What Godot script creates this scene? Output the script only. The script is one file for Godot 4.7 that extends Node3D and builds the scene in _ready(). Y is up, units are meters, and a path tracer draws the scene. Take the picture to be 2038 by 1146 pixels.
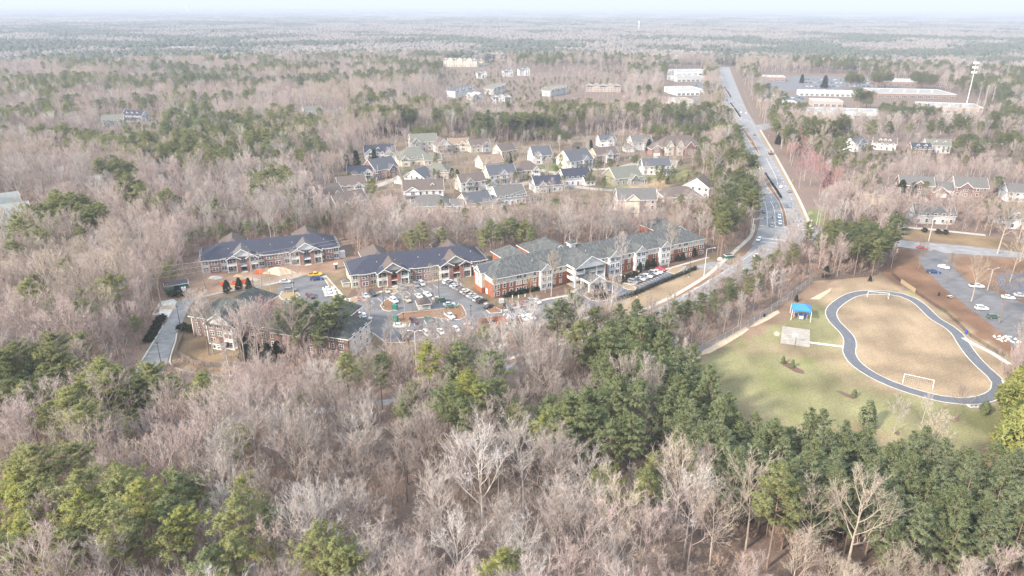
extends Node3D
# An aerial view of a wooded suburb in late winter: retirement apartments and their car park, a boulevard, a park
# with an oval path, a housing estate and woods to the horizon. Metres; y is up; the drone hovers 106 m above x = z = 0.

const EYE := 106.0
var M := {}                    # materials by name
var taken := {}                # names already given to top-level objects
var clear_ground: Array = []   # polygons where no wild tree grows
var thin_ground: Array = []    # [polygon, share of trees kept]
var blocked: Array = []        # circles [centre, radius] kept free of trees
var tall_from_here := Transform3D()


func _ready() -> void:
	var cam := Camera3D.new()
	cam.name = "camera"
	cam.position = Vector3(0, EYE, 0)
	cam.rotation_degrees = Vector3(-21.88, 0, 0.22)
	cam.fov = 44.47
	cam.near = 1.0
	cam.far = 60000.0
	add_child(cam)
	tall_from_here = cam.transform
	var env := Environment.new()
	env.background_mode = Environment.BG_SKY
	var sky := Sky.new()
	sky.sky_material = hazy_sky()
	env.sky = sky
	env.background_energy_multiplier = 1.4
	env.tonemap_mode = Environment.TONE_MAPPER_LINEAR
	env.tonemap_exposure = 2.08
	env.fog_enabled = true
	env.fog_density = 0.00018
	env.fog_light_color = Color(0.88, 0.92, 1.0)
	env.sdfgi_enabled = true
	env.ssao_enabled = true
	env.ssil_enabled = true
	var we := WorldEnvironment.new()
	we.name = "world_environment"
	we.environment = env
	add_child(we)
	var sun := DirectionalLight3D.new()
	sun.name = "sun"
	sun.light_energy = 1.3
	sun.light_color = Color(1.0, 0.95, 0.88)
	sun.light_angular_distance = 5.0
	sun.shadow_enabled = true
	sun.rotation_degrees = Vector3(-33, -52, 0)
	add_child(sun)
	make_materials()
	make_ground()
	make_roads()
	make_long_building()
	make_twin_buildings()
	make_corner_building()
	make_houses()
	make_shops()
	make_far_buildings()
	make_park()
	make_street_furniture()
	make_site_clutter()
	make_cars()
	make_planting()
	make_woods()


# A bright thin overcast with pale blue gaps: the same all round.
func hazy_sky() -> PanoramaSkyMaterial:
	var w := 256
	var h := 1536
	var n := FastNoiseLite.new()
	n.seed = 5
	n.frequency = 0.9
	n.fractal_octaves = 4
	var bytes := PackedByteArray()
	bytes.resize(w * h * 3)
	var at := 0
	for y in h:
		var up := (0.5 - (y + 0.5) / h) * PI
		for x in w:
			var a := (x + 0.5) / w * TAU
			var d := Vector3(cos(a) * cos(up), sin(up), sin(a) * cos(up))
			var s := d / (absf(d.y) + 0.06)
			var cloud := smoothstep(-0.25, 0.3, n.get_noise_3d(s.x, d.y * 6.0, s.z))
			cloud = maxf(cloud * 0.9, smoothstep(0.0038, 0.0, up))
			cloud *= lerpf(0.22, 1.0, smoothstep(0.01, 0.2, up)) if up > 0.0035 else 1.0
			# brighter overhead than at the horizon, as under any overcast
			var lum := (1.0 + 2.0 * sin(maxf(up, 0.0))) / 3.0
			var c := (Color(0.60, 0.77, 0.95).lerp(Color(1.0, 0.99, 0.975), cloud) * lum * 0.93).linear_to_srgb()
			if up < 0.0:
				c = Color(0.5, 0.48, 0.46)
			bytes[at] = int(255.0 * c.r)
			bytes[at + 1] = int(255.0 * c.g)
			bytes[at + 2] = int(255.0 * c.b)
			at += 3
	var m := PanoramaSkyMaterial.new()
	m.panorama = ImageTexture.create_from_image(Image.create_from_data(w, h, false, Image.FORMAT_RGB8, bytes))
	m.energy_multiplier = 1.0
	return m



# ---------------------------------------------------------------- helpers
func V(x: float, z: float) -> Vector2:
	return Vector2(x, z)


func PV(a: Array) -> PackedVector2Array:
	var p := PackedVector2Array()
	for i in range(0, a.size(), 2):
		p.append(Vector2(a[i], a[i + 1]))
	return p


func v3(p: Vector2, y := 0.0) -> Vector3:
	return Vector3(p.x, y, p.y)


# Collects triangles; corners run counterclockwise seen from outside.
class Shape:
	var v := PackedVector3Array()
	var n := PackedVector3Array()
	var c := PackedColorArray()
	var u := PackedVector2Array()
	var col := Color.WHITE
	var use_uv := false

	func tri(a: Vector3, b: Vector3, d: Vector3) -> void:
		var k := (b - a).cross(d - a).normalized()
		v.append(a); v.append(d); v.append(b)
		n.append(k); n.append(k); n.append(k)
		c.append(col); c.append(col); c.append(col)
		if use_uv:
			u.append(Vector2.ZERO); u.append(Vector2.ZERO); u.append(Vector2.ZERO)

	# a triangle shaded with the normal k, wound to agree with it
	func leaf(a: Vector3, b: Vector3, d: Vector3, k: Vector3) -> void:
		if (b - a).cross(d - a).dot(k) < 0.0:
			var e := b
			b = d
			d = e
		v.append(a); v.append(d); v.append(b)
		n.append(k); n.append(k); n.append(k)
		c.append(col); c.append(col); c.append(col)

	func quad(a: Vector3, b: Vector3, d: Vector3, e: Vector3) -> void:
		tri(a, b, d)
		tri(a, d, e)

	# a roof face: u runs along the eave a-b, v up the slope, in metres
	func slope(a: Vector3, b: Vector3, d: Vector3, e: Vector3) -> void:
		use_uv = true
		var x := (b - a).normalized()
		var k := (b - a).cross(e - a)
		if k.length() < 1e-6:
			k = (b - a).cross(d - a)
		k = k.normalized()
		var y := k.cross(x)
		for q in [[a, b, d], [a, d, e]]:
			if (q[1] - q[0]).cross(q[2] - q[0]).length() < 1e-5:
				continue
			for p in [q[0], q[2], q[1]]:
				v.append(p)
				n.append(k)
				c.append(col)
				u.append(Vector2((p - a).dot(x), -(p - a).dot(y)))

	func box(lo: Vector3, hi: Vector3) -> void:
		var p := [Vector3(lo.x, lo.y, hi.z), Vector3(hi.x, lo.y, hi.z), Vector3(hi.x, hi.y, hi.z), Vector3(lo.x, hi.y, hi.z), Vector3(lo.x, lo.y, lo.z), Vector3(hi.x, lo.y, lo.z), Vector3(hi.x, hi.y, lo.z), Vector3(lo.x, hi.y, lo.z)]
		quad(p[0], p[1], p[2], p[3])
		quad(p[5], p[4], p[7], p[6])
		quad(p[4], p[0], p[3], p[7])
		quad(p[1], p[5], p[6], p[2])
		quad(p[3], p[2], p[6], p[7])
		quad(p[4], p[5], p[1], p[0])

	func tube(a: Vector3, b: Vector3, ra: float, rb: float, sides := 5) -> void:
		var d := (b - a).normalized()
		var x := d.cross(Vector3.RIGHT if absf(d.x) < 0.8 else Vector3.FORWARD).normalized()
		var y := d.cross(x)
		for i in sides:
			var s := TAU * i / sides
			var t := TAU * (i + 1) / sides
			var p := x * cos(s) + y * sin(s)
			var q := x * cos(t) + y * sin(t)
			var k := [a + p * ra, a + q * ra, b + q * rb, b + p * rb]
			for j in [0, 2, 1, 0, 3, 2]:
				v.append(k[j])
				n.append(p if j == 0 or j == 3 else q)
				c.append(col)
				if use_uv:
					u.append(Vector2.ZERO)

	func disc(at: Vector3, r: float, sides := 10) -> void:
		for i in sides:
			var s := TAU * i / sides
			var t := TAU * (i + 1) / sides
			tri(at, at + Vector3(cos(t), 0, sin(t)) * r, at + Vector3(cos(s), 0, sin(s)) * r)

	# a flat sheet of any outline (x, z) at the height y; with thick, a slab whose sides go down
	func sheet(poly: PackedVector2Array, y: float, thick := 0.0) -> void:
		var ix := Geometry2D.triangulate_polygon(poly)
		for i in range(0, ix.size(), 3):
			var a := Vector3(poly[ix[i]].x, y, poly[ix[i]].y)
			var b := Vector3(poly[ix[i + 1]].x, y, poly[ix[i + 1]].y)
			var d := Vector3(poly[ix[i + 2]].x, y, poly[ix[i + 2]].y)
			if (b - a).cross(d - a).y > 0.0:
				tri(a, b, d)
			else:
				tri(a, d, b)
		if thick > 0.0:
			var m := poly.size()
			var turn := 1.0 if Geometry2D.is_polygon_clockwise(poly) else -1.0
			for i in m:
				var p := poly[i]
				var q := poly[(i + 1) % m]
				var a := Vector3(p.x, y, p.y)
				var b := Vector3(q.x, y, q.y)
				var down := Vector3(0, -thick, 0)
				if turn < 0.0:
					quad(b + down, a + down, a, b)
				else:
					quad(a + down, b + down, b, a)

	func mesh() -> ArrayMesh:
		var a := []
		a.resize(Mesh.ARRAY_MAX)
		a[Mesh.ARRAY_VERTEX] = v
		a[Mesh.ARRAY_NORMAL] = n
		a[Mesh.ARRAY_COLOR] = c
		if use_uv:
			while u.size() < v.size():
				u.append(Vector2.ZERO)
			a[Mesh.ARRAY_TEX_UV] = u
		var m := ArrayMesh.new()
		m.add_surface_from_arrays(Mesh.PRIMITIVE_TRIANGLES, a)
		return m


func numbered(called: String) -> String:
	var k: int = taken.get(called, 0)
	taken[called] = k + 1
	return called if k == 0 else "%s_%03d" % [called, k]


func tag(o: Node, label: String, category := "", group := "", kind := "") -> void:
	if label: o.set_meta("label", label)
	if category: o.set_meta("category", category)
	if group: o.set_meta("group", group)
	if kind: o.set_meta("kind", kind)


func thing(called: String, label: String, category: String, at := Vector3.ZERO, turn := 0.0, group := "") -> Node3D:
	var o := Node3D.new()
	o.name = numbered(called)
	o.position = at
	o.rotation_degrees.y = turn
	add_child(o)
	tag(o, label, category, group)
	return o


# one named mesh under a thing, a part or the root
func obj(called: String, s: Variant, m: Material, parent: Node = self) -> MeshInstance3D:
	var o := MeshInstance3D.new()
	o.name = numbered(called) if parent == self else called
	o.mesh = s.mesh() if s is Shape else s
	o.material_override = m
	parent.add_child(o, true)
	return o


func struct(called: String, s: Variant, m: Material) -> MeshInstance3D:
	var o := obj(called, s, m)
	o.set_meta("kind", "structure")
	return o


func dup(root: Node3D, at: Vector3, turn: float, label: String, group := "", grown := 1.0) -> Node3D:
	var r: Node3D = root.duplicate()
	var base: String = root.get_meta("base_name", root.name)
	r.name = numbered(base)
	add_child(r)
	r.position = at
	r.rotation_degrees = Vector3(0, turn, 0)
	r.scale = Vector3.ONE * grown
	r.set_meta("label", label)
	if group: r.set_meta("group", group)
	return r


func inside(p: Vector2, poly: PackedVector2Array) -> bool:
	return Geometry2D.is_point_in_polygon(p, poly)


# the outline of a strip along a line of points
func strip(line: PackedVector2Array, left: float, right: float, closed := false) -> Array:
	var a := PackedVector2Array()
	var b := PackedVector2Array()
	var m := line.size()
	for i in m:
		var p := line[(i - 1 + m) % m] if closed or i > 0 else line[i]
		var q := line[(i + 1) % m] if closed or i < m - 1 else line[i]
		var d := (q - p).normalized()
		var k := Vector2(-d.y, d.x)
		a.append(line[i] - k * left)
		b.append(line[i] + k * right)
	return [a, b]


func ribbon(s: Shape, line: PackedVector2Array, left: float, right: float, y: float, closed := false, thick := 0.0) -> void:
	var ab := strip(line, left, right, closed)
	var a: PackedVector2Array = ab[0]
	var b: PackedVector2Array = ab[1]
	var m := line.size()
	for i in (m if closed else m - 1):
		var j := (i + 1) % m
		s.quad(v3(b[i], y), v3(b[j], y), v3(a[j], y), v3(a[i], y))
		if thick > 0.0:
			s.quad(v3(a[i], y), v3(a[j], y), v3(a[j], y - thick), v3(a[i], y - thick))
			s.quad(v3(b[j], y), v3(b[i], y), v3(b[i], y - thick), v3(b[j], y - thick))


# a smooth line through the points
func curve(pts: PackedVector2Array, step := 4.0, closed := false) -> PackedVector2Array:
	var r := PackedVector2Array()
	var m := pts.size()
	for i in (m if closed else m - 1):
		var p0 := pts[(i - 1 + m) % m] if closed or i > 0 else pts[i]
		var p1 := pts[i]
		var p2 := pts[(i + 1) % m]
		var p3 := pts[(i + 2) % m] if closed or i + 2 < m else p2
		var k := maxi(1, int(p1.distance_to(p2) / step))
		for j in k:
			r.append(p1.cubic_interpolate(p2, p0, p3, float(j) / k))
	if not closed:
		r.append(pts[m - 1])
	return r


func on_screen(p: Vector3, margin := 0.0) -> bool:
	var q := tall_from_here.affine_inverse() * p
	if q.z > -1.0:
		return false
	var half := tan(deg_to_rad(44.47) / 2.0)
	var sx := absf(q.x / -q.z) / (half * 1.778)
	var sy := q.y / -q.z / half
	return sx < 1.0 + margin and sy > -1.0 - margin and sy < 1.0 + margin


# ---------------------------------------------------------------- materials
func mat(called: String, linear: Color, rough := 0.9, spec := 0.3) -> StandardMaterial3D:
	var m := StandardMaterial3D.new()
	m.resource_name = called
	m.albedo_color = linear.linear_to_srgb()
	m.roughness = rough
	m.metallic_specular = spec
	M[called] = m
	return m


# a grey texture that varies a colour a little: a noise stretched by (sx, sy)
func grain(seed_: int, freq: float, low: float, high: float, sx := 1.0, sy := 1.0, size := 256) -> ImageTexture:
	var n := FastNoiseLite.new()
	n.seed = seed_
	n.frequency = freq
	n.fractal_octaves = 4
	var b := PackedByteArray()
	b.resize(size * size)
	for y in size:
		for x in size:
			var fx := float(x) / size * TAU
			var r := size / TAU
			var k := n.get_noise_3d(cos(fx) * r * sx, sin(fx) * r * sx, absf(y - size * 0.5) * 2.0 * sy)
			b[y * size + x] = int(255.0 * clampf(lerpf(low, high, 0.5 + 0.9 * k), 0.0, 1.0))
	return ImageTexture.create_from_image(Image.create_from_data(size, size, false, Image.FORMAT_L8, b))


func textured(called: String, linear: Color, tex: Texture2D, metres: float, rough := 0.9, world := true) -> StandardMaterial3D:
	var m := mat(called, linear, rough)
	m.albedo_texture = tex
	if world:
		m.uv1_triplanar = true
		m.uv1_world_triplanar = true
	m.uv1_scale = Vector3.ONE / metres
	return m


func make_materials() -> void:
	var soft := grain(1, 0.02, 0.84, 1.0)
	var fine := grain(2, 0.09, 0.74, 1.0)
	var streak := grain(3, 0.11, 0.6, 1.0, 1.0, 0.1)
	var shingle := grain(4, 0.16, 0.62, 1.0, 0.8, 1.0)
	var mottled := grain(6, 0.05, 0.78, 1.0)
	var ground := textured("ground", Color(1.25, 1.25, 1.25).clamp(), mottled, 9.0, 1.0)
	ground.vertex_color_use_as_albedo = true
	ground.detail_enabled = true
	ground.detail_blend_mode = BaseMaterial3D.BLEND_MODE_MUL
	ground.detail_albedo = fine
	ground.detail_uv_layer = BaseMaterial3D.DETAIL_UV_2
	ground.uv2_triplanar = true
	ground.uv2_world_triplanar = true
	ground.uv2_scale = Vector3.ONE / 2.7
	textured("asphalt", Color(0.175, 0.172, 0.182), soft, 41.0)
	textured("dark_asphalt", Color(0.135, 0.14, 0.17), soft, 17.0)
	textured("road_asphalt", Color(0.285, 0.28, 0.29), soft, 31.0)
	textured("path_asphalt", Color(0.15, 0.155, 0.175), soft, 7.0)
	textured("drive_asphalt", Color(0.28, 0.275, 0.28), soft, 19.0)
	textured("concrete", Color(0.52, 0.48, 0.43), soft, 9.0)
	textured("pale_concrete", Color(0.62, 0.60, 0.56), soft, 9.0)
	textured("old_concrete", Color(0.40, 0.36, 0.32), soft, 11.0)
	mat("paint", Color(0.72, 0.72, 0.70), 0.7)
	mat("yellow_paint", Color(0.62, 0.42, 0.08), 0.7)
	textured("mulch", Color(0.29, 0.165, 0.10), fine, 3.0, 1.0)
	textured("dark_mulch", Color(0.20, 0.125, 0.10), fine, 3.0, 1.0)
	textured("straw_grass", Color(0.40, 0.295, 0.19), fine, 4.0, 1.0)
	textured("red_earth", Color(0.50, 0.29, 0.19), fine, 5.0, 1.0)
	textured("sand", Color(0.58, 0.45, 0.33), soft, 5.0, 1.0)
	textured("red_brick", Color(0.45, 0.165, 0.09), fine, 4.0)
	textured("rose_brick", Color(0.40, 0.23, 0.20), fine, 4.0)
	textured("brown_brick", Color(0.33, 0.21, 0.18), fine, 4.0)
	textured("cream_siding", Color(0.76, 0.69, 0.57), soft, 6.0, 0.7)
	textured("beige_siding", Color(0.60, 0.57, 0.47), soft, 6.0, 0.7)
	textured("white_siding", Color(0.80, 0.80, 0.82), soft, 8.0, 0.6)
	textured("house_wrap", Color(0.78, 0.79, 0.82), soft, 3.0, 0.5)
	textured("grey_siding", Color(0.42, 0.42, 0.40), soft, 6.0, 0.7)
	textured("tan_siding", Color(0.58, 0.47, 0.34), soft, 6.0, 0.7)
	textured("pale_grey_siding", Color(0.62, 0.62, 0.62), soft, 6.0, 0.7)
	textured("olive_siding", Color(0.33, 0.32, 0.22), soft, 6.0, 0.7)
	textured("pink_siding", Color(0.55, 0.45, 0.40), soft, 6.0, 0.7)
	textured("yellow_siding", Color(0.66, 0.56, 0.34), soft, 6.0, 0.7)
	textured("blue_siding", Color(0.55, 0.60, 0.66), soft, 6.0, 0.7)
	mat("trim", Color(0.80, 0.79, 0.77), 0.5)
	mat("gutter_grey", Color(0.40, 0.36, 0.33), 0.6)
	var glass := mat("glass", Color(0.045, 0.055, 0.07), 0.12, 0.6)
	glass.metallic = 0.0
	mat("blind", Color(0.42, 0.43, 0.42), 0.5)
	mat("dark", Color(0.03, 0.03, 0.035), 0.6)
	mat("door_paint", Color(0.16, 0.10, 0.08), 0.6)
	for r in [["green_grey_roof", Color(0.155, 0.16, 0.16), streak], ["green_roof", Color(0.115, 0.122, 0.116), streak], ["pale_roof", Color(0.42, 0.44, 0.42), shingle], ["navy_roof", Color(0.075, 0.08, 0.115), shingle], ["slate_roof", Color(0.15, 0.155, 0.18), shingle], ["grey_roof", Color(0.21, 0.20, 0.195), shingle], ["brown_roof", Color(0.20, 0.16, 0.145), shingle], ["sage_roof", Color(0.25, 0.25, 0.215), shingle], ["tan_roof", Color(0.38, 0.28, 0.21), shingle]]:
		var m := textured(r[0], r[1], r[2], 14.0, 0.75, false)
		m.uv1_scale = Vector3(1 / 14.0, 1 / 14.0, 1)
	textured("membrane_roof", Color(0.40, 0.395, 0.385), soft, 20.0, 0.6)
	textured("grey_membrane", Color(0.36, 0.355, 0.35), mottled, 20.0, 0.7)
	textured("shop_brick", Color(0.34, 0.22, 0.18), soft, 10.0)
	mat("galvanised", Color(0.50, 0.51, 0.52), 0.45)
	mat("dark_metal", Color(0.05, 0.045, 0.045), 0.5)
	mat("pale_pole", Color(0.70, 0.69, 0.67), 0.5)
	textured("weathered_wood", Color(0.30, 0.25, 0.22), fine, 2.0)
	textured("new_wood", Color(0.55, 0.42, 0.27), fine, 2.0)
	mat("pole_wood", Color(0.42, 0.36, 0.32), 0.9)
	mat("blue_fabric", Color(0.05, 0.22, 0.52), 0.7)
	mat("orange_plastic", Color(0.80, 0.15, 0.05), 0.6)
	mat("yellow_metal", Color(0.75, 0.50, 0.03), 0.5)
	mat("green_metal", Color(0.04, 0.16, 0.13), 0.5)
	mat("blue_plastic", Color(0.03, 0.10, 0.45), 0.6)
	mat("rubber", Color(0.025, 0.025, 0.025), 0.8)
	mat("alloy", Color(0.45, 0.45, 0.46), 0.35)
	mat("lamp_lens", Color(0.65, 0.66, 0.66), 0.3)
	mat("tail_lens", Color(0.35, 0.02, 0.02), 0.3)
	for k in [["white", Color(0.78, 0.78, 0.79)], ["silver", Color(0.44, 0.45, 0.47)], ["grey", Color(0.20, 0.205, 0.215)], ["black", Color(0.022, 0.022, 0.026)], ["red", Color(0.45, 0.02, 0.03)], ["maroon", Color(0.10, 0.03, 0.04)], ["blue", Color(0.03, 0.06, 0.20)], ["light blue", Color(0.28, 0.38, 0.46)], ["green", Color(0.07, 0.13, 0.10)], ["tan", Color(0.42, 0.36, 0.28)], ["yellow", Color(0.72, 0.46, 0.02)], ["rose", Color(0.27, 0.15, 0.14)], ["bright red", Color(0.62, 0.01, 0.02)]]:
		var m := mat("car_" + k[0], k[1], 0.3, 0.5)
		m.clearcoat_enabled = true
		m.clearcoat = 0.6
		m.clearcoat_roughness = 0.08
	for k in [["bark_grey", Color(0.40, 0.365, 0.345)], ["bark_pale", Color(0.56, 0.50, 0.45)], ["bark_brown", Color(0.24, 0.19, 0.165)], ["bark_pink", Color(0.40, 0.33, 0.31)], ["bark_tan", Color(0.46, 0.395, 0.33)], ["pine_bark", Color(0.26, 0.19, 0.155)]]:
		mat(k[0], k[1], 1.0, 0.1)
	for k in [["twigs_grey", Color(0.47, 0.41, 0.375)], ["twigs_pale", Color(0.57, 0.52, 0.49)], ["twigs_brown", Color(0.38, 0.315, 0.28)], ["twigs_pink", Color(0.50, 0.40, 0.365)], ["twigs_tan", Color(0.49, 0.41, 0.335)], ["twigs_red", Color(0.50, 0.27, 0.27)], ["twigs_any", Color(1, 1, 1)]]:
		var m := mat(k[0], k[1], 1.0, 0.1)
		m.vertex_color_use_as_albedo = true
	for k in [["needles_olive", Color(0.36, 0.37, 0.18)], ["needles_green", Color(0.29, 0.325, 0.175)], ["needles_grey", Color(0.31, 0.345, 0.205)], ["needles_dark", Color(0.05, 0.07, 0.042)], ["needles_yellow", Color(0.41, 0.42, 0.15)], ["hedge_leaf", Color(0.055, 0.06, 0.035)], ["brown_leaf", Color(0.30, 0.16, 0.08)], ["needles_any", Color(1, 1, 1)]]:
		var m := mat(k[0], k[1], 0.9, 0.2)
		m.vertex_color_use_as_albedo = true
		m.backlight_enabled = true
		m.backlight = Color(0.95, 0.95, 0.8)



# ---------------------------------------------------------------- ground and roads
func make_ground() -> void:
	clear_ground = [
		# the apartments' site
		PV([-115.97, -189.1, -120.93, -206.52, -133.28, -256.21, -131.57, -274.42, -138.03, -294.23, -78.88, -308.68, -65.08, -270.51, -11.01, -282.91, -6.87, -262.79, 90.18, -310.68, 97.97, -305.1, 119.82, -334.09, 90.13, -280.97, 61.67, -247.58, 38.16, -237.03, 20.03, -229.38, 7.29, -223.81, -13.56, -217.99, -36.56, -210.16, -47.69, -211.55, -49.8, -205.32, -87.36, -202.54, -84.17, -189.35, -106.64, -194.94, -108.7, -186.08]),
		# the boulevard
		PV([378.28, -1378, 268.13, -946.7, 230.54, -801.6, 214.93, -713.1, 194.03, -625.5, 168.72, -526.4, 164.71, -491.3, 148.37, -426.2, 136.13, -380.25, 125.84, -353.09, 116.05, -329.99, 107.63, -318.25, 94.19, -298.88, 82.25, -280.28, 63.09, -257.15, 55.49, -250.47, 34.29, -228.23, 15.48, -213.23, -5.36, -199.76, -21.22, -189.22, -35.16, -180.42, -53.06, -175.21, -73.06, -170.49, -99.32, -166.42, -137.78, -161.92, -149.12, -158.97, -146.54, -155.5, -134.42, -156.96, -96.61, -160.76, -71.2, -165.1, -51.62, -169.33, -32.7, -173.99, -17.64, -182.88, -2.85, -191.88, 16.67, -205.52, 36.74, -220.02, 57.63, -237.21, 74.98, -254.69, 98.18, -279.25, 126.58, -311.11, 147.98, -332.81, 159.36, -347.3, 168.77, -380.71, 178.72, -420.4, 195.48, -483.8, 213.9, -567.3, 240.71, -682.2, 272.47, -806.9, 315.36, -983.2, 413.6, -1379.7]),
		# the park and its neighbours
		PV([50.56, -197.19, 124.7, -272.51, 154.63, -279.26, 163.14, -284.82, 191.75, -328.54, 254.56, -320.02, 175.49, -207.2, 152.08, -193.42, 114.61, -135.11, 100.37, -133.22, 96.38, -132.31, 81.86, -138.63, 75.67, -141.1, 60.01, -145.39, 54.45, -162.03, 51.15, -190.41]),
		# the shopping centre, the shops by the boulevard and the side street
		PV([405, -1234, 577.3, -1241.3, 578.8, -898.1, 530.7, -801.8, 398.35, -782.3, 371.54, -737.4, 290.69, -715, 293.6, -779.4, 357.5, -1084]),
		PV([278.57, -1318, 342.33, -1320.9, 199.19, -754.3, 152.54, -753]),
		PV([199.15, -350.47, 237.18, -336.39, 257.26, -323.87, 241.88, -301.93, 181.43, -315.41]),
		PV([146.74, -332.8, 191.75, -328.54, 185.77, -316.95, 138.34, -311.25]),
		PV([204.79, -517.9, 212.26, -518.1, 203.39, -437.4, 185.13, -386.17, 164.59, -364.76, 169.47, -400.2]),
	]
	thin_ground = [
		[PV([-110.81, -392.68, -112.01, -486.4, -117.86, -571.3, -85.95, -640.2, -8.35, -584.7, 80.76, -636, 175.43, -646.2, 156.37, -555.6, 125.01, -474.7, 123.95, -419.5, 92.92, -395.67, 62.8, -369.17, -5.38, -373.18, -43.12, -365.76, -94.3, -376.99]), 0.42],
		[PV([274.8, -627.3, 503.2, -688.6, 269.5, -348.74, 204.01, -352.32, 212.47, -403.1, 198.97, -426.9]), 0.5],
		[PV([-133.3, -1388.8, 210.17, -1405.4, 129.17, -846.2, -82.01, -839.9]), 0.45],
	]
	# what the ground is made of: [outline, colour, blur in metres]
	var lawn := Color(0.40, 0.37, 0.19)
	var straw := Color(0.54, 0.40, 0.265)
	var zones := [
		[clear_ground[0], Color(0.36, 0.265, 0.17), 3.0],
		[PV([50.56, -197.19, 124.7, -272.51, 154.63, -279.26, 158.73, -264.49, 173.41, -208.99, 149.04, -188.68, 120.59, -145.77, 82.29, -139.59, 54.77, -163.25]), lawn, 4.0],
		[PV([124.25, -271.36, 154.34, -278.66, 158.73, -264.49, 165.26, -201.84, 156.42, -188.74, 142.65, -176.92, 138.7, -174.15, 134.25, -172.77, 125.8, -175.42, 111.9, -185.35, 109.2, -203.11, 109.49, -212.15, 116.15, -226.03, 116.77, -241.44, 122.81, -256.19]), straw, 5.0],
		[PV([50.56, -197.19, 124.7, -272.51, 132.26, -269.19, 122.81, -256.19, 116.83, -251.07, 98.46, -232.26, 84.18, -221.64, 70.96, -211.82, 56.69, -194.28, 53.71, -184.91, 50.94, -189.47]), Color(0.42, 0.285, 0.20), 5.0],
		[PV([189.31, -323.82, 154.63, -279.26, 159.52, -270.03, 164.8, -203.57, 173.41, -208.99, 170.78, -224.45, 177.78, -273.07, 183.78, -303.32]), Color(0.33, 0.19, 0.12), 3.0],
		[PV([201.06, -306.3, 190.35, -282.05, 185.71, -262.08, 196.25, -242.2, 234.94, -298.47]), Color(0.36, 0.215, 0.135), 3.0],
		[PV([136.27, -171.46, 148.49, -176.97, 129.98, -145.83, 113.71, -145.73, 125.54, -156.63]), Color(0.34, 0.215, 0.145), 8.0],
		[PV([-129.65, -269.83, -132.83, -281.58, -78.8, -300.28, -70.76, -282.26, -88.71, -277.24, -94.68, -269.06, -104.55, -261.79, -115.53, -253.81, -128.93, -248.66, -132.13, -253.64]), Color(0.56, 0.36, 0.255), 2.5],
		[PV([-121.39, -268.78, -97.15, -277.14, -87.91, -282.07, -88.06, -274.88, -94.68, -269.06, -104.55, -261.79, -115.16, -257.96]), Color(0.60, 0.47, 0.36), 2.0],
		[PV([90.13, -280.97, 61.67, -247.58, 38.16, -237.03, 32.19, -241.57, 39.5, -248.34, 79.73, -285.76, 93.26, -292.27]), straw, 2.0],
		[PV([-107.19, -197.92, -115.62, -218.68, -113.2, -221.91, -96.86, -210.39, -84.62, -190.6, -105.71, -194.62]), Color(0.44, 0.31, 0.19), 2.0],
		[PV([-125.3, -398.04, -112.22, -404, -88.77, -377.07, -5.34, -370.2, 62.51, -367.22, 111.81, -401.6, 150.69, -499.4, 175.43, -646.2, -9.15, -642, -122.22, -593.9, -116.76, -422]), Color(0.33, 0.25, 0.18), 8.0],
		[PV([55.39, -435, 75.31, -451.7, 107.72, -482.2, 127.28, -499, 118.09, -467, 95.03, -435.7, 61.62, -422.3]), Color(0.36, 0.34, 0.16), 4.0],
		[PV([81.4, -449, 104.55, -466.8, 101.38, -435.8, 67.78, -422.4]), Color(0.58, 0.42, 0.26), 4.0],
		[PV([19.67, -497, 32.69, -505.9, 36.86, -487.4, 20.82, -480.7]), Color(0.22, 0.30, 0.10), 3.0],
		[PV([-79.86, -471.2, -74.05, -490.4, -70.14, -482.3, -75.35, -463.7]), Color(0.14, 0.26, 0.08), 2.0],
		[PV([-132.81, -403.7, -116.68, -409.8, -106.67, -381.99, -123.46, -381.75]), Color(0.22, 0.26, 0.12), 4.0],
		[PV([163.38, -382.71, 176, -386.04, 174.36, -368.75, 154.95, -347.24]), Color(0.30, 0.33, 0.14), 4.0],
		[PV([200.4, -347.84, 236.66, -335.56, 249.72, -319.97, 242.1, -308.89, 190.51, -328.53]), Color(0.36, 0.25, 0.15), 3.0],
		[PV([-157.42, -190.98, -157.83, -206.21, -150.17, -209.93, -150.23, -194.26, -148.36, -177.57]), Color(0.33, 0.22, 0.17), 4.0],
	]
	var boxes: Array[Rect2] = []
	for z in zones:
		var r := Rect2(z[0][0], Vector2.ZERO)
		for p in z[0]:
			r = r.expand(p)
		boxes.append(r.grow(z[2]))
	var n := FastNoiseLite.new()
	n.seed = 11
	n.frequency = 0.02
	n.fractal_octaves = 4
	var x0 := -300.0
	var z0 := -720.0
	var step := 3.0
	var w := 217
	var h := 217
	var v := PackedVector3Array()
	var nn := PackedVector3Array()
	var c := PackedColorArray()
	var ix := PackedInt32Array()
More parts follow.
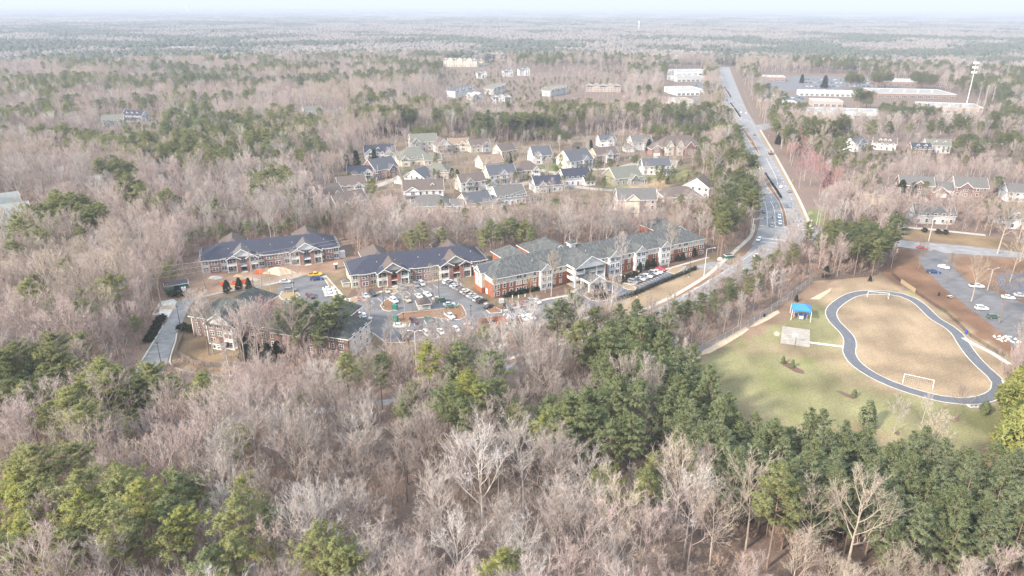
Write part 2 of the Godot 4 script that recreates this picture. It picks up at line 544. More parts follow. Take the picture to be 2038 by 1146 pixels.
	for j in h:
		for i in w:
			var p := Vector2(x0 + i * step, z0 + j * step)
			var q := p + Vector2(n.get_noise_2d(p.x * 4.0, p.y * 4.0), n.get_noise_2d(p.y * 4.0, p.x * 4.0 + 99.0)) * 4.0
			var k := 0.5 + n.get_noise_2d(p.x, p.y)
			var col := Color(0.37, 0.26, 0.21).lerp(Color(0.28, 0.21, 0.175), clampf(k, 0, 1))
			for m in zones.size():
				var z: Array = zones[m]
				if boxes[m].has_point(q) and inside(q, z[0]):
					var t := 0.88 + 0.5 * n.get_noise_2d(p.x * 2.7 + 50.0, p.y * 2.7)
					col = z[1]
					if z[1] == lawn:
						col = lawn.lerp(Color(0.50, 0.39, 0.24), smoothstep(-0.05, 0.4, n.get_noise_2d(p.x * 1.3 - 70.0, p.y * 1.3)))
						col = col.lerp(Color(0.33, 0.33, 0.145), smoothstep(0.1, 0.45, n.get_noise_2d(p.x * 2.0 + 170.0, p.y * 2.0)))
					col = Color(col.r * t, col.g * t, col.b * t)
			v.append(Vector3(p.x, 0, p.y))
			nn.append(Vector3.UP)
			c.append(col)
	for j in h - 1:
		for i in w - 1:
			var a := j * w + i
			ix.append_array([a, a + 1, a + w, a + 1, a + w + 1, a + w])
	var arr := []
	arr.resize(Mesh.ARRAY_MAX)
	arr[Mesh.ARRAY_VERTEX] = v
	arr[Mesh.ARRAY_NORMAL] = nn
	arr[Mesh.ARRAY_COLOR] = c
	arr[Mesh.ARRAY_INDEX] = ix
	var near := ArrayMesh.new()
	near.add_surface_from_arrays(Mesh.PRIMITIVE_TRIANGLES, arr)
	struct("ground", near, M["ground"])
	# the land beyond, out to the horizon, just below
	var far := Shape.new()
	var xs := [-32000.0, -9000.0, -3000.0, -1200.0, -299.0, 347.0, 1200.0, 3000.0, 9000.0, 32000.0]
	var zs := [-34000.0, -9000.0, -3000.0, -1500.0, -719.0, -73.0, 300.0, 900.0]
	for j in zs.size() - 1:
		for i in xs.size() - 1:
			if i == 4 and j == 4:
				continue
			far.col = Color(0.30, 0.22, 0.18)
			far.quad(Vector3(xs[i], -0.02, zs[j + 1]), Vector3(xs[i + 1], -0.02, zs[j + 1]), Vector3(xs[i + 1], -0.02, zs[j]), Vector3(xs[i], -0.02, zs[j]))
	struct("terrain", far, M["ground"])


func line_paint(s: Shape, a: Vector2, b: Vector2, wide: float, y: float) -> void:
	var d := (b - a).normalized()
	var k := Vector2(-d.y, d.x) * wide * 0.5
	s.quad(v3(a + k, y), v3(b + k, y), v3(b - k, y), v3(a - k, y))


func dashes(s: Shape, line: PackedVector2Array, on: float, off: float, wide: float, y: float) -> void:
	var left := 0.0
	var drawing := true
	var budget := on
	for i in line.size() - 1:
		var a := line[i]
		var d := (line[i + 1] - a).normalized()
		left = a.distance_to(line[i + 1])
		while left > 0.001:
			var go := minf(left, budget)
			if drawing:
				line_paint(s, a, a + d * go, wide, y)
			a += d * go
			left -= go
			budget -= go
			if budget <= 0.001:
				drawing = not drawing
				budget = on if drawing else off


func island(called: String, poly: PackedVector2Array, m: Material, label := "") -> void:
	# a concrete kerb ring with its planting bed inside
	var s := Shape.new()
	s.sheet(poly, 0.14, 0.2)
	struct("kerb", s, M["pale_concrete"])
	var inner := Geometry2D.offset_polygon(poly, -0.28)
	if inner.size():
		var t := Shape.new()
		t.sheet(inner[0], 0.165, 0.1)
		struct(called, t, m)


func make_roads() -> void:
	# the boulevard, from behind the trees in front up to the junction by the shops
	var left_edge := PV([383.04, -1378.3, 270.12, -946.7, 232.51, -801.6, 216.95, -713.2, 197.79, -630.7, 173.08, -532.2, 167.03, -489.7, 151.59, -427.5, 138.77, -382.36, 127.3, -349.53, 116.77, -325.26, 106.16, -305.54, 91.93, -285.9, 74.17, -264.44, 61.86, -251.23, 36.58, -225.31, 15.24, -209.12, -5.27, -196.08, -20.9, -185.84, -34.7, -177.57, -52.46, -172.77, -72.34, -168.4, -98.24, -164.17, -136.32, -159.77, -151.06, -158.01])
	var right_edge := PV([405, -1379.3, 311.08, -1007.8, 259.85, -802.4, 237.53, -703.9, 205.37, -567.1, 189.22, -496.8, 175.58, -436.9, 165.55, -396.74, 156.26, -362.74, 153.13, -347.22, 147.88, -334.44, 124.54, -305.41, 98.94, -276.88, 75.45, -252.67, 57.45, -236.31, 35.81, -219.61, 16.69, -205.87, -2.86, -192.84, -17.71, -183.77, -32.82, -174.81, -51.81, -170.11, -71.46, -165.85, -96.96, -161.48, -134.89, -157.65, -149.5, -155.93])
	var la := curve(left_edge, 8.0)
	var ra := curve(right_edge, 8.0)
	var whole := la.duplicate()
	for i in ra.size():
		whole.append(ra[ra.size() - 1 - i])
	var s := Shape.new()
	s.sheet(whole, 0.02)
	struct("boulevard", s, M["road_asphalt"])
	var side := Shape.new()
	side.sheet(PV([154.45, -355.28, 191.34, -327.75, 218.78, -319.59, 245.3, -306.81, 241.4, -301.24, 199.59, -309.82, 185.92, -317.69, 143, -329.53]), 0.016)
	struct("side_street", side, M["road_asphalt"])
	var link := Shape.new()
	link.sheet(PV([228.15, -681.9, 256.97, -704.4, 290.69, -715, 283.24, -695.6, 249.75, -676.5, 222.74, -647.3]), 0.016)
	struct("shop_street", link, M["road_asphalt"])
	# lane lines: solid edges, dashes between, stop lines and the crossing at the junction
	var p := Shape.new()
	var y := 0.03
	for q in [PV([275.05, -924.9, 242.94, -801.9, 220.2, -697.2]), PV([203.62, -630.8, 178.82, -532.3, 166.29, -464.8, 156.85, -420, 146.69, -382.47, 136, -351.42]), PV([237.11, -713.7, 205.33, -578, 185.69, -491.7, 168.86, -420.2, 157.51, -380.55, 148.17, -349.8]), PV([197.29, -589.1, 180.9, -517.5, 168.5, -463.4]), PV([315.67, -995.4, 277.6, -850.6, 253.45, -755.7])]:
		dashes(p, curve(q, 6.0), 3.2, 8.0, 0.22, y)
	for q in [PV([152.54, -420, 141.75, -380.33, 132.33, -351.37]), PV([151.1, -402.2, 146.69, -382.47, 135.91, -349.64]), PV([198.65, -612.9, 182.65, -532.3, 176.31, -499.9]), PV([190.33, -526.8, 176.79, -468, 169.48, -442.2]), PV([156.07, -360.86, 160.06, -375.49, 171.63, -420.3])]:
		dashes(p, curve(q, 6.0), 400.0, 1.0, 0.2, y)
	line_paint(p, V(128.7, -352.22), V(141.59, -348.83), 0.6, y)
	line_paint(p, V(141.53, -347.95), V(151.59, -344.59), 0.5, y)
	line_paint(p, V(123.13, -331.29), V(134.71, -327.05), 0.6, y)
	line_paint(p, V(120.7, -326.09), V(131.76, -321.58), 0.3, y)
	line_paint(p, V(151.59, -344.59), V(146.49, -332.79), 0.6, y)
	for q in [PV([114.58, -319.09, 102.51, -301.01, 84.73, -276.73, 67.67, -257.19]), PV([120.76, -314.69, 108.07, -297.03, 87.68, -272.12])]:
		dashes(p, curve(q, 6.0), 3.0, 8.0, 0.2, y)
	for q in [PV([98.16, -292.32, 81.41, -272.05, 66.1, -254.6]), PV([117.21, -316.87, 97.59, -290.38, 92.71, -284.05])]:
		dashes(p, curve(q, 6.0), 400.0, 1.0, 0.14, y)
	# turn arrows
	for q in [V(136.57, -367.26), V(140.11, -367.31), V(150.78, -391.03), V(147.26, -402.1), V(153.02, -365.56)]:
		var up := Vector2(0.42, -0.9).normalized() * 1.4
		line_paint(p, q - up, q + up * 0.4, 0.3, y)
		var k := Vector2(-up.y, up.x).normalized() * 0.7
		p.tri(v3(q + up * 1.4, y), v3(q + up * 0.3 - k, y), v3(q + up * 0.3 + k, y))
		p.tri(v3(q + up * 1.4, y), v3(q + up * 0.3 + k, y), v3(q + up * 0.3 - k, y))
	struct("road_markings", p, M["paint"])
	# medians: kerbed strips with grass, mulch or clipped shrubs
	var medians := [
		[PV([351.67, -1250.6, 353.4, -1250.7, 322.79, -1120.2, 321.24, -1120.2]), "straw_grass"],
		[PV([299.4, -1033.3, 299.69, -1026.7, 272.82, -903.8, 269.45, -898.6]), "dark_mulch"],
		[PV([256.27, -854.5, 258.06, -854.6, 237.41, -748, 227.53, -713.4, 233.17, -740.8]), "dark_mulch"],
		[PV([215.23, -675.6, 217.15, -675.7, 204.39, -600.9, 190.16, -540.2, 188.11, -536.3, 193.59, -566.9]), "mulch"],
		[PV([177.06, -503.3, 179.65, -506.8, 171.84, -475.5, 164.1, -436.8, 157.83, -404.5, 152.16, -380.48, 143.34, -351.52, 140.34, -349.7, 148.65, -375.33, 155.04, -399.95, 160.91, -436.7, 168.26, -470.9]), "mulch"],
	]
	for m in medians:
		island("median", m[0], M[m[1]])
	# pavements along the boulevard
	var walk := Shape.new()
	ribbon(walk, curve(PV([126.42, -354.91, 118.31, -334.07, 103.56, -310.84, 94.32, -296.87, 81.77, -277.88, 62.66, -255.08, 55.03, -248, 35.07, -227.39, 14.57, -212.09, -6.16, -199.76]), 6.0), 0.9, 0.9, 0.06, false, 0.1)
	ribbon(walk, curve(PV([153.56, -346.35, 161.45, -375.51, 170.9, -411.8, 186.34, -475.8, 205.4, -556.6, 228.69, -658.6]), 8.0), 0.8, 0.8, 0.06, false, 0.1)
	ribbon(walk, curve(PV([200.98, -350.49, 214.23, -347.14, 225.48, -342.11, 236.69, -337.21]), 8.0), 1.5, 1.5, 0.06, false, 0.1)
	struct("pavement", walk, M["concrete"])
	var verge := Shape.new()
	verge.sheet(PV([115.3, -319.85, 114.82, -321.37, 107.36, -308.73, 98.79, -297.59, 99.31, -296.27, 106.96, -305.9]), 0.035)
	verge.sheet(PV([91.23, -286.52, 90.98, -284.03, 74.5, -265.81, 61.53, -251.52, 60.27, -252.01, 75.17, -268.59]), 0.035)
	struct("mulch_verge", verge, M["mulch"])
	var grassy := Shape.new()
	ribbon(grassy, curve(PV([151.85, -344.59, 160.33, -375.5, 169.69, -411.8, 184.96, -475.8, 203.81, -556.5, 226.82, -658.5]), 8.0), 1.0, 1.0, 0.035)
	struct("grass_verge", grassy, M["straw_grass"])
	# the drive that runs down the west side, and the building site's earth track
	var drive := Shape.new()
	drive.sheet(PV([-115.68, -190.36, -120.14, -207.61, -123.12, -225.96, -128.55, -248.66, -122.95, -253.74, -122.22, -248.72, -121.25, -241.51, -116.17, -221.89, -113.21, -210.25, -107.64, -192.33, -100.89, -175.14, -106.94, -165.1, -111.64, -176.44]), 0.02)
	struct("drive", drive, M["drive_asphalt"])
	var pad := Shape.new()
	pad.sheet(PV([-132.32, -236.33, -135.07, -248.59, -131, -251.12, -128.55, -248.66, -124.86, -233.71, -127.13, -235.48]), 0.016)
	struct("concrete_pad", pad, M["pale_concrete"])
	var wall := Shape.new()
	ribbon(wall, curve(PV([-123.29, -225.96, -120.63, -213.19, -118.73, -203.68, -115.99, -190.99]), 6.0), 0.18, 0.18, 0.55, false, 0.6)
	tag(struct("retaining_wall", wall, M["pale_concrete"]), "low pale concrete retaining wall along the western drive", "wall", "", "thing")
	# car parks
	var lot := Shape.new()
	lot.sheet(PV([-93.36, -255.06, -94.68, -269.06, -87.4, -277.85, -77.58, -274.99, -71.25, -253.23, -62.68, -245.4, -59.3, -249.34, -56.69, -250.86, -49.63, -258.62, -44.13, -261.87, -23.84, -273.24, -17.75, -258.95, -5.79, -241.21, -2.62, -243.12, 13.45, -251.55, 21.81, -254.16, 23.08, -250.15, 21.04, -238.23, 7.35, -226.3, -3.28, -222.9, -13.73, -221.18, -25.62, -217.89, -37.16, -214.29, -42.6, -214.25, -47.72, -220.88, -52.86, -226.59, -59.48, -230.81, -77.58, -237.3]), 0.02)
	struct("car_park", lot, M["asphalt"])
	var loop := Shape.new()
	loop.sheet(PV([20.3, -238.23, 16.5, -230.64, 19.01, -247.16, 23.19, -259.36, 29.96, -267.56, 36.45, -270.44, 42.37, -268.25, 48.78, -260.68, 50.08, -265.01, 66.37, -283.15, 70.98, -279.56, 73.33, -286.32, 88.75, -295.68, 93.55, -295.74, 95.75, -291.65, 91.93, -285.9, 79.74, -287.64, 39.69, -249.82, 32.72, -246.33, 26.67, -242.93]), 0.016)
	struct("entrance_drive", loop, M["dark_asphalt"])
	var apron := Shape.new()
	apron.sheet(PV([71.11, -280.16, 73.33, -286.32, 88.83, -296.02, 93.65, -296.07, 95.75, -291.65, 91.5, -285.89, 79.82, -287.96]), 0.026)
	struct("entrance_apron", apron, M["drive_asphalt"])
	var east := Shape.new()
	east.sheet(PV([183.47, -300.58, 198.43, -314.88, 200.94, -307.7, 195.52, -294.72, 191.57, -284.51, 189.01, -270.91, 193.82, -260.56, 200.04, -242.24, 179.37, -212.74, 168.32, -212.65, 171.94, -223.23, 172.92, -237.39, 175.62, -267.41, 180.26, -290.03]), 0.02)
	struct("park_car_park", east, M["asphalt"])
	var upper := Shape.new()
	upper.sheet(PV([205.25, -279.81, 211.7, -283.5, 228.23, -282.47, 206.85, -251.96, 198.39, -253.88, 197.6, -264.89]), 0.02)
	struct("upper_car_park", upper, M["dark_asphalt"])
	# walks of the apartments
	var w := Shape.new()
	ribbon(w, PV([-2.97, -241.24, 13.89, -252.56, 22.36, -256.22, 29.04, -268.67, 37.69, -272.16, 49.59, -268.33, 66.57, -286.24, 89.18, -302.22]), 0.7, 0.7, 0.10, false, 0.14)
	ribbon(w, PV([-4.63, -239.37, -17.82, -260, -23.84, -273.24]), 0.8, 0.8, 0.10, false, 0.14)
	ribbon(w, PV([-63.97, -251.29, -57.38, -254.39, -50.07, -261.27, -44.52, -264.58, -24.07, -276.16]), 0.8, 0.8, 0.10, false, 0.14)
	ribbon(w, PV([-79.06, -276.75, -70.79, -262.14, -63.43, -248.81]), 0.9, 0.9, 0.10, false, 0.14)
	ribbon(w, PV([-121.95, -252.73, -113.58, -259.03, -104.74, -262.33, -94.86, -269.63]), 0.8, 0.8, 0.10, false, 0.14)
	struct("apartment_walk", w, M["concrete"])
	var kerbs := Shape.new()
	ribbon(kerbs, PV([-42.53, -213.87, -37.11, -213.91, -25.58, -217.5, -13.71, -220.78, -5.91, -222.46]), 0.18, 0.18, 0.15, false, 0.16)
	ribbon(kerbs, PV([-52.78, -226.17, -47.64, -220.48, -42.53, -213.87]), 0.18, 0.18, 0.15, false, 0.16)
	ribbon(kerbs, curve(PV([-106.15, -195.6, -108.76, -198.92, -111.4, -206.6, -113.55, -214.02, -115.8, -219.87]), 3.0), 0.2, 0.2, 0.35, false, 0.4)
	ribbon(kerbs, curve(PV([-106.15, -195.6, -99.28, -192.4, -92.32, -190.54, -84.62, -190.6]), 3.0), 0.2, 0.2, 0.35, false, 0.4)
	struct("kerb_edging", kerbs, M["pale_concrete"])
	# planted islands
	island("planting_bed", PV([-50.12, -245.52, -49.24, -250.43, -47.21, -253.47, -45.56, -250.47, -44.12, -241.31, -45.58, -239.9, -48.25, -241.27]), M["mulch"])
	island("planting_bed", PV([-42.82, -235.37, -40.78, -239.02, -31.68, -240.96, -21.59, -243.88, -20.35, -247.75, -18.65, -245.35, -16.94, -239.25, -16.53, -235.62, -18.89, -232.49, -22.56, -232.89, -31.01, -235.03, -36.28, -233.21, -37.38, -230.58, -40.02, -230.12]), M["mulch"])
	island("planting_bed", PV([-42.48, -229.67, -41.55, -231.84, -36.35, -231.02, -36.31, -226.74, -39.75, -225.87]), M["straw_grass"])
	island("planting_bed", PV([-9.75, -241.64, -7.41, -245.46, -3.92, -241.69, -3.7, -239.37, -8.15, -238.41]), M["mulch"])
	island("planting_bed", PV([-91.08, -254.05, -91.69, -259.25, -85.02, -258.26, -82.95, -255.16, -85.16, -250.58, -89.18, -251.04]), M["straw_grass"])
	island("planting_bed", PV([-62.72, -247.34, -62.83, -252.3, -60.91, -254.36, -59.6, -250.83, -60.04, -247.37]), M["straw_grass"])
	island("planting_bed", PV([-70.13, -254.26, -75.21, -267.02, -79.55, -276.15, -77.16, -275, -69.61, -260.54, -64.89, -249.29, -65.79, -247.31]), M["straw_grass"])
	island("planting_bed", PV([-50.27, -261.27, -47.2, -263.46, -45.13, -259.2, -46.32, -256.57, -49.15, -258.1]), M["straw_grass"])
	island("planting_bed", PV([28.1, -256.28, 30.8, -261.57, 36.64, -263.24, 40.74, -260.6, 40.97, -256.41, 38.27, -252.3, 34.13, -250.26, 30.35, -251.22]), M["dark_mulch"])
	island("planting_bed", PV([19.27, -239.59, 21, -242.87, 23.27, -242.89, 23.57, -239.63, 21.94, -235.53, 19.77, -235.96]), M["mulch"])
	island("planting_bed", PV([44.58, -264.95, 47.94, -268.31, 49.88, -265.01, 49.93, -262.84, 46.61, -262.26]), M["straw_grass"])
	island("planting_bed", PV([66.16, -283.14, 70.37, -288.81, 76.38, -290.15, 71.78, -283.2, 69.4, -280.14]), M["straw_grass"])
	var beds := Shape.new()
	beds.sheet(PV([-64.3, -256.38, -64.01, -260.6, -52.74, -265.05, -49.38, -269.54, -49.74, -262.89, -57.68, -255.93, -63.8, -252.29]), 0.03)
	beds.sheet(PV([-42.47, -267.37, -24.16, -277.34, -24.44, -275.56, -41.78, -266.82]), 0.03)
	beds.sheet(PV([-5.47, -244.04, 11.16, -258.19, 20.61, -265.8, 21.79, -259.35, 13.93, -253.57, -2.61, -242.65]), 0.03)
	beds.sheet(PV([38.67, -271.6, 53.23, -288.61, 87.59, -304.97, 88.21, -302.9, 66.16, -287.49, 49.44, -270.01, 40.27, -272.77]), 0.03)
	struct("building_bed", beds, M["dark_mulch"])
	# bay lines of the car parks
	var bays := Shape.new()
	for i in 11:
		var k := i / 10.0
		line_paint(bays, V(-39.51, -218.56).lerp(V(-6, -226.6), k), V(-37.78, -213.91).lerp(V(-5.02, -222.07), k), 0.14, 0.03)
	for i in 7:
		var k := i / 6.0
		line_paint(bays, V(-34.46, -227.61).lerp(V(-22.78, -231.14), k), V(-35.68, -231.46).lerp(V(-24.18, -234.65), k), 0.14, 0.03)
	for i in 10:
		var k := i / 9.0
		line_paint(bays, V(-52.57, -247.44).lerp(V(-29.79, -263.64), k), V(-54.75, -250.88).lerp(V(-32.22, -267.47), k), 0.14, 0.03)
	for i in 7:
		var k := i / 6.0
		line_paint(bays, V(-3.47, -236.64).lerp(V(7.81, -244.17), k), V(-1.59, -232.21).lerp(V(9.76, -239.96), k), 0.14, 0.03)
	for i in 6:
		var k := i / 5.0
		line_paint(bays, V(-1.7, -222.91).lerp(V(6.67, -227.56), k), V(-3.34, -227.04).lerp(V(4.94, -231.4), k), 0.14, 0.03)
	for i in 14:
		var k := i / 13.0
		line_paint(bays, V(-28.02, -268.64).lerp(V(-12.86, -247.83), k), V(-24.5, -270.94).lerp(V(-9.08, -249.83), k), 0.14, 0.03)
	for i in 12:
		var k := i / 11.0
		line_paint(bays, V(50.6, -264.47).lerp(V(67.85, -281.94), k), V(48.26, -267.75).lerp(V(65.66, -284.99), k), 0.14, 0.03)
	for i in 4:
		line_paint(bays, V(2.06, -234.45).lerp(V(5.39, -236.27), i / 3.0), V(4.5, -238.53).lerp(V(2.79, -234.01), i / 3.0), 0.14, 0.034)
	line_paint(bays, V(-4.67, -231.31), V(-2.75, -238.46), 0.3, 0.034)
	line_paint(bays, V(-2.84, -230.46), V(-1.07, -237.57), 0.3, 0.034)
	struct("bay_markings", bays, M["paint"])



# ---------------------------------------------------------------- building kit
# In a building's own axes x runs along the front from its left corner, z points out of the front, y is up.
var shared := {}


func frame_mesh(w: float, h: float, panes: int) -> ArrayMesh:
	var key := "frame %.2f %.2f %d" % [w, h, panes]
	if not shared.has(key):
		var s := Shape.new()
		var e := 0.13
		s.box(Vector3(-w / 2 - e, -e, 0), Vector3(w / 2 + e, 0, 0.12))
		s.box(Vector3(-w / 2 - e, h, 0), Vector3(w / 2 + e, h + e, 0.12))
		s.box(Vector3(-w / 2 - e, 0, 0), Vector3(-w / 2, h, 0.12))
		s.box(Vector3(w / 2, 0, 0), Vector3(w / 2 + e, h, 0.12))
		for i in panes - 1:
			var x := -w / 2 + w * (i + 1) / panes
			s.box(Vector3(x - 0.08, 0, 0), Vector3(x + 0.08, h, 0.11))
		s.box(Vector3(-w / 2, h * 0.5 - 0.04, 0), Vector3(w / 2, h * 0.5 + 0.04, 0.09))
		shared[key] = s.mesh()
	return shared[key]


func pane_mesh(w: float, h: float) -> ArrayMesh:
	var key := "pane %.2f %.2f" % [w, h]
	if not shared.has(key):
		var s := Shape.new()
		s.box(Vector3(-w / 2, 0, 0), Vector3(w / 2, h, 0.05))
		shared[key] = s.mesh()
	return shared[key]


# a window that stands on the wall at (x, sill, z), facing the turn (0 front, -90 left end, 90 right end)
func window(t: Node3D, at: Vector3, w := 1.1, h := 1.5, panes := 1, turn := 0.0, pane := "glass", border := "trim") -> void:
	var f := obj("window", frame_mesh(w, h, panes), M[border], t)
	f.position = at
	f.rotation_degrees.y = turn
	obj("pane", pane_mesh(w, h), M[pane], f)


func door(t: Node3D, at: Vector3, w := 1.1, h := 2.1, turn := 0.0, look := "door_paint") -> void:
	var s := Shape.new()
	s.box(Vector3(-w / 2, 0, 0), Vector3(w / 2, h, 0.09))
	var d := obj("door", s, M[look], t)
	d.position = at
	d.rotation_degrees.y = turn
	var f := Shape.new()
	f.box(Vector3(-w / 2 - 0.14, 0, 0), Vector3(-w / 2, h + 0.14, 0.13))
	f.box(Vector3(w / 2, 0, 0), Vector3(w / 2 + 0.14, h + 0.14, 0.13))
	f.box(Vector3(-w / 2, h, 0), Vector3(w / 2, h + 0.14, 0.13))
	obj("door_frame", f, M["trim"], d)


func garage_door(t: Node3D, at: Vector3, w := 4.8, h := 2.2, turn := 0.0, look := "trim") -> void:
	var s := Shape.new()
	for i in 4:
		s.box(Vector3(-w / 2, h * i / 4.0, 0), Vector3(w / 2, h * (i + 1) / 4.0 - 0.05, 0.08))
	s.box(Vector3(-w / 2, 0, -0.02), Vector3(w / 2, h, 0.04))
	var d := obj("garage_door", s, M[look], t)
	d.position = at
	d.rotation_degrees.y = turn


# walls of a block, one part per band of material: bands [bottom, top, material]
func walls(t: Node3D, x0: float, x1: float, z0: float, z1: float, bands: Array) -> void:
	for b in bands:
		var s := Shape.new()
		s.box(Vector3(x0, b[0], z0), Vector3(x1, b[1], z1))
		obj("wall", s, M[b[2]], t)


# A roof over a rectangle with its middle at (cx, cz): long along its own x, deep along its own z, turned. in0 and in1 are how far the ridge
# stays short of each end: 0 makes a gable. gable: the wall material of those gables.
func roof(t: Node3D, called: String, m: String, cx: float, cz: float, long: float, deep: float, y: float, rise: float, over := 0.5, in0 := -1.0, in1 := -1.0, turn := 0.0, gable := "", trim := "trim") -> MeshInstance3D:
	var X := long / 2 + over
	var Z := deep / 2 + over
	var e := over if over > 0.0 else 0.0
	if in0 < 0.0: in0 = Z
	if in1 < 0.0: in1 = Z
	var lip := -rise * over / (deep / 2)
	var a := Vector3(-X, lip, Z)
	var b := Vector3(X, lip, Z)
	var c := Vector3(X, lip, -Z)
	var d := Vector3(-X, lip, -Z)
	var r0 := Vector3(-X + in0, rise, 0)
	var r1 := Vector3(X - in1, rise, 0)
	var s := Shape.new()
	s.slope(a, b, r1, r0)
	s.slope(c, d, r0, r1)
	if in1 > 0.0: s.slope(b, c, r1, r1)
	if in0 > 0.0: s.slope(d, a, r0, r0)
	var under := Vector3(0, -0.2, 0)
	s.quad(a + under, d + under, c + under, b + under)
	var o := obj(called, s, M[m], t)
	o.position = Vector3(cx, y, cz)
	o.rotation_degrees.y = turn
	var f := Shape.new()
	var k := 0.07
	f.box(Vector3(-X, lip - 0.26, Z), Vector3(X, lip - 0.01, Z + k))
	f.box(Vector3(-X, lip - 0.26, -Z - k), Vector3(X, lip - 0.01, -Z))
	for q in [[-1.0, in0], [1.0, in1]]:
		var x: float = q[0] * X
		if q[1] > 0.0:
			f.box(Vector3(minf(x, x + q[0] * k), lip - 0.26, -Z), Vector3(maxf(x, x + q[0] * k), lip - 0.01, Z))
		else:
			for side in [-1.0, 1.0]:
				var p0 := Vector3(x, lip, side * Z)
				var p1 := Vector3(x, rise, 0)
				var w := Vector3(q[0] * 0.09, 0, 0)
				var dn := Vector3(0, -0.34, 0)
				var up := Vector3(0, 0.02, 0)
				f.quad(p0 + w + dn, p1 + w + dn, p1 + w + up, p0 + w + up)
				f.quad(p0 + up, p0 + w + up, p1 + w + up, p1 + up)
				f.quad(p0 + dn, p1 + dn, p1 + w + dn, p0 + w + dn)
	obj("fascia", f, M[trim], o)
	if gable:
		for q in [[-1.0, in0], [1.0, in1]]:
			if q[1] > 0.0:
				continue
			var x: float = q[0] * (X - e)
			var g := Shape.new()
			var p0 := Vector3(x, -0.02, deep / 2)
			var p1 := Vector3(x, -0.02, -deep / 2)
			var p2 := Vector3(x, rise - 0.06, 0)
			var w := Vector3(-q[0] * 0.15, 0, 0)
			g.tri(p0, p1, p2)
			g.tri(p1 + w, p0 + w, p2 + w)
			g.quad(p0, p1, p1 + w, p0 + w)
			obj("gable_wall", g, M[gable], o)
	return o


# the corners of a block, boarded white
func corner_boards(t: Node3D, xs: Array, z: float, y0: float, y1: float, m := "trim") -> void:
	for x in xs:
		var s := Shape.new()
		s.box(Vector3(x - 0.12, y0, z), Vector3(x + 0.12, y1, z + 0.05))
		obj("corner_board", s, M[m], t)


func railing(t: Node3D, x0: float, x1: float, y: float, z: float, tall := 1.05, m := "trim") -> void:
	var s := Shape.new()
	s.box(Vector3(x0, y + tall - 0.1, z - 0.05), Vector3(x1, y + tall, z + 0.05))
	s.box(Vector3(x0, y + 0.08, z - 0.05), Vector3(x1, y + 0.18, z + 0.05))
	var k := maxi(2, int((x1 - x0) / 0.22))
	for i in k + 1:
		var x := lerpf(x0 + 0.03, x1 - 0.03, float(i) / k)
		s.box(Vector3(x - 0.04, y + 0.18, z - 0.03), Vector3(x + 0.04, y + tall - 0.1, z + 0.03))
	obj("railing", s, M[m], t)


func slab(t: Node3D, called: String, lo: Vector3, hi: Vector3, m: String) -> MeshInstance3D:
	var s := Shape.new()
	s.box(lo, hi)
	return obj(called, s, M[m], t)


# a ground point in the axes of a building
func local(p: Vector2, origin: Vector2, turn: float) -> Vector2:
	var d := p - origin
	var a := deg_to_rad(turn)
	return Vector2(d.x * cos(a) - d.y * sin(a), d.x * sin(a) + d.y * cos(a))


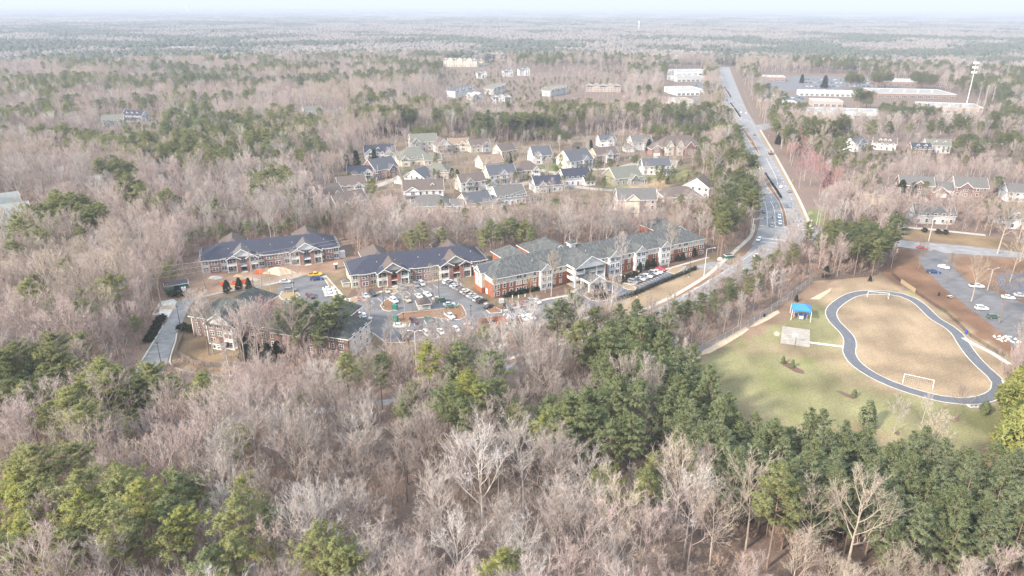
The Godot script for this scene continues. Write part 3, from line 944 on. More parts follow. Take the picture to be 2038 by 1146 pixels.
# ---------------------------------------------------------------- the long three-storey brick building
func make_long_building() -> void:
	var o := V(-7.22, -252.86)
	var turn := 28.9
	var t := thing("apartment_building", "long three-storey red brick apartment building with cream top floor and pillared entrance porch", "building", v3(o), turn)
	var L := 107.5
	var D := 17.0
	var E := 8.5
	var bands := [[-0.3, 5.65, "red_brick"], [5.65, E, "cream_siding"]]
	walls(t, 0, L, -D, 0, bands)
	roof(t, "roof", "green_grey_roof", L / 2, -D / 2, L, D, E, 4.4, 0.6)
	corner_boards(t, [0.12, L - 0.12], 0.0, 5.7, E)
	slab(t, "band_course", Vector3(0, 5.55, 0.0), Vector3(L, 5.72, 0.06), "trim")
	var sills := [0.95, 3.75, 6.45]
	for px in [[1.55, 2], [4.88, 1], [7.94, 1], [11.35, 2], [14.06, 1], [18.51, 1], [27.86, 1], [30.76, 1], [51.58, 1], [62.1, 1], [65.51, 1], [74.9, 1], [79.37, 1], [89.35, 1], [93.42, 1], [96.95, 2], [100.22, 1], [103.21, 1], [106.54, 2]]:
		for i in 3:
			window(t, Vector3(px[0], sills[i], 0.0), 1.15 * px[1], 1.6, px[1], 0.0, "glass" if (i + int(px[0])) % 3 else "blind")
	for b in [[20.48, 25.94], [53.92, 59.7], [67.62, 73.24], [81.34, 87.04]]:
		var w: float = b[1] - b[0]
		walls(t, b[0], b[1], -1.0, 1.7, [[-0.3, E, "white_siding"]])
		roof(t, "bay_roof", "green_grey_roof", (b[0] + b[1]) / 2, -2.6, 8.6, w, E, 2.6, 0.35, 0.0, 0.0, 90.0, "white_siding")
		for i in 3:
			for k in [0.27, 0.73]:
				window(t, Vector3(b[0] + w * k, sills[i], 1.7), 1.7, 1.55, 2)
	# west end: a white gabled bay over brick, a door at its foot
	walls(t, -1.6, 1.0, -12.4, -7.0, [[-0.3, 2.3, "red_brick"], [2.3, E + 0.3, "cream_siding"]])
	roof(t, "bay_roof", "slate_roof", 1.7, -9.7, 7.2, 5.4, E + 0.3, 2.2, 0.3, 0.0, 0.0, 0.0, "cream_siding")
	for y in [3.75, 6.3]:
		window(t, Vector3(-1.6, y, -9.7), 0.9, 1.4, 1, -90.0)
	door(t, Vector3(-0.01, 0.05, -5.6), 1.2, 2.1, -90.0, "trim")
	door(t, Vector3(-0.01, 0.05, -13.6), 1.2, 2.1, -90.0, "trim")
	# the entrance porch: three storeys of white columns under a gable
	var pc := 41.13
	var pw := 15.0
	var x0 := pc - pw / 2
	var x1 := pc + pw / 2
	for y in [2.95, 5.75]:
		slab(t, "balcony", Vector3(x0, y - 0.25, 0.0), Vector3(x1, y + 0.05, 6.0), "trim")
		railing(t, x0 + 0.2, x1 - 0.2, y, 5.9)
		var side := Shape.new()
		side.box(Vector3(x0, y + 0.1, 0.1), Vector3(x0 + 0.08, y + 1.05, 5.8))
		side.box(Vector3(x1 - 0.08, y + 0.1, 0.1), Vector3(x1, y + 1.05, 5.8))
		obj("railing", side, M["trim"], t)
	slab(t, "porch_floor", Vector3(x0, -0.2, 0.0), Vector3(x1, 0.12, 6.2), "concrete")
	for k in [0.02, 0.3, 0.7, 0.98]:
		slab(t, "column", Vector3(lerpf(x0, x1, k) - 0.22, 0.1, 5.72), Vector3(lerpf(x0, x1, k) + 0.22, E - 0.4, 6.16), "trim")
	slab(t, "lintel", Vector3(x0 - 0.2, E - 0.75, 5.6), Vector3(x1 + 0.2, E, 6.2), "trim")
	slab(t, "lintel", Vector3(x0 - 0.2, E - 0.75, 0.0), Vector3(x0 + 0.2, E, 5.6), "trim")
	slab(t, "lintel", Vector3(x1 - 0.2, E - 0.75, 0.0), Vector3(x1 + 0.2, E, 5.6), "trim")
	var pr := roof(t, "porch_roof", "green_grey_roof", pc, -1.2, 15.0, pw, E, 4.3, 0.5, 0.0, 0.0, 90.0, "white_siding")
	var vent := Shape.new()
	for i in 14:
		var a := TAU * i / 14
		var b := TAU * (i + 1) / 14
		vent.tri(Vector3(0, 0, 0.1), Vector3(cos(a) * 0.75, sin(a) * 0.75, 0.1), Vector3(cos(b) * 0.75, sin(b) * 0.75, 0.1))
	var vo := obj("round_vent", vent, M["pale_grey_siding"], t)
	vo.position = Vector3(pc, E + 1.9, 6.25)
	for i in 3:
		for k in [0.2, 0.5, 0.8]:
			window(t, Vector3(lerpf(x0, x1, k), sills[i] - 0.2, 0.0), 1.6, 1.7, 2)
	door(t, Vector3(pc + 1.2, 0.1, 0.0), 2.4, 2.3, 0.0, "glass")
	# the carriage porch before it
	var a1 := local(V(30.74, -258.91), o, turn)
	var a2 := local(V(36.52, -263.94), o, turn)
	var zf := maxf(a1.y, a2.y)
	for x in [a1.x, a2.x]:
		slab(t, "column", Vector3(x - 0.3, -0.2, zf - 0.6), Vector3(x + 0.3, 4.0, zf), "trim")
		slab(t, "column", Vector3(x - 0.3, -0.2, 7.0), Vector3(x + 0.3, 4.0, 7.6), "trim")
	slab(t, "lintel", Vector3(a1.x - 0.4, 3.7, 6.6), Vector3(a1.x + 0.3, 4.35, zf), "trim")
	slab(t, "lintel", Vector3(a2.x - 0.3, 3.7, 6.6), Vector3(a2.x + 0.4, 4.35, zf), "trim")
	slab(t, "lintel", Vector3(a1.x + 0.3, 3.7, zf - 0.6), Vector3(a2.x - 0.3, 4.35, zf), "trim")
	roof(t, "carriage_porch_roof", "green_grey_roof", (a1.x + a2.x) / 2, (6.2 + zf) / 2, zf - 6.2, a2.x - a1.x, 4.35, 2.1, 0.5, 0.0, 0.0, 90.0, "white_siding")
	# a lantern on the ridge
	var cup := slab(t, "cupola", Vector3(pc - 1.3, E + 3.4, -D / 2 - 1.3), Vector3(pc + 1.3, E + 6.0, -D / 2 + 1.3), "white_siding")
	for q in [[0.0, Vector3(pc, E + 4.7, -D / 2 + 1.3)], [-90.0, Vector3(pc - 1.3, E + 4.7, -D / 2)]]:
		window(t, q[1], 1.5, 0.9, 2, q[0], "blind")
	roof(t, "cupola_roof", "green_grey_roof", pc, -D / 2, 2.6, 2.6, E + 6.0, 1.3, 0.4)
	# wings behind
	for q in [[local(V(17.03, -285.31), o, turn), 17.0, 12.0, 4.2, E], [local(V(4.11, -276.25), o, turn), 11.0, 9.0, 3.2, E - 0.8], [local(V(82.18, -301.87), o, turn), 12.0, 12.0, 3.4, E]]:
		var p: Vector2 = q[0]
		walls(t, p.x - q[1] / 2, p.x + q[1] / 2, -D - 14.0, -D, [[-0.3, q[4], "red_brick"]])
		roof(t, "rear_roof", "green_grey_roof", p.x, -D - 4.0, 21.0, q[1], q[4], q[3] + 0.4, 0.5, 0.0, -1.0, 90.0)
	# roof vents
	for k in [0.18, 0.42, 0.6, 0.83]:
		var s := Shape.new()
		s.tube(Vector3.ZERO, Vector3(0, 0.8, 0), 0.12, 0.12, 6)
		var v := obj("roof_vent", s, M["galvanised"], t)
		v.position = Vector3(L * k, E + 2.4, -3.6)
	for i in 13:
		block(o, turn, 4.0 + i * 8.4, -8.5, 12.0)
	for q in [1099, 1039]:
		block(o, turn, 45.0 if q == 1099 else 24.0, -24.0, 11.0)


func block(o: Vector2, turn: float, x: float, z: float, r: float) -> void:
	var a := deg_to_rad(turn)
	blocked.append([o + Vector2(x * cos(a) + z * sin(a), -x * sin(a) + z * cos(a)), r])


# ---------------------------------------------------------------- the two two-storey blocks
func make_twin_buildings() -> void:
	two_storey("apartment_block", "two-storey navy-roofed block with rose brick, beige siding and white balconies", V(-64.46, -262.74), 20.0, "rose_brick", "beige_siding", "grey_siding", "red_brick", false)
	two_storey("apartment_block", "unfinished two-storey navy-roofed block still in white house wrap and brick", V(-130.96, -278.57), 20.3, "rose_brick", "house_wrap", "house_wrap", "blue_siding", true)


func two_storey(called: String, label: String, o: Vector2, turn: float, brick: String, siding: String, gable: String, awning: String, raw: bool) -> void:
	var t := thing(called, label, "building", v3(o), turn)
	var L := 57.0
	var D := 16.0
	var E := 6.2
	walls(t, 0, L, -D, 0, [[-0.3, E, siding]])
	roof(t, "roof", "navy_roof", L / 2, -D / 2, L, D, E, 4.4, 0.55, 9.5, 9.5, 0.0)
	var w := [0, 3.41, 7.55, 10.3, 14.19, 15.64, 18.13, 19.58, 22.93, 25.25, 33.12, 36.14, 39.83, 41.57, 44.42, 45.97, 49.29, 50.51, 54.54]
	var rows := [0.95, 3.75]
	# brick projections with small hips
	for q in [[w[1], w[2], 1], [w[9], w[10], 2], [w[17], w[18], 1]]:
		walls(t, q[0], q[1], -1.0, 0.9, [[-0.3, E, brick]])
		roof(t, "hip_roof", "navy_roof", (q[0] + q[1]) / 2, -2.2, 6.2, q[1] - q[0], E, (q[1] - q[0]) * 0.27, 0.45, -1.0, 0.0, 90.0)
		for y in rows:
			if q[2] == 1:
				window(t, Vector3((q[0] + q[1]) / 2, y, 0.9), 2.2, 1.5, 2)
			else:
				for k in [0.28, 0.72]:
					window(t, Vector3(lerpf(q[0], q[1], k), y, 0.9), 2.2, 1.5, 2)
	# siding between them
	for x in [(w[0] + w[1]) / 2, (w[2] + w[3]) / 2, (w[8] + w[9]) / 2, (w[10] + w[11]) / 2, (w[16] + w[17]) / 2, (w[18] + L) / 2]:
		for y in rows:
			window(t, Vector3(x, y, 0.0), 1.9, 1.5, 2)
	corner_boards(t, [0.12, L - 0.12], 0.0, 0.0, E)
	# two gabled pairs: balcony, brick pier, entry, brick pier, balcony
	for q in [[w[3], w[4], w[5], w[6], w[7], w[8]], [w[11], w[12], w[13], w[14], w[15], w[16]]]:
		var mid: float = (q[0] + q[5]) / 2
		var wide: float = q[5] - q[0]
		roof(t, "gable_roof", "brown_roof" if not raw else "grey_roof", mid, -3.4, 11.6, wide * 0.78, E + 0.55, 3.3, 0.5, 0.0, 0.0, 90.0, gable)
		walls(t, mid - wide * 0.39, mid + wide * 0.39, -1.0, 1.9, [[E - 0.3, E + 0.6, gable]])
		# the white crest of the pediment
		var crest := Shape.new()
		crest.box(Vector3(-0.9, -0.25, 0), Vector3(0.9, 0.25, 0.08))
		crest.box(Vector3(-0.55, 0.25, 0), Vector3(0.55, 0.5, 0.08))
		crest.box(Vector3(-0.2, 0.5, 0), Vector3(0.2, 0.85, 0.08))
		var c := obj("crest", crest, M["trim"], t)
		c.position = Vector3(mid, E + 1.6, 1.92 + 0.02)
		# piers of brick at the entry
		for k in [[q[1], q[2]], [q[3], q[4]]]:
			walls(t, k[0], k[1], -0.5, 3.0, [[-0.3, E, brick]])
		# balconies on both storeys, each pair under its own little gable
		for k in [[q[0], q[1], q[2]], [q[4], q[5], q[3]]]:
			var a: float = k[0]
			var b: float = k[1]
			slab(t, "balcony", Vector3(a, 2.85, 0.0), Vector3(b, 3.12, 2.9), "trim")
			slab(t, "porch_floor", Vector3(a, -0.2, 0.0), Vector3(b, 0.1, 2.9), "concrete")
			railing(t, a + 0.1, b - 0.1, 3.12, 2.8)
			for x in [a + 0.16, b - 0.16]:
				slab(t, "post", Vector3(x - 0.14, 0.1, 2.6), Vector3(x + 0.14, 2.85, 2.88), "trim")
				slab(t, "post", Vector3(x - 0.14, 3.12, 2.6), Vector3(x + 0.14, E, 2.88), "trim")
			slab(t, "side_wall", Vector3(a, 0.1, 0.02), Vector3(a + 0.14, E, 1.5), siding)
			for y in [0.2, 3.2]:
				window(t, Vector3((a + b) / 2 - 0.9, y, 0.0), 1.6, 1.9, 2)
				window(t, Vector3((a + b) / 2 + 1.2, y + 0.6, 0.0), 1.0, 1.3, 1)
			var lo: float = minf(a, k[2])
			var hi: float = maxf(b, k[2])
			roof(t, "porch_roof", "navy_roof", (lo + hi) / 2, 0.9, 4.4, hi - lo, E, 1.6, 0.4, 0.0, 0.0, 90.0, "tan_siding" if not raw else "house_wrap")
		# entry: awning roof, doors, window above
		var s := Shape.new()
		s.slope(Vector3(q[2], 2.75, 2.8), Vector3(q[3], 2.75, 2.8), Vector3(q[3], 3.7, 0.3), Vector3(q[2], 3.7, 0.3))
		s.quad(Vector3(q[2], 2.6, 0.3), Vector3(q[3], 2.6, 0.3), Vector3(q[3], 2.6, 2.8), Vector3(q[2], 2.6, 2.8))
		s.quad(Vector3(q[2], 2.6, 2.8), Vector3(q[3], 2.6, 2.8), Vector3(q[3], 2.75, 2.8), Vector3(q[2], 2.75, 2.8))
		obj("awning", s, M[awning], t)
		slab(t, "awning_beam", Vector3(q[2], 2.3, 2.72), Vector3(q[3], 2.59, 2.92), "trim")
		window(t, Vector3((q[2] + q[3]) / 2, 4.0, 0.0), 2.0, 1.4, 2)
		door(t, Vector3((q[2] + q[3]) / 2, 0.05, 0.0), 1.8, 2.2, 0.0, "glass")
		slab(t, "entry_slab", Vector3(q[2], -0.2, 0.0), Vector3(q[3], 0.08, 4.2), "pale_concrete")
	# rear wings whose roofs stand above the ridge
	for x in [L * 0.23, L * 0.79]:
		walls(t, x - 5.0, x + 5.0, -D - 9.0, -D, [[-0.3, E, siding]])
		roof(t, "rear_roof", "brown_roof", x, -D - 1.0, 20.0, 11.0, E + 0.2, 4.4, 0.5, -1.0, -1.0, 90.0)
	for y in rows:
		for z in [-5.0, -11.0]:
			window(t, Vector3(0.0, y, z), 0.8, 1.2, 1, -90.0)
	if not raw:
		walls(t, -3.2, -0.3, -4.6, -2.0, [[-0.3, 2.4, "beige_siding"]])
		roof(t, "shed_roof", "grey_roof", -1.75, -3.3, 2.9, 2.6, 2.4, 1.0, 0.25)
	else:
		walls(t, L + 0.3, L + 2.8, -3.4, -0.8, [[-0.3, 2.9, "house_wrap"]])
	for k in [0.2, 0.33, 0.5, 0.66, 0.9]:
		var s := Shape.new()
		s.tube(Vector3.ZERO, Vector3(0, 0.7, 0), 0.13, 0.13, 6)
		var v := obj("roof_vent", s, M["pale_pole"], t)
		v.position = Vector3(L * k, E + 2.0, -4.2)
	for i in 7:
		block(o, turn, 4.0 + i * 8.3, -8.0, 12.0)
		block(o, turn, 4.0 + i * 8.3, -17.0, 9.0)
		block(o, turn, 4.0 + i * 8.3, 4.0, 8.0)


# ---------------------------------------------------------------- the green-roofed block behind the trees
func make_corner_building() -> void:
	var o := V(-109.5, -219.0)
	var turn := -17.0
	var t := thing("brick_apartment_block", "three-storey brown brick block with streaked green-grey hip roofs, half hidden by pines", "building", v3(o), turn)
	var L := 60.0
	var D := 14.5
	var E := 7.9
	var bands := [[-0.3, 2.9, "brown_brick"], [2.9, 5.7, "brown_brick"], [5.7, E, "brown_brick"]]
	walls(t, 0, L, -D, 0, bands)
	roof(t, "roof", "green_roof", L / 2, -D / 2, L, D, E, 4.6, 0.6, 8.5, 8.5)
	# the gabled wing that steps forward
	walls(t, 9.0, 20.5, -2.0, 3.6, [[-0.3, E, "brown_brick"]])
	roof(t, "gable_roof", "green_roof", 14.75, -2.6, 13.0, 11.5, E, 4.2, 0.5, 0.0, 0.0, 90.0, "white_siding")
	walls(t, 34.0, 43.0, -2.0, 2.2, [[-0.3, E, "brown_brick"]])
	roof(t, "gable_roof", "green_roof", 38.5, -2.8, 11.0, 9.0, E, 3.4, 0.5, -1.0, 0.0, 90.0)
	for x in [12.0, 46.0]:
		walls(t, x - 5.5, x + 5.5, -D - 8.0, -D, bands)
		roof(t, "rear_roof", "green_roof", x, -D - 1.5, 17.0, 11.0, E, 4.4, 0.5, 0.0, -1.0, 90.0)
	corner_boards(t, [0.15, 8.7], 0.0, 0.0, E)
	corner_boards(t, [9.2, 20.3], 3.6, 0.0, E)
	for y in [0.9, 3.6, 6.2]:
		for x in [2.4, 5.8, 24.0, 28.5, 32.0, 46.0, 50.0, 54.0, 57.5]:
			window(t, Vector3(x, y, 0.0), 1.5, 1.5, 2)
		for x in [11.2, 14.2]:
			window(t, Vector3(x, y, 3.6), 1.6, 1.5, 2)
		for z in [-3.5, -7.5, -11.5]:
			window(t, Vector3(L + 0.25, y, z), 1.3, 1.5, 1, 90.0)
	# corner balconies of the wing
	for y in [0.1, 2.9, 5.7]:
		slab(t, "balcony", Vector3(17.0, y - 0.2, 3.6), Vector3(20.5, y, 5.4), "trim")
		if y > 1.0:
			railing(t, 17.0, 20.5, y, 5.3)
		window(t, Vector3(18.7, y + 0.1, 3.6), 2.2, 2.0, 2)
	for x in [17.1, 20.4]:
		slab(t, "post", Vector3(x - 0.12, 0.1, 5.1), Vector3(x + 0.12, E, 5.35), "trim")
	# the garden porch with its tan roof
	walls(t, 13.0, 16.4, 3.6, 6.6, [[-0.3, 2.6, "white_siding"]])
	roof(t, "porch_roof", "tan_roof", 14.7, 5.0, 3.4, 3.6, 2.6, 1.0, 0.4)
	for x in [13.9, 15.5]:
		window(t, Vector3(x, 0.5, 6.6), 1.0, 1.7, 1)
	walls(t, L, L + 0.25, -D + 0.5, -0.5, [[0.0, E - 0.3, "pale_grey_siding"]])
	for k in [0.42, 0.56]:
		var s := Shape.new()
		s.tube(Vector3.ZERO, Vector3(0, 0.8, 0), 0.13, 0.13, 6)
		var v := obj("roof_vent", s, M["pale_pole"], t)
		v.position = Vector3(L * k, E + 2.2, -3.6)
	for i in 7:
		block(o, turn, 4.0 + i * 8.6, -6.0, 11.0)



# ---------------------------------------------------------------- houses
# q: w, d (main block), h (eave), wall, roof, turn, plus options
func house(label: String, at: Vector2, turn: float, q: Dictionary) -> Node3D:
	var t := thing("house", label, "house", v3(at), turn, q.get("group", ""))
	t.scale = Vector3.ONE * 1.1
	var w: float = q.get("w", 13.0)
	var d: float = q.get("d", 10.0)
	var h: float = q.get("h", 5.8)
	var wall: String = q.get("wall", "white_siding")
	var look: String = q.get("roof", "grey_roof")
	var front: String = q.get("front", wall)
	var rise: float = q.get("rise", d * 0.36)
	var floors := 1 if h < 4.5 else (3 if h > 7.5 else 2)
	walls(t, -w / 2, w / 2, -d / 2, d / 2, [[-0.3, h, wall]])
	if q.get("hip", false):
		roof(t, "roof", look, 0, 0, w, d, h, rise, 0.45)
	elif q.get("deep", false):
		roof(t, "roof", look, 0, 0, d, w, h, q.get("rise", w * 0.36), 0.4, 0.0, 0.0, 90.0, wall)
	else:
		roof(t, "roof", look, 0, 0, w, d, h, rise, 0.4, 0.0, 0.0, 0.0, wall)
	if front != wall:
		slab(t, "front_wall", Vector3(-w / 2 + 0.02, 0, d / 2), Vector3(w / 2 - 0.02, h - 0.05, d / 2 + 0.08), front)
	var z := d / 2 + (0.08 if front != wall else 0.0)
	var n := maxi(2, int(w / 3.2))
	for f in floors:
		for i in n:
			var x := lerpf(-w / 2, w / 2, (i + 0.5) / n)
			if f == 0 and i == n / 2:
				door(t, Vector3(x, 0.1, z))
				continue
			if f == 0 and q.has("garage") and signf(x) == signf(q.garage):
				continue
			window(t, Vector3(x, 0.9 + f * 2.8, z), 1.25, 1.5, 1)
		for s in [-1.0, 1.0]:
			for k in [-0.25, 0.25]:
				window(t, Vector3(s * w / 2, 1.0 + f * 2.8, d * k), 0.9, 1.3, 1, 90.0 * s)
	for g in q.get("gables", []):
		# [x, width, step forward, height, roof rise]
		var x0: float = g[0] - g[1] / 2
		walls(t, x0, x0 + g[1], d / 2 - 1.0, d / 2 + g[2], [[-0.3, g[3], g[5] if g.size() > 5 else front]])
		roof(t, "gable_roof", look, g[0], d / 2 + g[2] / 2 - d * 0.22, g[2] + d * 0.44, g[1], g[3], g[4], 0.35, 0.0, 0.0, 90.0, g[5] if g.size() > 5 else front)
		for f in (2 if g[3] > 4.5 else 1):
			window(t, Vector3(g[0], 0.8 + f * 2.8, d / 2 + g[2]), 1.9, 1.5, 2)
	if q.has("garage"):
		var s := signf(q.garage)
		var gw := absf(q.garage)
		var x0 := s * w / 2 if s > 0 else -w / 2 - gw
		var zf: float = d / 2 + q.get("garage_out", 1.5)
		var gh: float = q.get("garage_h", 3.0)
		walls(t, x0 + 0.02, x0 + gw, zf - 7.0, zf, [[-0.3, gh, front]])
		roof(t, "garage_roof", look, x0 + gw / 2, zf - 3.5, 7.0, gw, gh, gw * 0.36, 0.4, 0.0, 0.0, 90.0, front)
		garage_door(t, Vector3(x0 + gw / 2, 0.05, zf), minf(4.9, gw - 0.8))
		if gh > 4.0:
			window(t, Vector3(x0 + gw / 2, 3.4, zf), 1.9, 1.3, 2)
	for x in q.get("dormers", []):
		var y := h + 0.25 * rise
		walls(t, x - 0.9, x + 0.9, d * 0.08, d * 0.33, [[h + 0.1, y + 1.3, front]])
		roof(t, "dormer_roof", look, x, d * 0.16, d * 0.38, 1.8, y + 1.3, 0.9, 0.2, 0.0, 0.0, 90.0, front)
		window(t, Vector3(x, y - 0.1, d * 0.33), 0.9, 1.1, 1)
	if q.has("porch"):
		var p: Array = q.porch   # x0, x1, depth
		slab(t, "porch_floor", Vector3(p[0], -0.2, z), Vector3(p[1], 0.35, z + p[2]), "concrete")
		for i in 4:
			var x := lerpf(p[0] + 0.15, p[1] - 0.15, i / 3.0)
			slab(t, "post", Vector3(x - 0.11, 0.35, z + p[2] - 0.3), Vector3(x + 0.11, 2.7, z + p[2] - 0.08), "trim")
		var s := Shape.new()
		s.slope(Vector3(p[0] - 0.3, 2.75, z + p[2] + 0.25), Vector3(p[1] + 0.3, 2.75, z + p[2] + 0.25), Vector3(p[1] + 0.3, 3.6, z + 0.02), Vector3(p[0] - 0.3, 3.6, z + 0.02))
		s.quad(Vector3(p[0] - 0.3, 2.62, z + p[2] + 0.25), Vector3(p[1] + 0.3, 2.62, z + p[2] + 0.25), Vector3(p[1] + 0.3, 2.75, z + p[2] + 0.25), Vector3(p[0] - 0.3, 2.75, z + p[2] + 0.25))
		s.quad(Vector3(p[0] - 0.3, 2.62, z + 0.02), Vector3(p[1] + 0.3, 2.62, z + 0.02), Vector3(p[1] + 0.3, 2.62, z + p[2] + 0.25), Vector3(p[0] - 0.3, 2.62, z + p[2] + 0.25))
		obj("porch_roof", s, M[q.get("porch_roof", look)], t)
	if q.has("wing"):
		var g: Array = q.wing    # x0, x1, z0, z1, height, rise, wall, ridge turn
		walls(t, g[0], g[1], g[2], g[3], [[-0.3, g[4], g[6]]])
		var lx: float = g[1] - g[0]
		var lz: float = g[3] - g[2]
		if g[7] > 45.0:
			roof(t, "wing_roof", look, (g[0] + g[1]) / 2, (g[2] + g[3]) / 2, lz, lx, g[4], g[5], 0.4, 0.0, 0.0, 90.0, g[6])
		else:
			roof(t, "wing_roof", look, (g[0] + g[1]) / 2, (g[2] + g[3]) / 2, lx, lz, g[4], g[5], 0.4, 0.0, 0.0, 0.0, g[6])
		for k in [0.3, 0.7]:
			window(t, Vector3(lerpf(g[0], g[1], k), 0.9, g[3]), 1.2, 1.5, 1)
			if g[4] > 4.8:
				window(t, Vector3(lerpf(g[0], g[1], k), 3.6, g[3]), 1.2, 1.5, 1)
		if g[0] < -w / 2 - 0.5:
			window(t, Vector3(g[0], 1.2, (g[2] + g[3]) / 2), 1.0, 1.4, 1, -90.0)
	if q.get("chimney", false):
		slab(t, "chimney", Vector3(-w / 2 - 0.7, -0.2, -0.8), Vector3(-w / 2 - 0.02, h + rise + 0.9, 0.8), "brown_brick")
	blocked.append([at, q.get("room", maxf(w, d) * 0.72)])
	# keep the view to it open on the near side
	blocked.append([at - at.normalized() * 11.0, 7.5])
	return t


func make_houses() -> void:
	house("pale grey gabled house with brown roof at the estate's western edge", V(-106.2, -393.85), 38.0, {"w": 13.0, "d": 11.0, "h": 6.2, "wall": "pale_grey_siding", "roof": "brown_roof", "wing": [-10.5, -6.5, -3.5, 3.0, 5.6, 1.0, "pale_grey_siding", 0.0], "gables": [[3.0, 5.0, 1.2, 5.6, 2.2]]})
	house("pale grey house with long brown roof, in front of its gabled neighbour", V(-91.65, -380.12), 40.0, {"w": 17.0, "d": 11.0, "h": 5.6, "wall": "pale_grey_siding", "roof": "brown_roof", "gables": [[-4.0, 4.5, 1.4, 4.6, 2.0]], "chimney": true})
	house("brown-roofed house behind the two grey gabled ones", V(-97.85, -419.8), 20.0, {"w": 15.0, "d": 11.0, "h": 5.2, "wall": "pink_siding", "roof": "brown_roof", "gables": [[3.5, 5.0, 2.0, 4.8, 2.2, "white_siding"]]})
	house("navy-roofed tan house with white porch by the brick gable", V(-97.99, -454.5), 12.0, {"w": 17.0, "d": 10.0, "h": 4.6, "wall": "tan_siding", "roof": "navy_roof", "front": "pale_grey_siding", "gables": [[3.5, 5.0, 1.4, 5.2, 2.2, "white_siding"]], "porch": [1.5, 8.0, 2.2]})
	house("red brick gable house with blue-grey roof", V(-87.71, -463.5), 48.0, {"w": 17.0, "d": 13.0, "h": 5.8, "rise": 5.4, "wall": "rose_brick", "roof": "slate_roof", "gables": [[3.0, 5.5, 2.0, 5.4, 2.6, "brown_brick"]]})
	house("white two-gable house with navy roof at the estate's upper corner", V(-98.86, -523.2), 14.0, {"w": 20.0, "d": 11.0, "h": 5.0, "roof": "navy_roof", "gables": [[-6.5, 6.5, 1.5, 5.0, 2.6], [6.0, 6.5, 4.0, 4.6, 2.6]], "dormers": [-1.0]})
	house("wide beige house under a big sage hip roof", V(-71.11, -505.7), 18.0, {"w": 22.0, "d": 16.0, "h": 4.6, "rise": 6.0, "wall": "cream_siding", "roof": "sage_roof", "hip": true, "wing": [5.0, 16.0, 3.0, 11.0, 3.8, 3.0, "cream_siding", 0.0], "gables": [[-7.0, 5.5, 2.0, 4.6, 2.6]]})
	house("large stone-grey house with green-grey roof at the wood's edge", V(-70.94, -559.4), 16.0, {"w": 19.0, "d": 13.0, "h": 6.4, "wall": "pale_grey_siding", "roof": "sage_roof", "gables": [[-5.5, 6.5, 2.0, 6.4, 3.0, "grey_siding"]], "wing": [9.0, 17.0, -4.0, 6.0, 4.5, 3.2, "pale_grey_siding", 90.0]})
	house("white steep-gabled house with columned porch beside the stone-grey one", V(-54.68, -547.3), 24.0, {"w": 10.0, "d": 10.0, "h": 5.2, "deep": true, "rise": 5.0, "roof": "brown_roof", "porch": [-4.5, 5.0, 2.4], "front": "pink_siding"})
	house("pink-roofed house behind the bare garden trees", V(-42.79, -555.7), 10.0, {"w": 14.0, "d": 10.0, "h": 5.0, "wall": "pink_siding", "roof": "tan_roof", "gables": [[3.0, 5.0, 1.0, 5.0, 2.4, "cream_siding"]]})
	house("brown house with white end gable near the wood", V(-26.78, -551.9), 24.0, {"w": 15.0, "d": 10.0, "h": 5.0, "wall": "cream_siding", "roof": "brown_roof", "gables": [[4.0, 6.0, 1.5, 4.8, 2.6, "blue_siding"]]})
	house("low tan-roofed house with dark gable vent", V(-16.28, -493), 30.0, {"w": 15.0, "d": 11.0, "h": 4.2, "wall": "cream_siding", "roof": "tan_roof", "gables": [[-4.0, 4.0, 1.0, 4.2, 2.0]]})
	house("beige half-hidden gable house behind the dark evergreen", V(-6.05, -528.7), 40.0, {"w": 13.0, "d": 10.0, "h": 5.4, "wall": "cream_siding", "roof": "brown_roof", "front": "tan_siding"})
	house("white-gabled house with slate-blue roof in the middle lane", V(-59.19, -443.9), -24.0, {"w": 14.0, "d": 12.0, "h": 4.6, "wall": "white_siding", "roof": "slate_roof", "deep": true, "rise": 4.4, "garage": -6.0})
	house("grey-green roofed brick house above the middle lane", V(-49.29, -461.2), -6.0, {"w": 15.0, "d": 11.0, "h": 4.6, "wall": "pink_siding", "roof": "sage_roof", "hip": true})
	house("white townhouse pair with brown roofs and a dormer", V(-52.32, -404.9), 8.0, {"w": 21.0, "d": 10.0, "h": 6.0, "rise": 4.6, "front": "white_siding", "wall": "blue_siding", "roof": "brown_roof", "porch": [-10.0, -1.0, 2.2], "dormers": [5.0], "gables": [[-5.5, 7.0, 0.8, 5.8, 2.2]]})
	house("low grey hip-roofed house at the estate's front row", V(-45.17, -379.75), 4.0, {"w": 20.0, "d": 13.0, "h": 4.0, "wall": "pink_siding", "roof": "grey_roof", "hip": true, "rise": 4.2, "wing": [10.0, 16.0, -4.0, 4.0, 3.4, 2.4, "white_siding", 0.0]})
	house("beige house with brown roof, garage and two front gables", V(-26.11, -428.5), 26.0, {"w": 15.0, "d": 10.0, "h": 5.6, "wall": "cream_siding", "front": "pale_grey_siding", "roof": "brown_roof", "gables": [[-2.5, 5.0, 1.2, 5.6, 2.4]], "porch": [-5.0, 2.5, 2.2], "garage": 6.0})
	house("cream-ended white house with gable dormer and slate roof", V(-8.37, -447.5), 24.0, {"w": 17.0, "d": 11.0, "h": 5.8, "rise": 4.6, "wall": "cream_siding", "front": "white_siding", "roof": "slate_roof", "gables": [[0.5, 5.0, 0.8, 6.0, 2.6]], "porch": [-4.5, 8.0, 2.0]})
	var sun_room := house("white end-gabled house with dark roof and tan-roofed sunroom", V(-2.81, -397.61), 24.0, {"w": 16.0, "d": 12.0, "h": 4.6, "rise": 4.6, "roof": "grey_roof"})
	walls(sun_room, 8.0, 15.0, -4.0, 5.0, [[-0.3, 3.2, "white_siding"]])
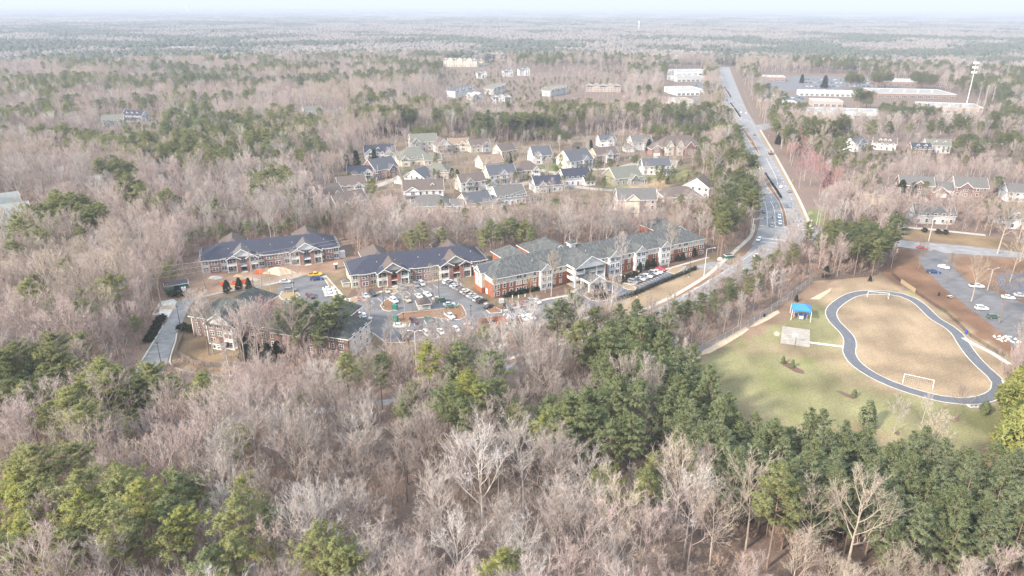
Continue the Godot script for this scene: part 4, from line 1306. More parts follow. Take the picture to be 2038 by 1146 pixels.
	slab(sun_room, "flat_roof", Vector3(8.0, 3.2, -4.2), Vector3(15.3, 3.45, 5.3), "tan_roof")
	for x in [9.3, 11.5, 13.7]:
		window(sun_room, Vector3(x, 0.6, 5.0), 1.7, 2.0, 2)
	house("dark-roofed cream house at the front, half behind pines", V(-21.19, -386.4), 30.0, {"w": 14.0, "d": 11.0, "h": 4.2, "wall": "cream_siding", "roof": "slate_roof", "garage": 6.0})
	house("beige house with brown hip roof and white end wall", V(8.74, -462.2), 18.0, {"w": 16.0, "d": 11.0, "h": 5.6, "wall": "pink_siding", "roof": "brown_roof", "hip": true, "rise": 4.4, "gables": [[4.5, 5.0, 1.2, 5.2, 2.6, "white_siding"]]})
	house("white three-gable house with blue-grey roof", V(19.79, -510.9), 18.0, {"w": 13.0, "d": 12.0, "h": 5.8, "rise": 4.8, "roof": "slate_roof", "gables": [[-3.5, 5.0, 1.5, 5.8, 2.8], [3.0, 4.0, 2.0, 3.2, 2.0, "pink_siding"]], "porch": [-1.0, 6.0, 2.0]})
	house("big cream end-gabled house with grey roof on the lawn corner", V(43.72, -494.1), 33.0, {"w": 18.0, "d": 15.0, "h": 5.8, "rise": 5.6, "wall": "cream_siding", "front": "white_siding", "roof": "slate_roof", "gables": [[3.0, 5.0, 1.0, 6.0, 2.6]], "porch": [-4.0, 7.0, 2.0]})
	house("tan gable and brick house with paired white gables", V(66.48, -515.3), 26.0, {"w": 17.0, "d": 11.0, "h": 5.4, "wall": "tan_siding", "front": "brown_brick", "roof": "brown_roof", "gables": [[1.0, 5.0, 1.5, 5.6, 2.8, "white_siding"]]})
	house("small white-gabled house under the dark cedar", V(75.62, -575.3), 14.0, {"w": 12.0, "d": 9.0, "h": 5.0, "roof": "slate_roof", "gables": [[2.0, 5.0, 1.4, 5.2, 2.6]]})
	house("grey house with separate white gabled garage", V(100.95, -562.8), 14.0, {"w": 15.0, "d": 11.0, "h": 5.8, "wall": "pale_grey_siding", "roof": "grey_roof", "gables": [[3.5, 6.0, 1.4, 5.8, 3.0, "white_siding"]], "garage": -7.0, "garage_out": 5.0})
	house("big brick and cream house with many steep gables and a long hip roof", V(127.18, -546.9), 14.0, {"w": 30.0, "d": 13.0, "h": 6.2, "rise": 6.0, "wall": "rose_brick", "roof": "brown_roof", "hip": true, "gables": [[-9.5, 6.0, 2.5, 6.4, 4.2, "cream_siding"], [-2.0, 5.0, 3.0, 6.6, 4.0, "cream_siding"], [5.0, 6.5, 4.0, 6.0, 3.6, "rose_brick"]], "garage": -7.5, "garage_h": 5.2, "room": 24.0})
	house("white house with blue-grey roof and screened corner porch", V(96.79, -475.8), 6.0, {"w": 17.0, "d": 10.0, "h": 5.6, "roof": "slate_roof", "porch": [1.5, 7.5, 3.0]})
	house("olive green house with stone porch beside the new lawn", V(70.97, -448.8), 24.0, {"w": 18.0, "d": 14.0, "h": 4.4, "rise": 5.0, "wall": "olive_siding", "front": "grey_siding", "roof": "sage_roof", "gables": [[2.5, 5.5, 3.0, 3.8, 2.6, "grey_siding"]], "porch": [5.5, 10.5, 3.4]})
	house("white end-gabled house with blue-black roof by the cul-de-sac", V(39.48, -445.5), 20.0, {"w": 17.0, "d": 11.0, "h": 4.6, "rise": 4.4, "wall": "cream_siding", "front": "white_siding", "roof": "navy_roof", "wing": [3.0, 9.5, 5.0, 9.0, 3.0, 1.8, "white_siding", 0.0]})
	house("dark charcoal-roofed house with white bargeboards behind the utility pole", V(20.58, -426.7), 18.0, {"w": 16.0, "d": 11.0, "h": 4.4, "wall": "pale_grey_siding", "roof": "navy_roof", "gables": [[-4.0, 5.0, 1.2, 4.4, 2.2]]})
	house("tall pinkish three-level house with a gabled bay full of windows", V(67.03, -375.2), 2.0, {"w": 19.0, "d": 11.0, "h": 8.6, "rise": 4.2, "wall": "pink_siding", "roof": "grey_roof", "gables": [[-2.5, 7.0, 1.6, 8.6, 3.0, "cream_siding"]], "room": 14.0})
	house("low house with taupe hip roofs beside the white end gable", V(98.15, -403.7), 6.0, {"w": 20.0, "d": 13.0, "h": 3.6, "wall": "pink_siding", "roof": "brown_roof", "hip": true, "rise": 4.0, "wing": [2.0, 9.0, 6.0, 9.0, 3.4, 2.2, "pink_siding", 90.0]})
	house("white house with one broad end gable next to the boulevard pines", V(112.91, -418.1), -28.0, {"w": 14.0, "d": 13.0, "h": 5.6, "rise": 4.6, "deep": true, "roof": "brown_roof"})
	# across the boulevard
	house("brick house with white double garage among evergreens", V(245.18, -422.6), -14.0, {"w": 17.0, "d": 11.0, "h": 5.8, "wall": "brown_brick", "front": "brown_brick", "roof": "grey_roof", "gables": [[1.0, 6.0, 0.8, 5.8, 2.8]], "garage": 7.5})
	house("brick-fronted house with grey roof and twin-dormer garage wing", V(275.16, -418.2), -12.0, {"w": 16.0, "d": 11.0, "h": 5.8, "rise": 4.4, "wall": "pink_siding", "front": "brown_brick", "roof": "grey_roof", "gables": [[-3.0, 6.0, 0.8, 5.8, 2.6]], "wing": [-19.0, -8.0, -4.0, 5.0, 3.4, 3.6, "pale_grey_siding", 0.0], "room": 15.0})
	house("pale yellow house seen through the tall pines", V(213.83, -398.56), -24.0, {"w": 15.0, "d": 10.0, "h": 5.6, "wall": "yellow_siding", "roof": "brown_roof"})
	house("white-gabled grey-roofed house beside the single tall pine", V(272.12, -562.1), 30.0, {"w": 13.0, "d": 10.0, "h": 5.4, "roof": "slate_roof", "gables": [[-3.0, 5.0, 1.0, 5.4, 2.8]], "dormers": [2.0]})
	house("white gable end house in the wood east of the tall pine", V(297.24, -566.8), -20.0, {"w": 15.0, "d": 10.0, "h": 5.0, "roof": "brown_roof", "dormers": [-3.0, 0.0, 3.0]})
	house("dark-roofed house showing two white dormers", V(315.07, -546.6), -8.0, {"w": 13.0, "d": 9.0, "h": 4.6, "wall": "brown_brick", "roof": "navy_roof", "dormers": [-2.5, 2.5]})
	house("pale grey gambrel house with two dormers beside the dark one", V(332.22, -555), -8.0, {"w": 16.0, "d": 10.0, "h": 5.6, "wall": "pale_grey_siding", "roof": "sage_roof", "dormers": [-2.0, 4.0]})
	house("grey-roofed house with white gable at the photo's east edge", V(299.22, -406.7), -10.0, {"w": 16.0, "d": 10.0, "h": 5.4, "wall": "white_siding", "roof": "grey_roof", "gables": [[5.0, 6.0, 1.0, 5.4, 2.8]]})
	house("pale low house behind the bare trees above the greenway", V(222.25, -361.75), -8.0, {"w": 18.0, "d": 10.0, "h": 4.6, "wall": "pale_grey_siding", "roof": "grey_roof"})
	house("white house under the eastern pines", V(259.9, -353.06), -12.0, {"w": 15.0, "d": 10.0, "h": 5.0, "roof": "grey_roof", "dormers": [0.0]})
	# lone houses in the western woods
	house("lone dark-roofed house with white dormers in the western wood", V(-366.99, -698.4), -10.0, {"w": 19.0, "d": 11.0, "h": 5.2, "wall": "blue_siding", "roof": "navy_roof", "dormers": [-5.0, 0.0, 5.0], "porch": [-8.0, 8.0, 2.5], "room": 20.0})
	house("grey-roofed house next to the lone dark one", V(-375.39, -673.3), 20.0, {"w": 16.0, "d": 11.0, "h": 4.6, "wall": "grey_siding", "roof": "sage_roof", "room": 16.0})
	house("white house alone below the dark-roofed one", V(-312.63, -562.9), 12.0, {"w": 17.0, "d": 10.0, "h": 4.8, "roof": "membrane_roof", "room": 16.0})
	house("white-gabled house in a clearing of the northern wood", V(-205.36, -736.4), 30.0, {"w": 16.0, "d": 11.0, "h": 5.0, "roof": "sage_roof", "room": 18.0})
	house("low pale house east of the clearing", V(-186.61, -722.9), 10.0, {"w": 16.0, "d": 10.0, "h": 4.0, "wall": "pale_grey_siding", "roof": "grey_roof", "room": 14.0})
	for k in [[V(-277.57, -370.37), "uppermost pale-roofed townhouse at the photo's western edge"], [V(-259.04, -349.78), "middle pale-roofed townhouse at the photo's western edge"], [V(-252.19, -332.66), "lowest pale-roofed townhouse at the photo's western edge"]]:
		house(k[1], k[0], 40.0, {"w": 17.0, "d": 12.0, "h": 5.6, "wall": "white_siding", "roof": "pale_roof", "group": "pale townhouses in the west", "room": 16.0})
	# estate lanes and drives
	var lane := Shape.new()
	ribbon(lane, curve(PV([-86.44, -432.7, -73.24, -460.8, -60.04, -476.2, -52.76, -489.1]), 5.0), 3.0, 3.0, 0.016)
	ribbon(lane, curve(PV([19.2, -483.9, 30.85, -474.6, 48.87, -484.4, 74.24, -491.4, 99.18, -512.4, 118.38, -516.3]), 5.0), 3.2, 3.2, 0.016)
	ribbon(lane, curve(PV([-18.03, -413.7, -3.08, -434.1, 17.92, -448, 41.15, -434.8, 59.17, -427.3, 84.12, -427.7, 98.66, -422.9]), 5.0), 3.2, 3.2, 0.016)
	ribbon(lane, curve(PV([100.47, -519.6, 87.75, -505.1, 74.24, -491.4]), 5.0), 3.0, 3.0, 0.02)
	struct("lane", lane, M["old_concrete"])
	var drives := Shape.new()
	for q in [PV([-23, -428.6, -15.7, -416.1]), PV([90.28, -530.6, 87.75, -505.1]), PV([107.7, -538.6, 107.24, -516.1]), PV([107.21, -469.8, 121.02, -520]), PV([26.79, -462.5, 30.76, -473.1]), PV([245.79, -412.9, 243.33, -401.3]), PV([263.95, -412, 255.78, -401.4])]:
		ribbon(drives, q, 1.9, 1.9, 0.022)
	struct("house_drive", drives, M["old_concrete"])


# ---------------------------------------------------------------- shops
func shop(label: String, at: Vector2, turn: float, w: float, d: float, h: float, wall: String, top: String, units := 5, group := "") -> Node3D:
	var t := thing("shop_building", label, "shop building", v3(at), turn, group)
	walls(t, -w / 2, w / 2, -d / 2, d / 2, [[-0.3, h, wall]])
	var s := Shape.new()
	s.box(Vector3(-w / 2 + 0.4, h - 0.3, -d / 2 + 0.4), Vector3(w / 2 - 0.4, h + 0.05, d / 2 - 0.4))
	obj("roof", s, M[top], t)
	var p := Shape.new()
	p.box(Vector3(-w / 2 - 0.1, h, d / 2 - 0.4), Vector3(w / 2 + 0.1, h + 0.7, d / 2 + 0.1))
	p.box(Vector3(-w / 2 - 0.1, h, -d / 2 - 0.1), Vector3(w / 2 + 0.1, h + 0.7, -d / 2 + 0.4))
	p.box(Vector3(-w / 2 - 0.1, h, -d / 2 + 0.4), Vector3(-w / 2 + 0.4, h + 0.7, d / 2 - 0.4))
	p.box(Vector3(w / 2 - 0.4, h, -d / 2 + 0.4), Vector3(w / 2 + 0.1, h + 0.7, d / 2 - 0.4))
	obj("parapet", p, M["pale_grey_siding"], t)
	for i in units:
		var x := lerpf(-w / 2, w / 2, (i + 0.5) / units)
		window(t, Vector3(x, 0.4, d / 2), w / units * 0.62, 2.6, 3)
	for i in maxi(2, units - 1):
		var u := Shape.new()
		u.box(Vector3(-1.2, 0, -0.9), Vector3(1.2, 1.3, 0.9))
		u.box(Vector3(-0.7, 1.3, -0.5), Vector3(0.7, 1.5, 0.5))
		var o := obj("roof_unit", u, M["galvanised"], t)
		o.position = Vector3(lerpf(-w * 0.4, w * 0.4, (i + 0.5) / maxi(2, units - 1)), h + 0.05, d * (0.15 if i % 2 else -0.2))
	blocked.append([at, maxf(w, d) * 0.6])
	return t


func make_shops() -> void:
	var g := "flat-roofed shops beside the boulevard"
	shop("nearest of the white flat-roofed shops west of the boulevard", V(192.51, -834.6), 10.0, 22.0, 24.0, 6.0, "white_siding", "grey_membrane", 4)
	shop("white flat-roofed shop with bright roof, second up the row", V(221.96, -945.1), 10.0, 36.0, 44.0, 6.5, "white_siding", "membrane_roof", 6)
	shop("grey flat-roofed shop behind the bright white one", V(263.78, -1117.9), 10.0, 44.0, 40.0, 6.5, "pale_grey_siding", "grey_membrane", 6)
	shop("farthest white shop of the row with a blue sign band", V(290.27, -1219.9), 10.0, 56.0, 40.0, 6.5, "white_siding", "membrane_roof", 6)
	shop("small pavilion shop with dark roof at the car park corner", V(396.1, -1123.1), -14.0, 38.0, 30.0, 6.0, "shop_brick", "grey_membrane", 5)
	shop("low white-fronted shop row across the near car park", V(403.6, -929.1), -10.0, 74.0, 18.0, 5.5, "white_siding", "membrane_roof", 12)
	shop("small brick shop with pale roof among the pines", V(299.03, -820.2), -10.0, 40.0, 20.0, 5.5, "shop_brick", "membrane_roof", 6)
	shop("white-roofed shop behind the long grey store", V(359.26, -830.6), -10.0, 32.0, 24.0, 6.0, "pink_siding", "membrane_roof", 5)
	shop("long grey flat-roofed store with pale side wall", V(343.31, -743.7), -9.0, 78.0, 26.0, 6.5, "pale_grey_siding", "grey_membrane", 9)
	shop("big red brick store with grey roof at the car park's end", V(506.9, -932.4), -9.0, 92.0, 60.0, 5.0, "shop_brick", "grey_membrane", 10)
	shop("red and white stepped store beyond the big brick one", V(574.3, -1070.6), -9.0, 84.0, 50.0, 5.5, "shop_brick", "membrane_roof", 8)
	shop("grey-roofed brick office by the power poles", V(472.7, -784.3), -16.0, 58.0, 34.0, 7.0, "pink_siding", "grey_membrane", 8)
	var lot := Shape.new()
	lot.sheet(PV([378.55, -1138.1, 480.3, -1209.8, 544.9, -1169.2, 605.8, -1147, 510.3, -977.8, 450.2, -958.4, 389.83, -973.8, 339.39, -984]), 0.01)
	lot.sheet(PV([321.08, -948.4, 376.54, -939.1, 355.59, -876.5, 301.48, -757, 269.79, -741.8, 298.5, -851.2]), 0.01)
	lot.sheet(PV([485.7, -773.1, 528.7, -748.5, 507.5, -694.8, 474.1, -719.6]), 0.01)
	lot.sheet(PV([297.74, -1202.2, 314.39, -1202.9, 218.49, -817.9, 196.89, -784.6, 167.76, -776, 176.09, -816.7, 210.92, -848.6]), 0.01)
	struct("shop_car_park", lot, M["asphalt"])


# ---------------------------------------------------------------- far apartments and townhouses
func row_house(called: String, label: String, category: String, at: Vector2, turn: float, units: int, h: float, wall: String, look: String, stagger := 0.8, group := "", unit_w := 7.5, deep := 12.0) -> void:
	var t := thing(called, label, category, v3(at), turn, group)
	var L := units * unit_w
	for i in units:
		var x0 := -L / 2 + i * unit_w
		var z := deep / 2 + (stagger if i % 2 else 0.0)
		walls(t, x0, x0 + unit_w, -deep / 2, z, [[-0.3, h + (0.6 if i % 2 else 0.0), wall]])
		roof(t, "roof", look, x0 + unit_w / 2, 0, deep + 1.0 + stagger, unit_w, h + (0.6 if i % 2 else 0.0), 2.6, 0.35, 0.0, 0.0, 90.0, wall)
		for f in int(h / 2.8):
			for k in [0.3, 0.7]:
				window(t, Vector3(x0 + unit_w * k, 0.9 + f * 2.8, z), 1.4, 1.6, 1)
	blocked.append([at, L * 0.5])
	blocked.append([at - at.normalized() * 22.0, L * 0.42])


func make_far_buildings() -> void:
	row_house("apartment_building", "cream four-storey apartment block far behind the estate", "building", V(-95.82, -1367.1), -10.0, 7, 13.0, "cream_siding", "grey_roof", 1.2, "", 9.0, 18.0)
	row_house("apartment_building", "cream apartment block half hidden beside the taller cream one", "building", V(-67.13, -1392), -10.0, 3, 10.0, "cream_siding", "brown_roof", 1.0, "", 9.0, 16.0)
	row_house("apartment_building", "white and rose apartment block with turrets in the far wood", "building", V(-39.13, -1523.9), 12.0, 5, 12.0, "pink_siding", "tan_roof", 1.2, "", 9.0, 16.0)
	var g := "townhouse rows in the far wood"
	row_house("townhouse_row", "white-ended townhouse row at the west of the far group", "townhouses", V(-65.51, -913.9), 62.0, 6, 8.0, "white_siding", "slate_roof", 0.8, g)
	row_house("townhouse_row", "stepped grey-roofed townhouse row in the middle of the group", "townhouses", V(-22.62, -948.3), 70.0, 6, 7.0, "pale_grey_siding", "sage_roof", 0.8, g)
	row_house("townhouse_row", "small white row at the foot of the far group", "townhouses", V(-13.19, -846.5), 5.0, 3, 7.0, "white_siding", "grey_roof", 0.8, g)
	row_house("townhouse_row", "stepped sage-roofed row at the east of the far group", "townhouses", V(53.69, -928.6), 58.0, 6, 7.0, "pale_grey_siding", "sage_roof", 0.8, g)
	row_house("townhouse_row", "pinkish gabled row behind the dark hedge trees", "townhouses", V(119.67, -964.7), -4.0, 5, 8.0, "pink_siding", "sage_roof", 0.8, g, 9.0)
	row_house("townhouse_row", "small pale row at the top west of the group", "townhouses", V(-49.23, -1145.4), 15.0, 2, 8.0, "white_siding", "grey_roof", 0.8, g)
	row_house("townhouse_row", "white pair between the small rows at the top", "townhouses", V(-8.54, -1172.2), 15.0, 2, 9.0, "white_siding", "slate_roof", 0.8, g)
	row_house("townhouse_row", "white square block at the top east of the group", "townhouses", V(17.45, -1190.6), 15.0, 2, 10.0, "white_siding", "slate_roof", 0.8, g, 9.0)
	row_house("townhouse_row", "low row below the stepped middle one", "townhouses", V(-45.76, -873.9), 40.0, 2, 5.5, "white_siding", "membrane_roof", 0.8, g)
	# pale roofs far away on the plain
	for q in [[V(-1433.6, -2605.6), 60.0, 40.0, "long white shed roof in the western woods"], [V(-775.9, -1745), 56.0, 20.0, "white flat building in the northwestern woods"], [V(-1149.3, -13200.8), 700.0, 300.0, "white warehouse near the horizon above the apartments"], [V(288.94, -12838.6), 520.0, 300.0, "second white warehouse near the horizon"], [V(1215.8, -11164.9), 420.0, 240.0, "third white warehouse, low and long, under the skyline"], [V(4025.3, -7206.6), 330.0, 90.0, "wide white warehouse roof near the eastern horizon"], [V(11204.1, -24892.3), 900.0, 500.0, "bright white industrial roof on the skyline"]]:
		var s := thing("warehouse", q[3], "warehouse", v3(q[0]), 4.0)
		walls(s, -q[1] / 2, q[1] / 2, -q[2] / 2, q[2] / 2, [[0, 12.0, "pale_grey_siding"]])
		slab(s, "roof", Vector3(-q[1] / 2, 12.0, -q[2] / 2), Vector3(q[1] / 2, 12.6, q[2] / 2), "membrane_roof")
		blocked.append([q[0], q[1] * 0.5])
		blocked.append([q[0] - q[0].normalized() * q[0].length() * 0.06, q[1] * 0.4])
	# clustered white houses on the eastern rise
	for i in 9:
		var p: Vector2 = V(1836.1, -2911.4).lerp(V(2224.2, -3267.9), i / 8.0) + Vector2(0, (i % 3) * 60.0 - 60.0)
		house("white house, number %s from the west in the hazy eastern cluster" % ["one", "two", "three", "four", "five", "six", "seven", "eight", "nine"][i], p, 15.0 * (i % 4), {"w": 22.0, "d": 16.0, "h": 8.0, "roof": "grey_roof", "group": "hazy eastern houses", "room": 40.0})



# ---------------------------------------------------------------- the park
func chain_fence(label: String, line: PackedVector2Array, tall: float, gap: float, metal := "galvanised") -> void:
	var t := thing("chain_link_fence", label, "fence", v3(line[0]))
	if not M.has("chain_mesh"):
		var m := mat("chain_mesh", Color(0.40, 0.41, 0.42), 0.6)
		m.transparency = BaseMaterial3D.TRANSPARENCY_ALPHA
		m.albedo_color.a = 0.42
		var m2 := mat("dark_chain_mesh", Color(0.06, 0.05, 0.05), 0.6)
		m2.transparency = BaseMaterial3D.TRANSPARENCY_ALPHA
		m2.albedo_color.a = 0.4
	var pole := Shape.new()
	pole.tube(Vector3(0, -0.2, 0), Vector3(0, tall + 0.1, 0), 0.05, 0.05, 5)
	var pm := pole.mesh()
	for i in line.size() - 1:
		var a := line[i] - line[0]
		var b := line[i + 1] - line[0]
		var n := maxi(1, int(a.distance_to(b) / gap))
		for k in n:
			var p := a.lerp(b, float(k) / n)
			var q := a.lerp(b, float(k + 1) / n)
			obj("post", pm, M[metal], t).position = v3(p)
			var s := Shape.new()
			s.quad(v3(p, 0.03), v3(q, 0.03), v3(q, tall), v3(p, tall))
			obj("mesh_panel", s, M["chain_mesh" if metal == "galvanised" else "dark_chain_mesh"], t)
			var r := Shape.new()
			r.tube(v3(p, tall), v3(q, tall), 0.03, 0.03, 4)
			obj("rail", r, M[metal], t)


func goal(label: String, a: Vector2, b: Vector2, net_depth: float) -> void:
	# posts at a and b; the net falls back on one side
	var mid := (a + b) / 2
	var t := thing("soccer_goal", label, "soccer goal", v3(mid), 0.0, "soccer goals of the oval field")
	var d := (b - a) / 2
	var k := Vector2(-d.y, d.x).normalized() * net_depth
	var H := 2.45
	for s in [-1.0, 1.0]:
		var p := Shape.new()
		p.tube(v3(d * s, 0), v3(d * s, H), 0.08, 0.08, 6)
		obj("post", p, M["trim"], t)
		var st := Shape.new()
		st.tube(v3(d * s, H), v3(d * s + k, 0.05), 0.05, 0.05, 4)
		st.tube(v3(d * s, 0.05), v3(d * s + k, 0.05), 0.05, 0.05, 4)
		obj("stay", st, M["trim"], t)
	var bar := Shape.new()
	bar.tube(v3(-d, H), v3(d, H), 0.08, 0.08, 6)
	obj("crossbar", bar, M["trim"], t)
	var net := Shape.new()
	for i in 15:
		var p := (-d).lerp(d, i / 14.0)
		net.tube(v3(p, H), v3(p + k, 0.05), 0.007, 0.007, 3)
	for i in 5:
		var f := (i + 1) / 5.0
		net.tube(v3(-d + k * f, H * (1.0 - f) + 0.05), v3(d + k * f, H * (1.0 - f) + 0.05), 0.007, 0.007, 3)
	obj("net", net, M["trim"], t)


func make_park() -> void:
	var centre := curve(PV([146.04, -260.66, 140.88, -260.61, 134.49, -257.86, 127.43, -251.62, 121.17, -244.4, 118.19, -238.42, 116.9, -231.86, 116.85, -224.87, 116.19, -218.97, 113.97, -213.28, 111.54, -208.47, 110.15, -201.98, 110.87, -195.82, 113.23, -189.95, 116.88, -184.97, 121.36, -181.01, 125.87, -178.45, 130.57, -177.34, 135.77, -177.99, 141, -180.33, 144.93, -183.52, 147.7, -187.41, 148.93, -191.99, 149.38, -197.32, 150.29, -203.59, 151.84, -210.17, 153.69, -216.41, 155.65, -222.97, 155.9, -229.04, 155.06, -234.63, 155.56, -240.42, 156.55, -247.38, 156.37, -253.72, 154.28, -258.06, 150.29, -260.33]), 2.5, true)
	var s := Shape.new()
	ribbon(s, centre, 1.85, 1.85, 0.02, true)
	struct("oval_path", s, M["path_asphalt"])
	for side in [1.0, -1.0]:
		var e := Shape.new()
		if side > 0.0:
			ribbon(e, centre, 2.08, -1.8, 0.05, true, 0.08)
		else:
			ribbon(e, centre, -1.8, 2.08, 0.05, true, 0.08)
		struct("path_edging", e, M["pale_concrete"])
	var slab_ := Shape.new()
	slab_.sheet(PV([96.53, -228.37, 105.2, -225.31, 99.8, -211.69, 90.98, -214.64]), 0.06, 0.1)
	struct("court_slab", slab_, M["old_concrete"])
	var spur := Shape.new()
	ribbon(spur, PV([101.28, -215.3, 111.35, -212.16]), 0.75, 0.75, 0.03)
	ribbon(spur, PV([155.82, -219.48, 156.35, -215.2, 158.49, -207.78, 159.25, -200.08]), 0.9, 0.9, 0.03)
	ribbon(spur, PV([149.34, -188.68, 152.12, -187.78]), 1.0, 1.0, 0.03)
	struct("park_path", spur, M["pale_concrete"])
	var worn := Shape.new()
	worn.sheet(PV([50.72, -197.19, 53.61, -200.24, 57.31, -203.73, 61.65, -204.83, 60.56, -202.36, 56.83, -200.27, 52.12, -194.9]), 0.012)
	worn.sheet(PV([60.59, -205.17, 63.56, -209.16, 70.3, -215.61, 77.28, -221.99, 83.45, -227.83, 83.88, -225.74, 80.32, -221.61, 71.17, -212.57, 65, -207]), 0.012)
	worn.sheet(PV([84.09, -226.99, 89.9, -233.94, 96.65, -240.33, 99.91, -242.69, 99.85, -240.36, 93.58, -233.97, 87.32, -228.71]), 0.012)
	worn.sheet(PV([116.25, -253.58, 124.97, -261.46, 129.59, -265.28, 127.39, -261.48, 119.59, -253.1]), 0.012)
	worn.sheet(PV([91.75, -223.33, 93.28, -224.17, 93.62, -222.13, 92.04, -220.11, 91.09, -220.9]), 0.012)
	struct("bare_earth", worn, M["sand"])
	var soil := Shape.new()
	soil.sheet(PV([87.18, -202.93, 88.75, -200.53, 91.54, -195.21, 90.95, -193.26, 88.68, -193.89, 86.17, -199.15]), 0.012)
	soil.sheet(PV([96.03, -183.15, 98, -182.87, 100.48, -179.42, 99.38, -178.28, 97.48, -179.97]), 0.012)
	soil.sheet(PV([121.94, -167.98, 123.8, -169.02, 124.6, -168, 123.14, -166.46, 121.76, -166.71]), 0.012)
	soil.sheet(PV([102.52, -160.68, 103.96, -161.65, 104.28, -160.69, 102.87, -159.5]), 0.012)
	struct("mulch_ring", soil, M["dark_mulch"])
	goal("front white soccer goal, near the lower bend of the oval path", V(119.39, -189.07), V(126.28, -185.16), 2.0)
	goal("far white soccer goal, at the upper bend of the oval path", V(146.98, -253.88), V(139.66, -255.85), 2.0)
	# basketball hoop
	var b := thing("basketball_hoop", "basketball hoop with white backboard on the concrete slab", "basketball hoop", v3(V(95.23, -212.78)), 0.0)
	var pole := Shape.new()
	pole.tube(Vector3(0, -0.1, 0), Vector3(0, 3.0, 0), 0.09, 0.08, 6)
	pole.tube(Vector3(0, 3.0, 0), Vector3(0.2, 3.3, -1.2), 0.06, 0.06, 5)
	obj("pole", pole, M["dark_metal"], b)
	slab(b, "backboard", Vector3(-0.9, 2.9, -1.26), Vector3(0.95, 4.0, -1.2), "trim")
	var ring := Shape.new()
	for i in 10:
		var f := TAU * i / 10
		var g := TAU * (i + 1) / 10
		ring.tube(Vector3(cos(f) * 0.23, 3.05, -1.5 + sin(f) * 0.23), Vector3(cos(g) * 0.23, 3.05, -1.5 + sin(g) * 0.23), 0.02, 0.02, 4)
	obj("ring", ring, M["orange_plastic"], b)
	# shade canopy over the play corner
	var o := V(105.64, -235.86)
	var c := thing("shade_canopy", "blue fabric shade canopy on white posts over the play corner", "canopy", v3(o), -17.7)
	var W := 3.3
	var H := 4.2
	var top := Shape.new()
	var tip := [Vector3(-0.9, H + 1.3, 0), Vector3(0.9, H + 1.3, 0)]
	var q := [Vector3(-W, H, W), Vector3(W, H, W), Vector3(W, H, -W), Vector3(-W, H, -W)]
	top.slope(q[0], q[1], tip[1], tip[0])
	top.slope(q[2], q[3], tip[0], tip[1])
	top.slope(q[1], q[2], tip[1], tip[1])
	top.slope(q[3], q[0], tip[0], tip[0])
	for i in 4:
		var a: Vector3 = q[i]
		var d: Vector3 = q[(i + 1) % 4]
		top.quad(a + Vector3(0, -0.45, 0), d + Vector3(0, -0.45, 0), d, a)
	obj("fabric", top, M["blue_fabric"], c)
	for x in [-W, W]:
		for z in [-W, W]:
			var p := Shape.new()
			p.tube(Vector3(x, -0.2, z), Vector3(x * 0.97, H, z * 0.97), 0.12, 0.12, 6)
			obj("post", p, M["trim"], c)
	var play := thing("play_deck", "small play deck with railings beneath the blue canopy", "play structure", v3(o), -17.7)
	for x in [-2.2, -0.8, 0.8, 2.2]:
		slab(play, "post", Vector3(x - 0.06, -0.1, 0.9), Vector3(x + 0.06, 2.2, 1.02), "galvanised")
		slab(play, "post", Vector3(x - 0.06, -0.1, -1.0), Vector3(x + 0.06, 2.2, -0.88), "galvanised")
	slab(play, "deck", Vector3(-2.2, 1.0, -0.9), Vector3(2.2, 1.12, 0.92), "dark_metal")
	railing(play, -2.2, 2.2, 1.12, 0.96, 1.0, "blue_plastic")
	slab(play, "panel", Vector3(-0.5, 0.3, 1.9), Vector3(0.9, 1.5, 1.96), "trim")
	# fences
	chain_fence("long tall grey chain-link fence along the park's wooded western side", PV([50.81, -198.02, 65.53, -210.65, 83.73, -226.99, 106.67, -251.67, 125.14, -273.09]), 2.7, 4.6)
	chain_fence("brown chain-link fence along the park's northern edge", PV([125.14, -273.09, 134.56, -274.63, 148.72, -278.01, 156, -280.78]), 1.7, 5.0, "dark_metal")
	chain_fence("low dark fence between the oval path and the eastern car park", PV([160.66, -259.7, 160.95, -250.02, 161.6, -240.94, 160.28, -230.66, 158.57, -220.3, 159.36, -211.82, 160.57, -204.59]), 1.3, 3.6, "dark_metal")
	var w := thing("wooden_fence", "short run of new tan boards in the dark park fence", "fence", v3(V(160.51, -271.18)))
	var a := Vector2.ZERO
	var z := V(160.74, -260.23) - V(160.51, -271.18)
	for i in 26:
		var p := a.lerp(z, i / 26.0)
		var r := a.lerp(z, (i + 0.86) / 26.0)
		var s2 := Shape.new()
		s2.sheet(PackedVector2Array([p, r, r + Vector2(0.06, -0.04), p + Vector2(0.06, -0.04)]), 1.75 + 0.04 * (i % 3), 1.75)
		obj("board", s2, M["new_wood"], w)
	chain_fence("brown fence north of the tan boards by the park corner", PV([161.74, -281.14, 160.66, -271.46]), 1.5, 3.0, "dark_metal")
	var by := thing("park_bench", "pale bench on a slab beside the lower bend of the oval path", "bench", v3(V(132.11, -174.65)), 4.0)
	slab(by, "slab", Vector3(-1.6, -0.1, -0.9), Vector3(1.6, 0.06, 0.9), "pale_concrete")
	slab(by, "seat", Vector3(-0.9, 0.42, -0.25), Vector3(0.9, 0.48, 0.25), "galvanised")
	slab(by, "backrest", Vector3(-0.9, 0.5, 0.25), Vector3(0.9, 0.9, 0.31), "galvanised")
	for x in [-0.7, 0.7]:
		slab(by, "leg", Vector3(x - 0.05, 0.06, -0.2), Vector3(x + 0.05, 0.42, 0.25), "dark_metal")
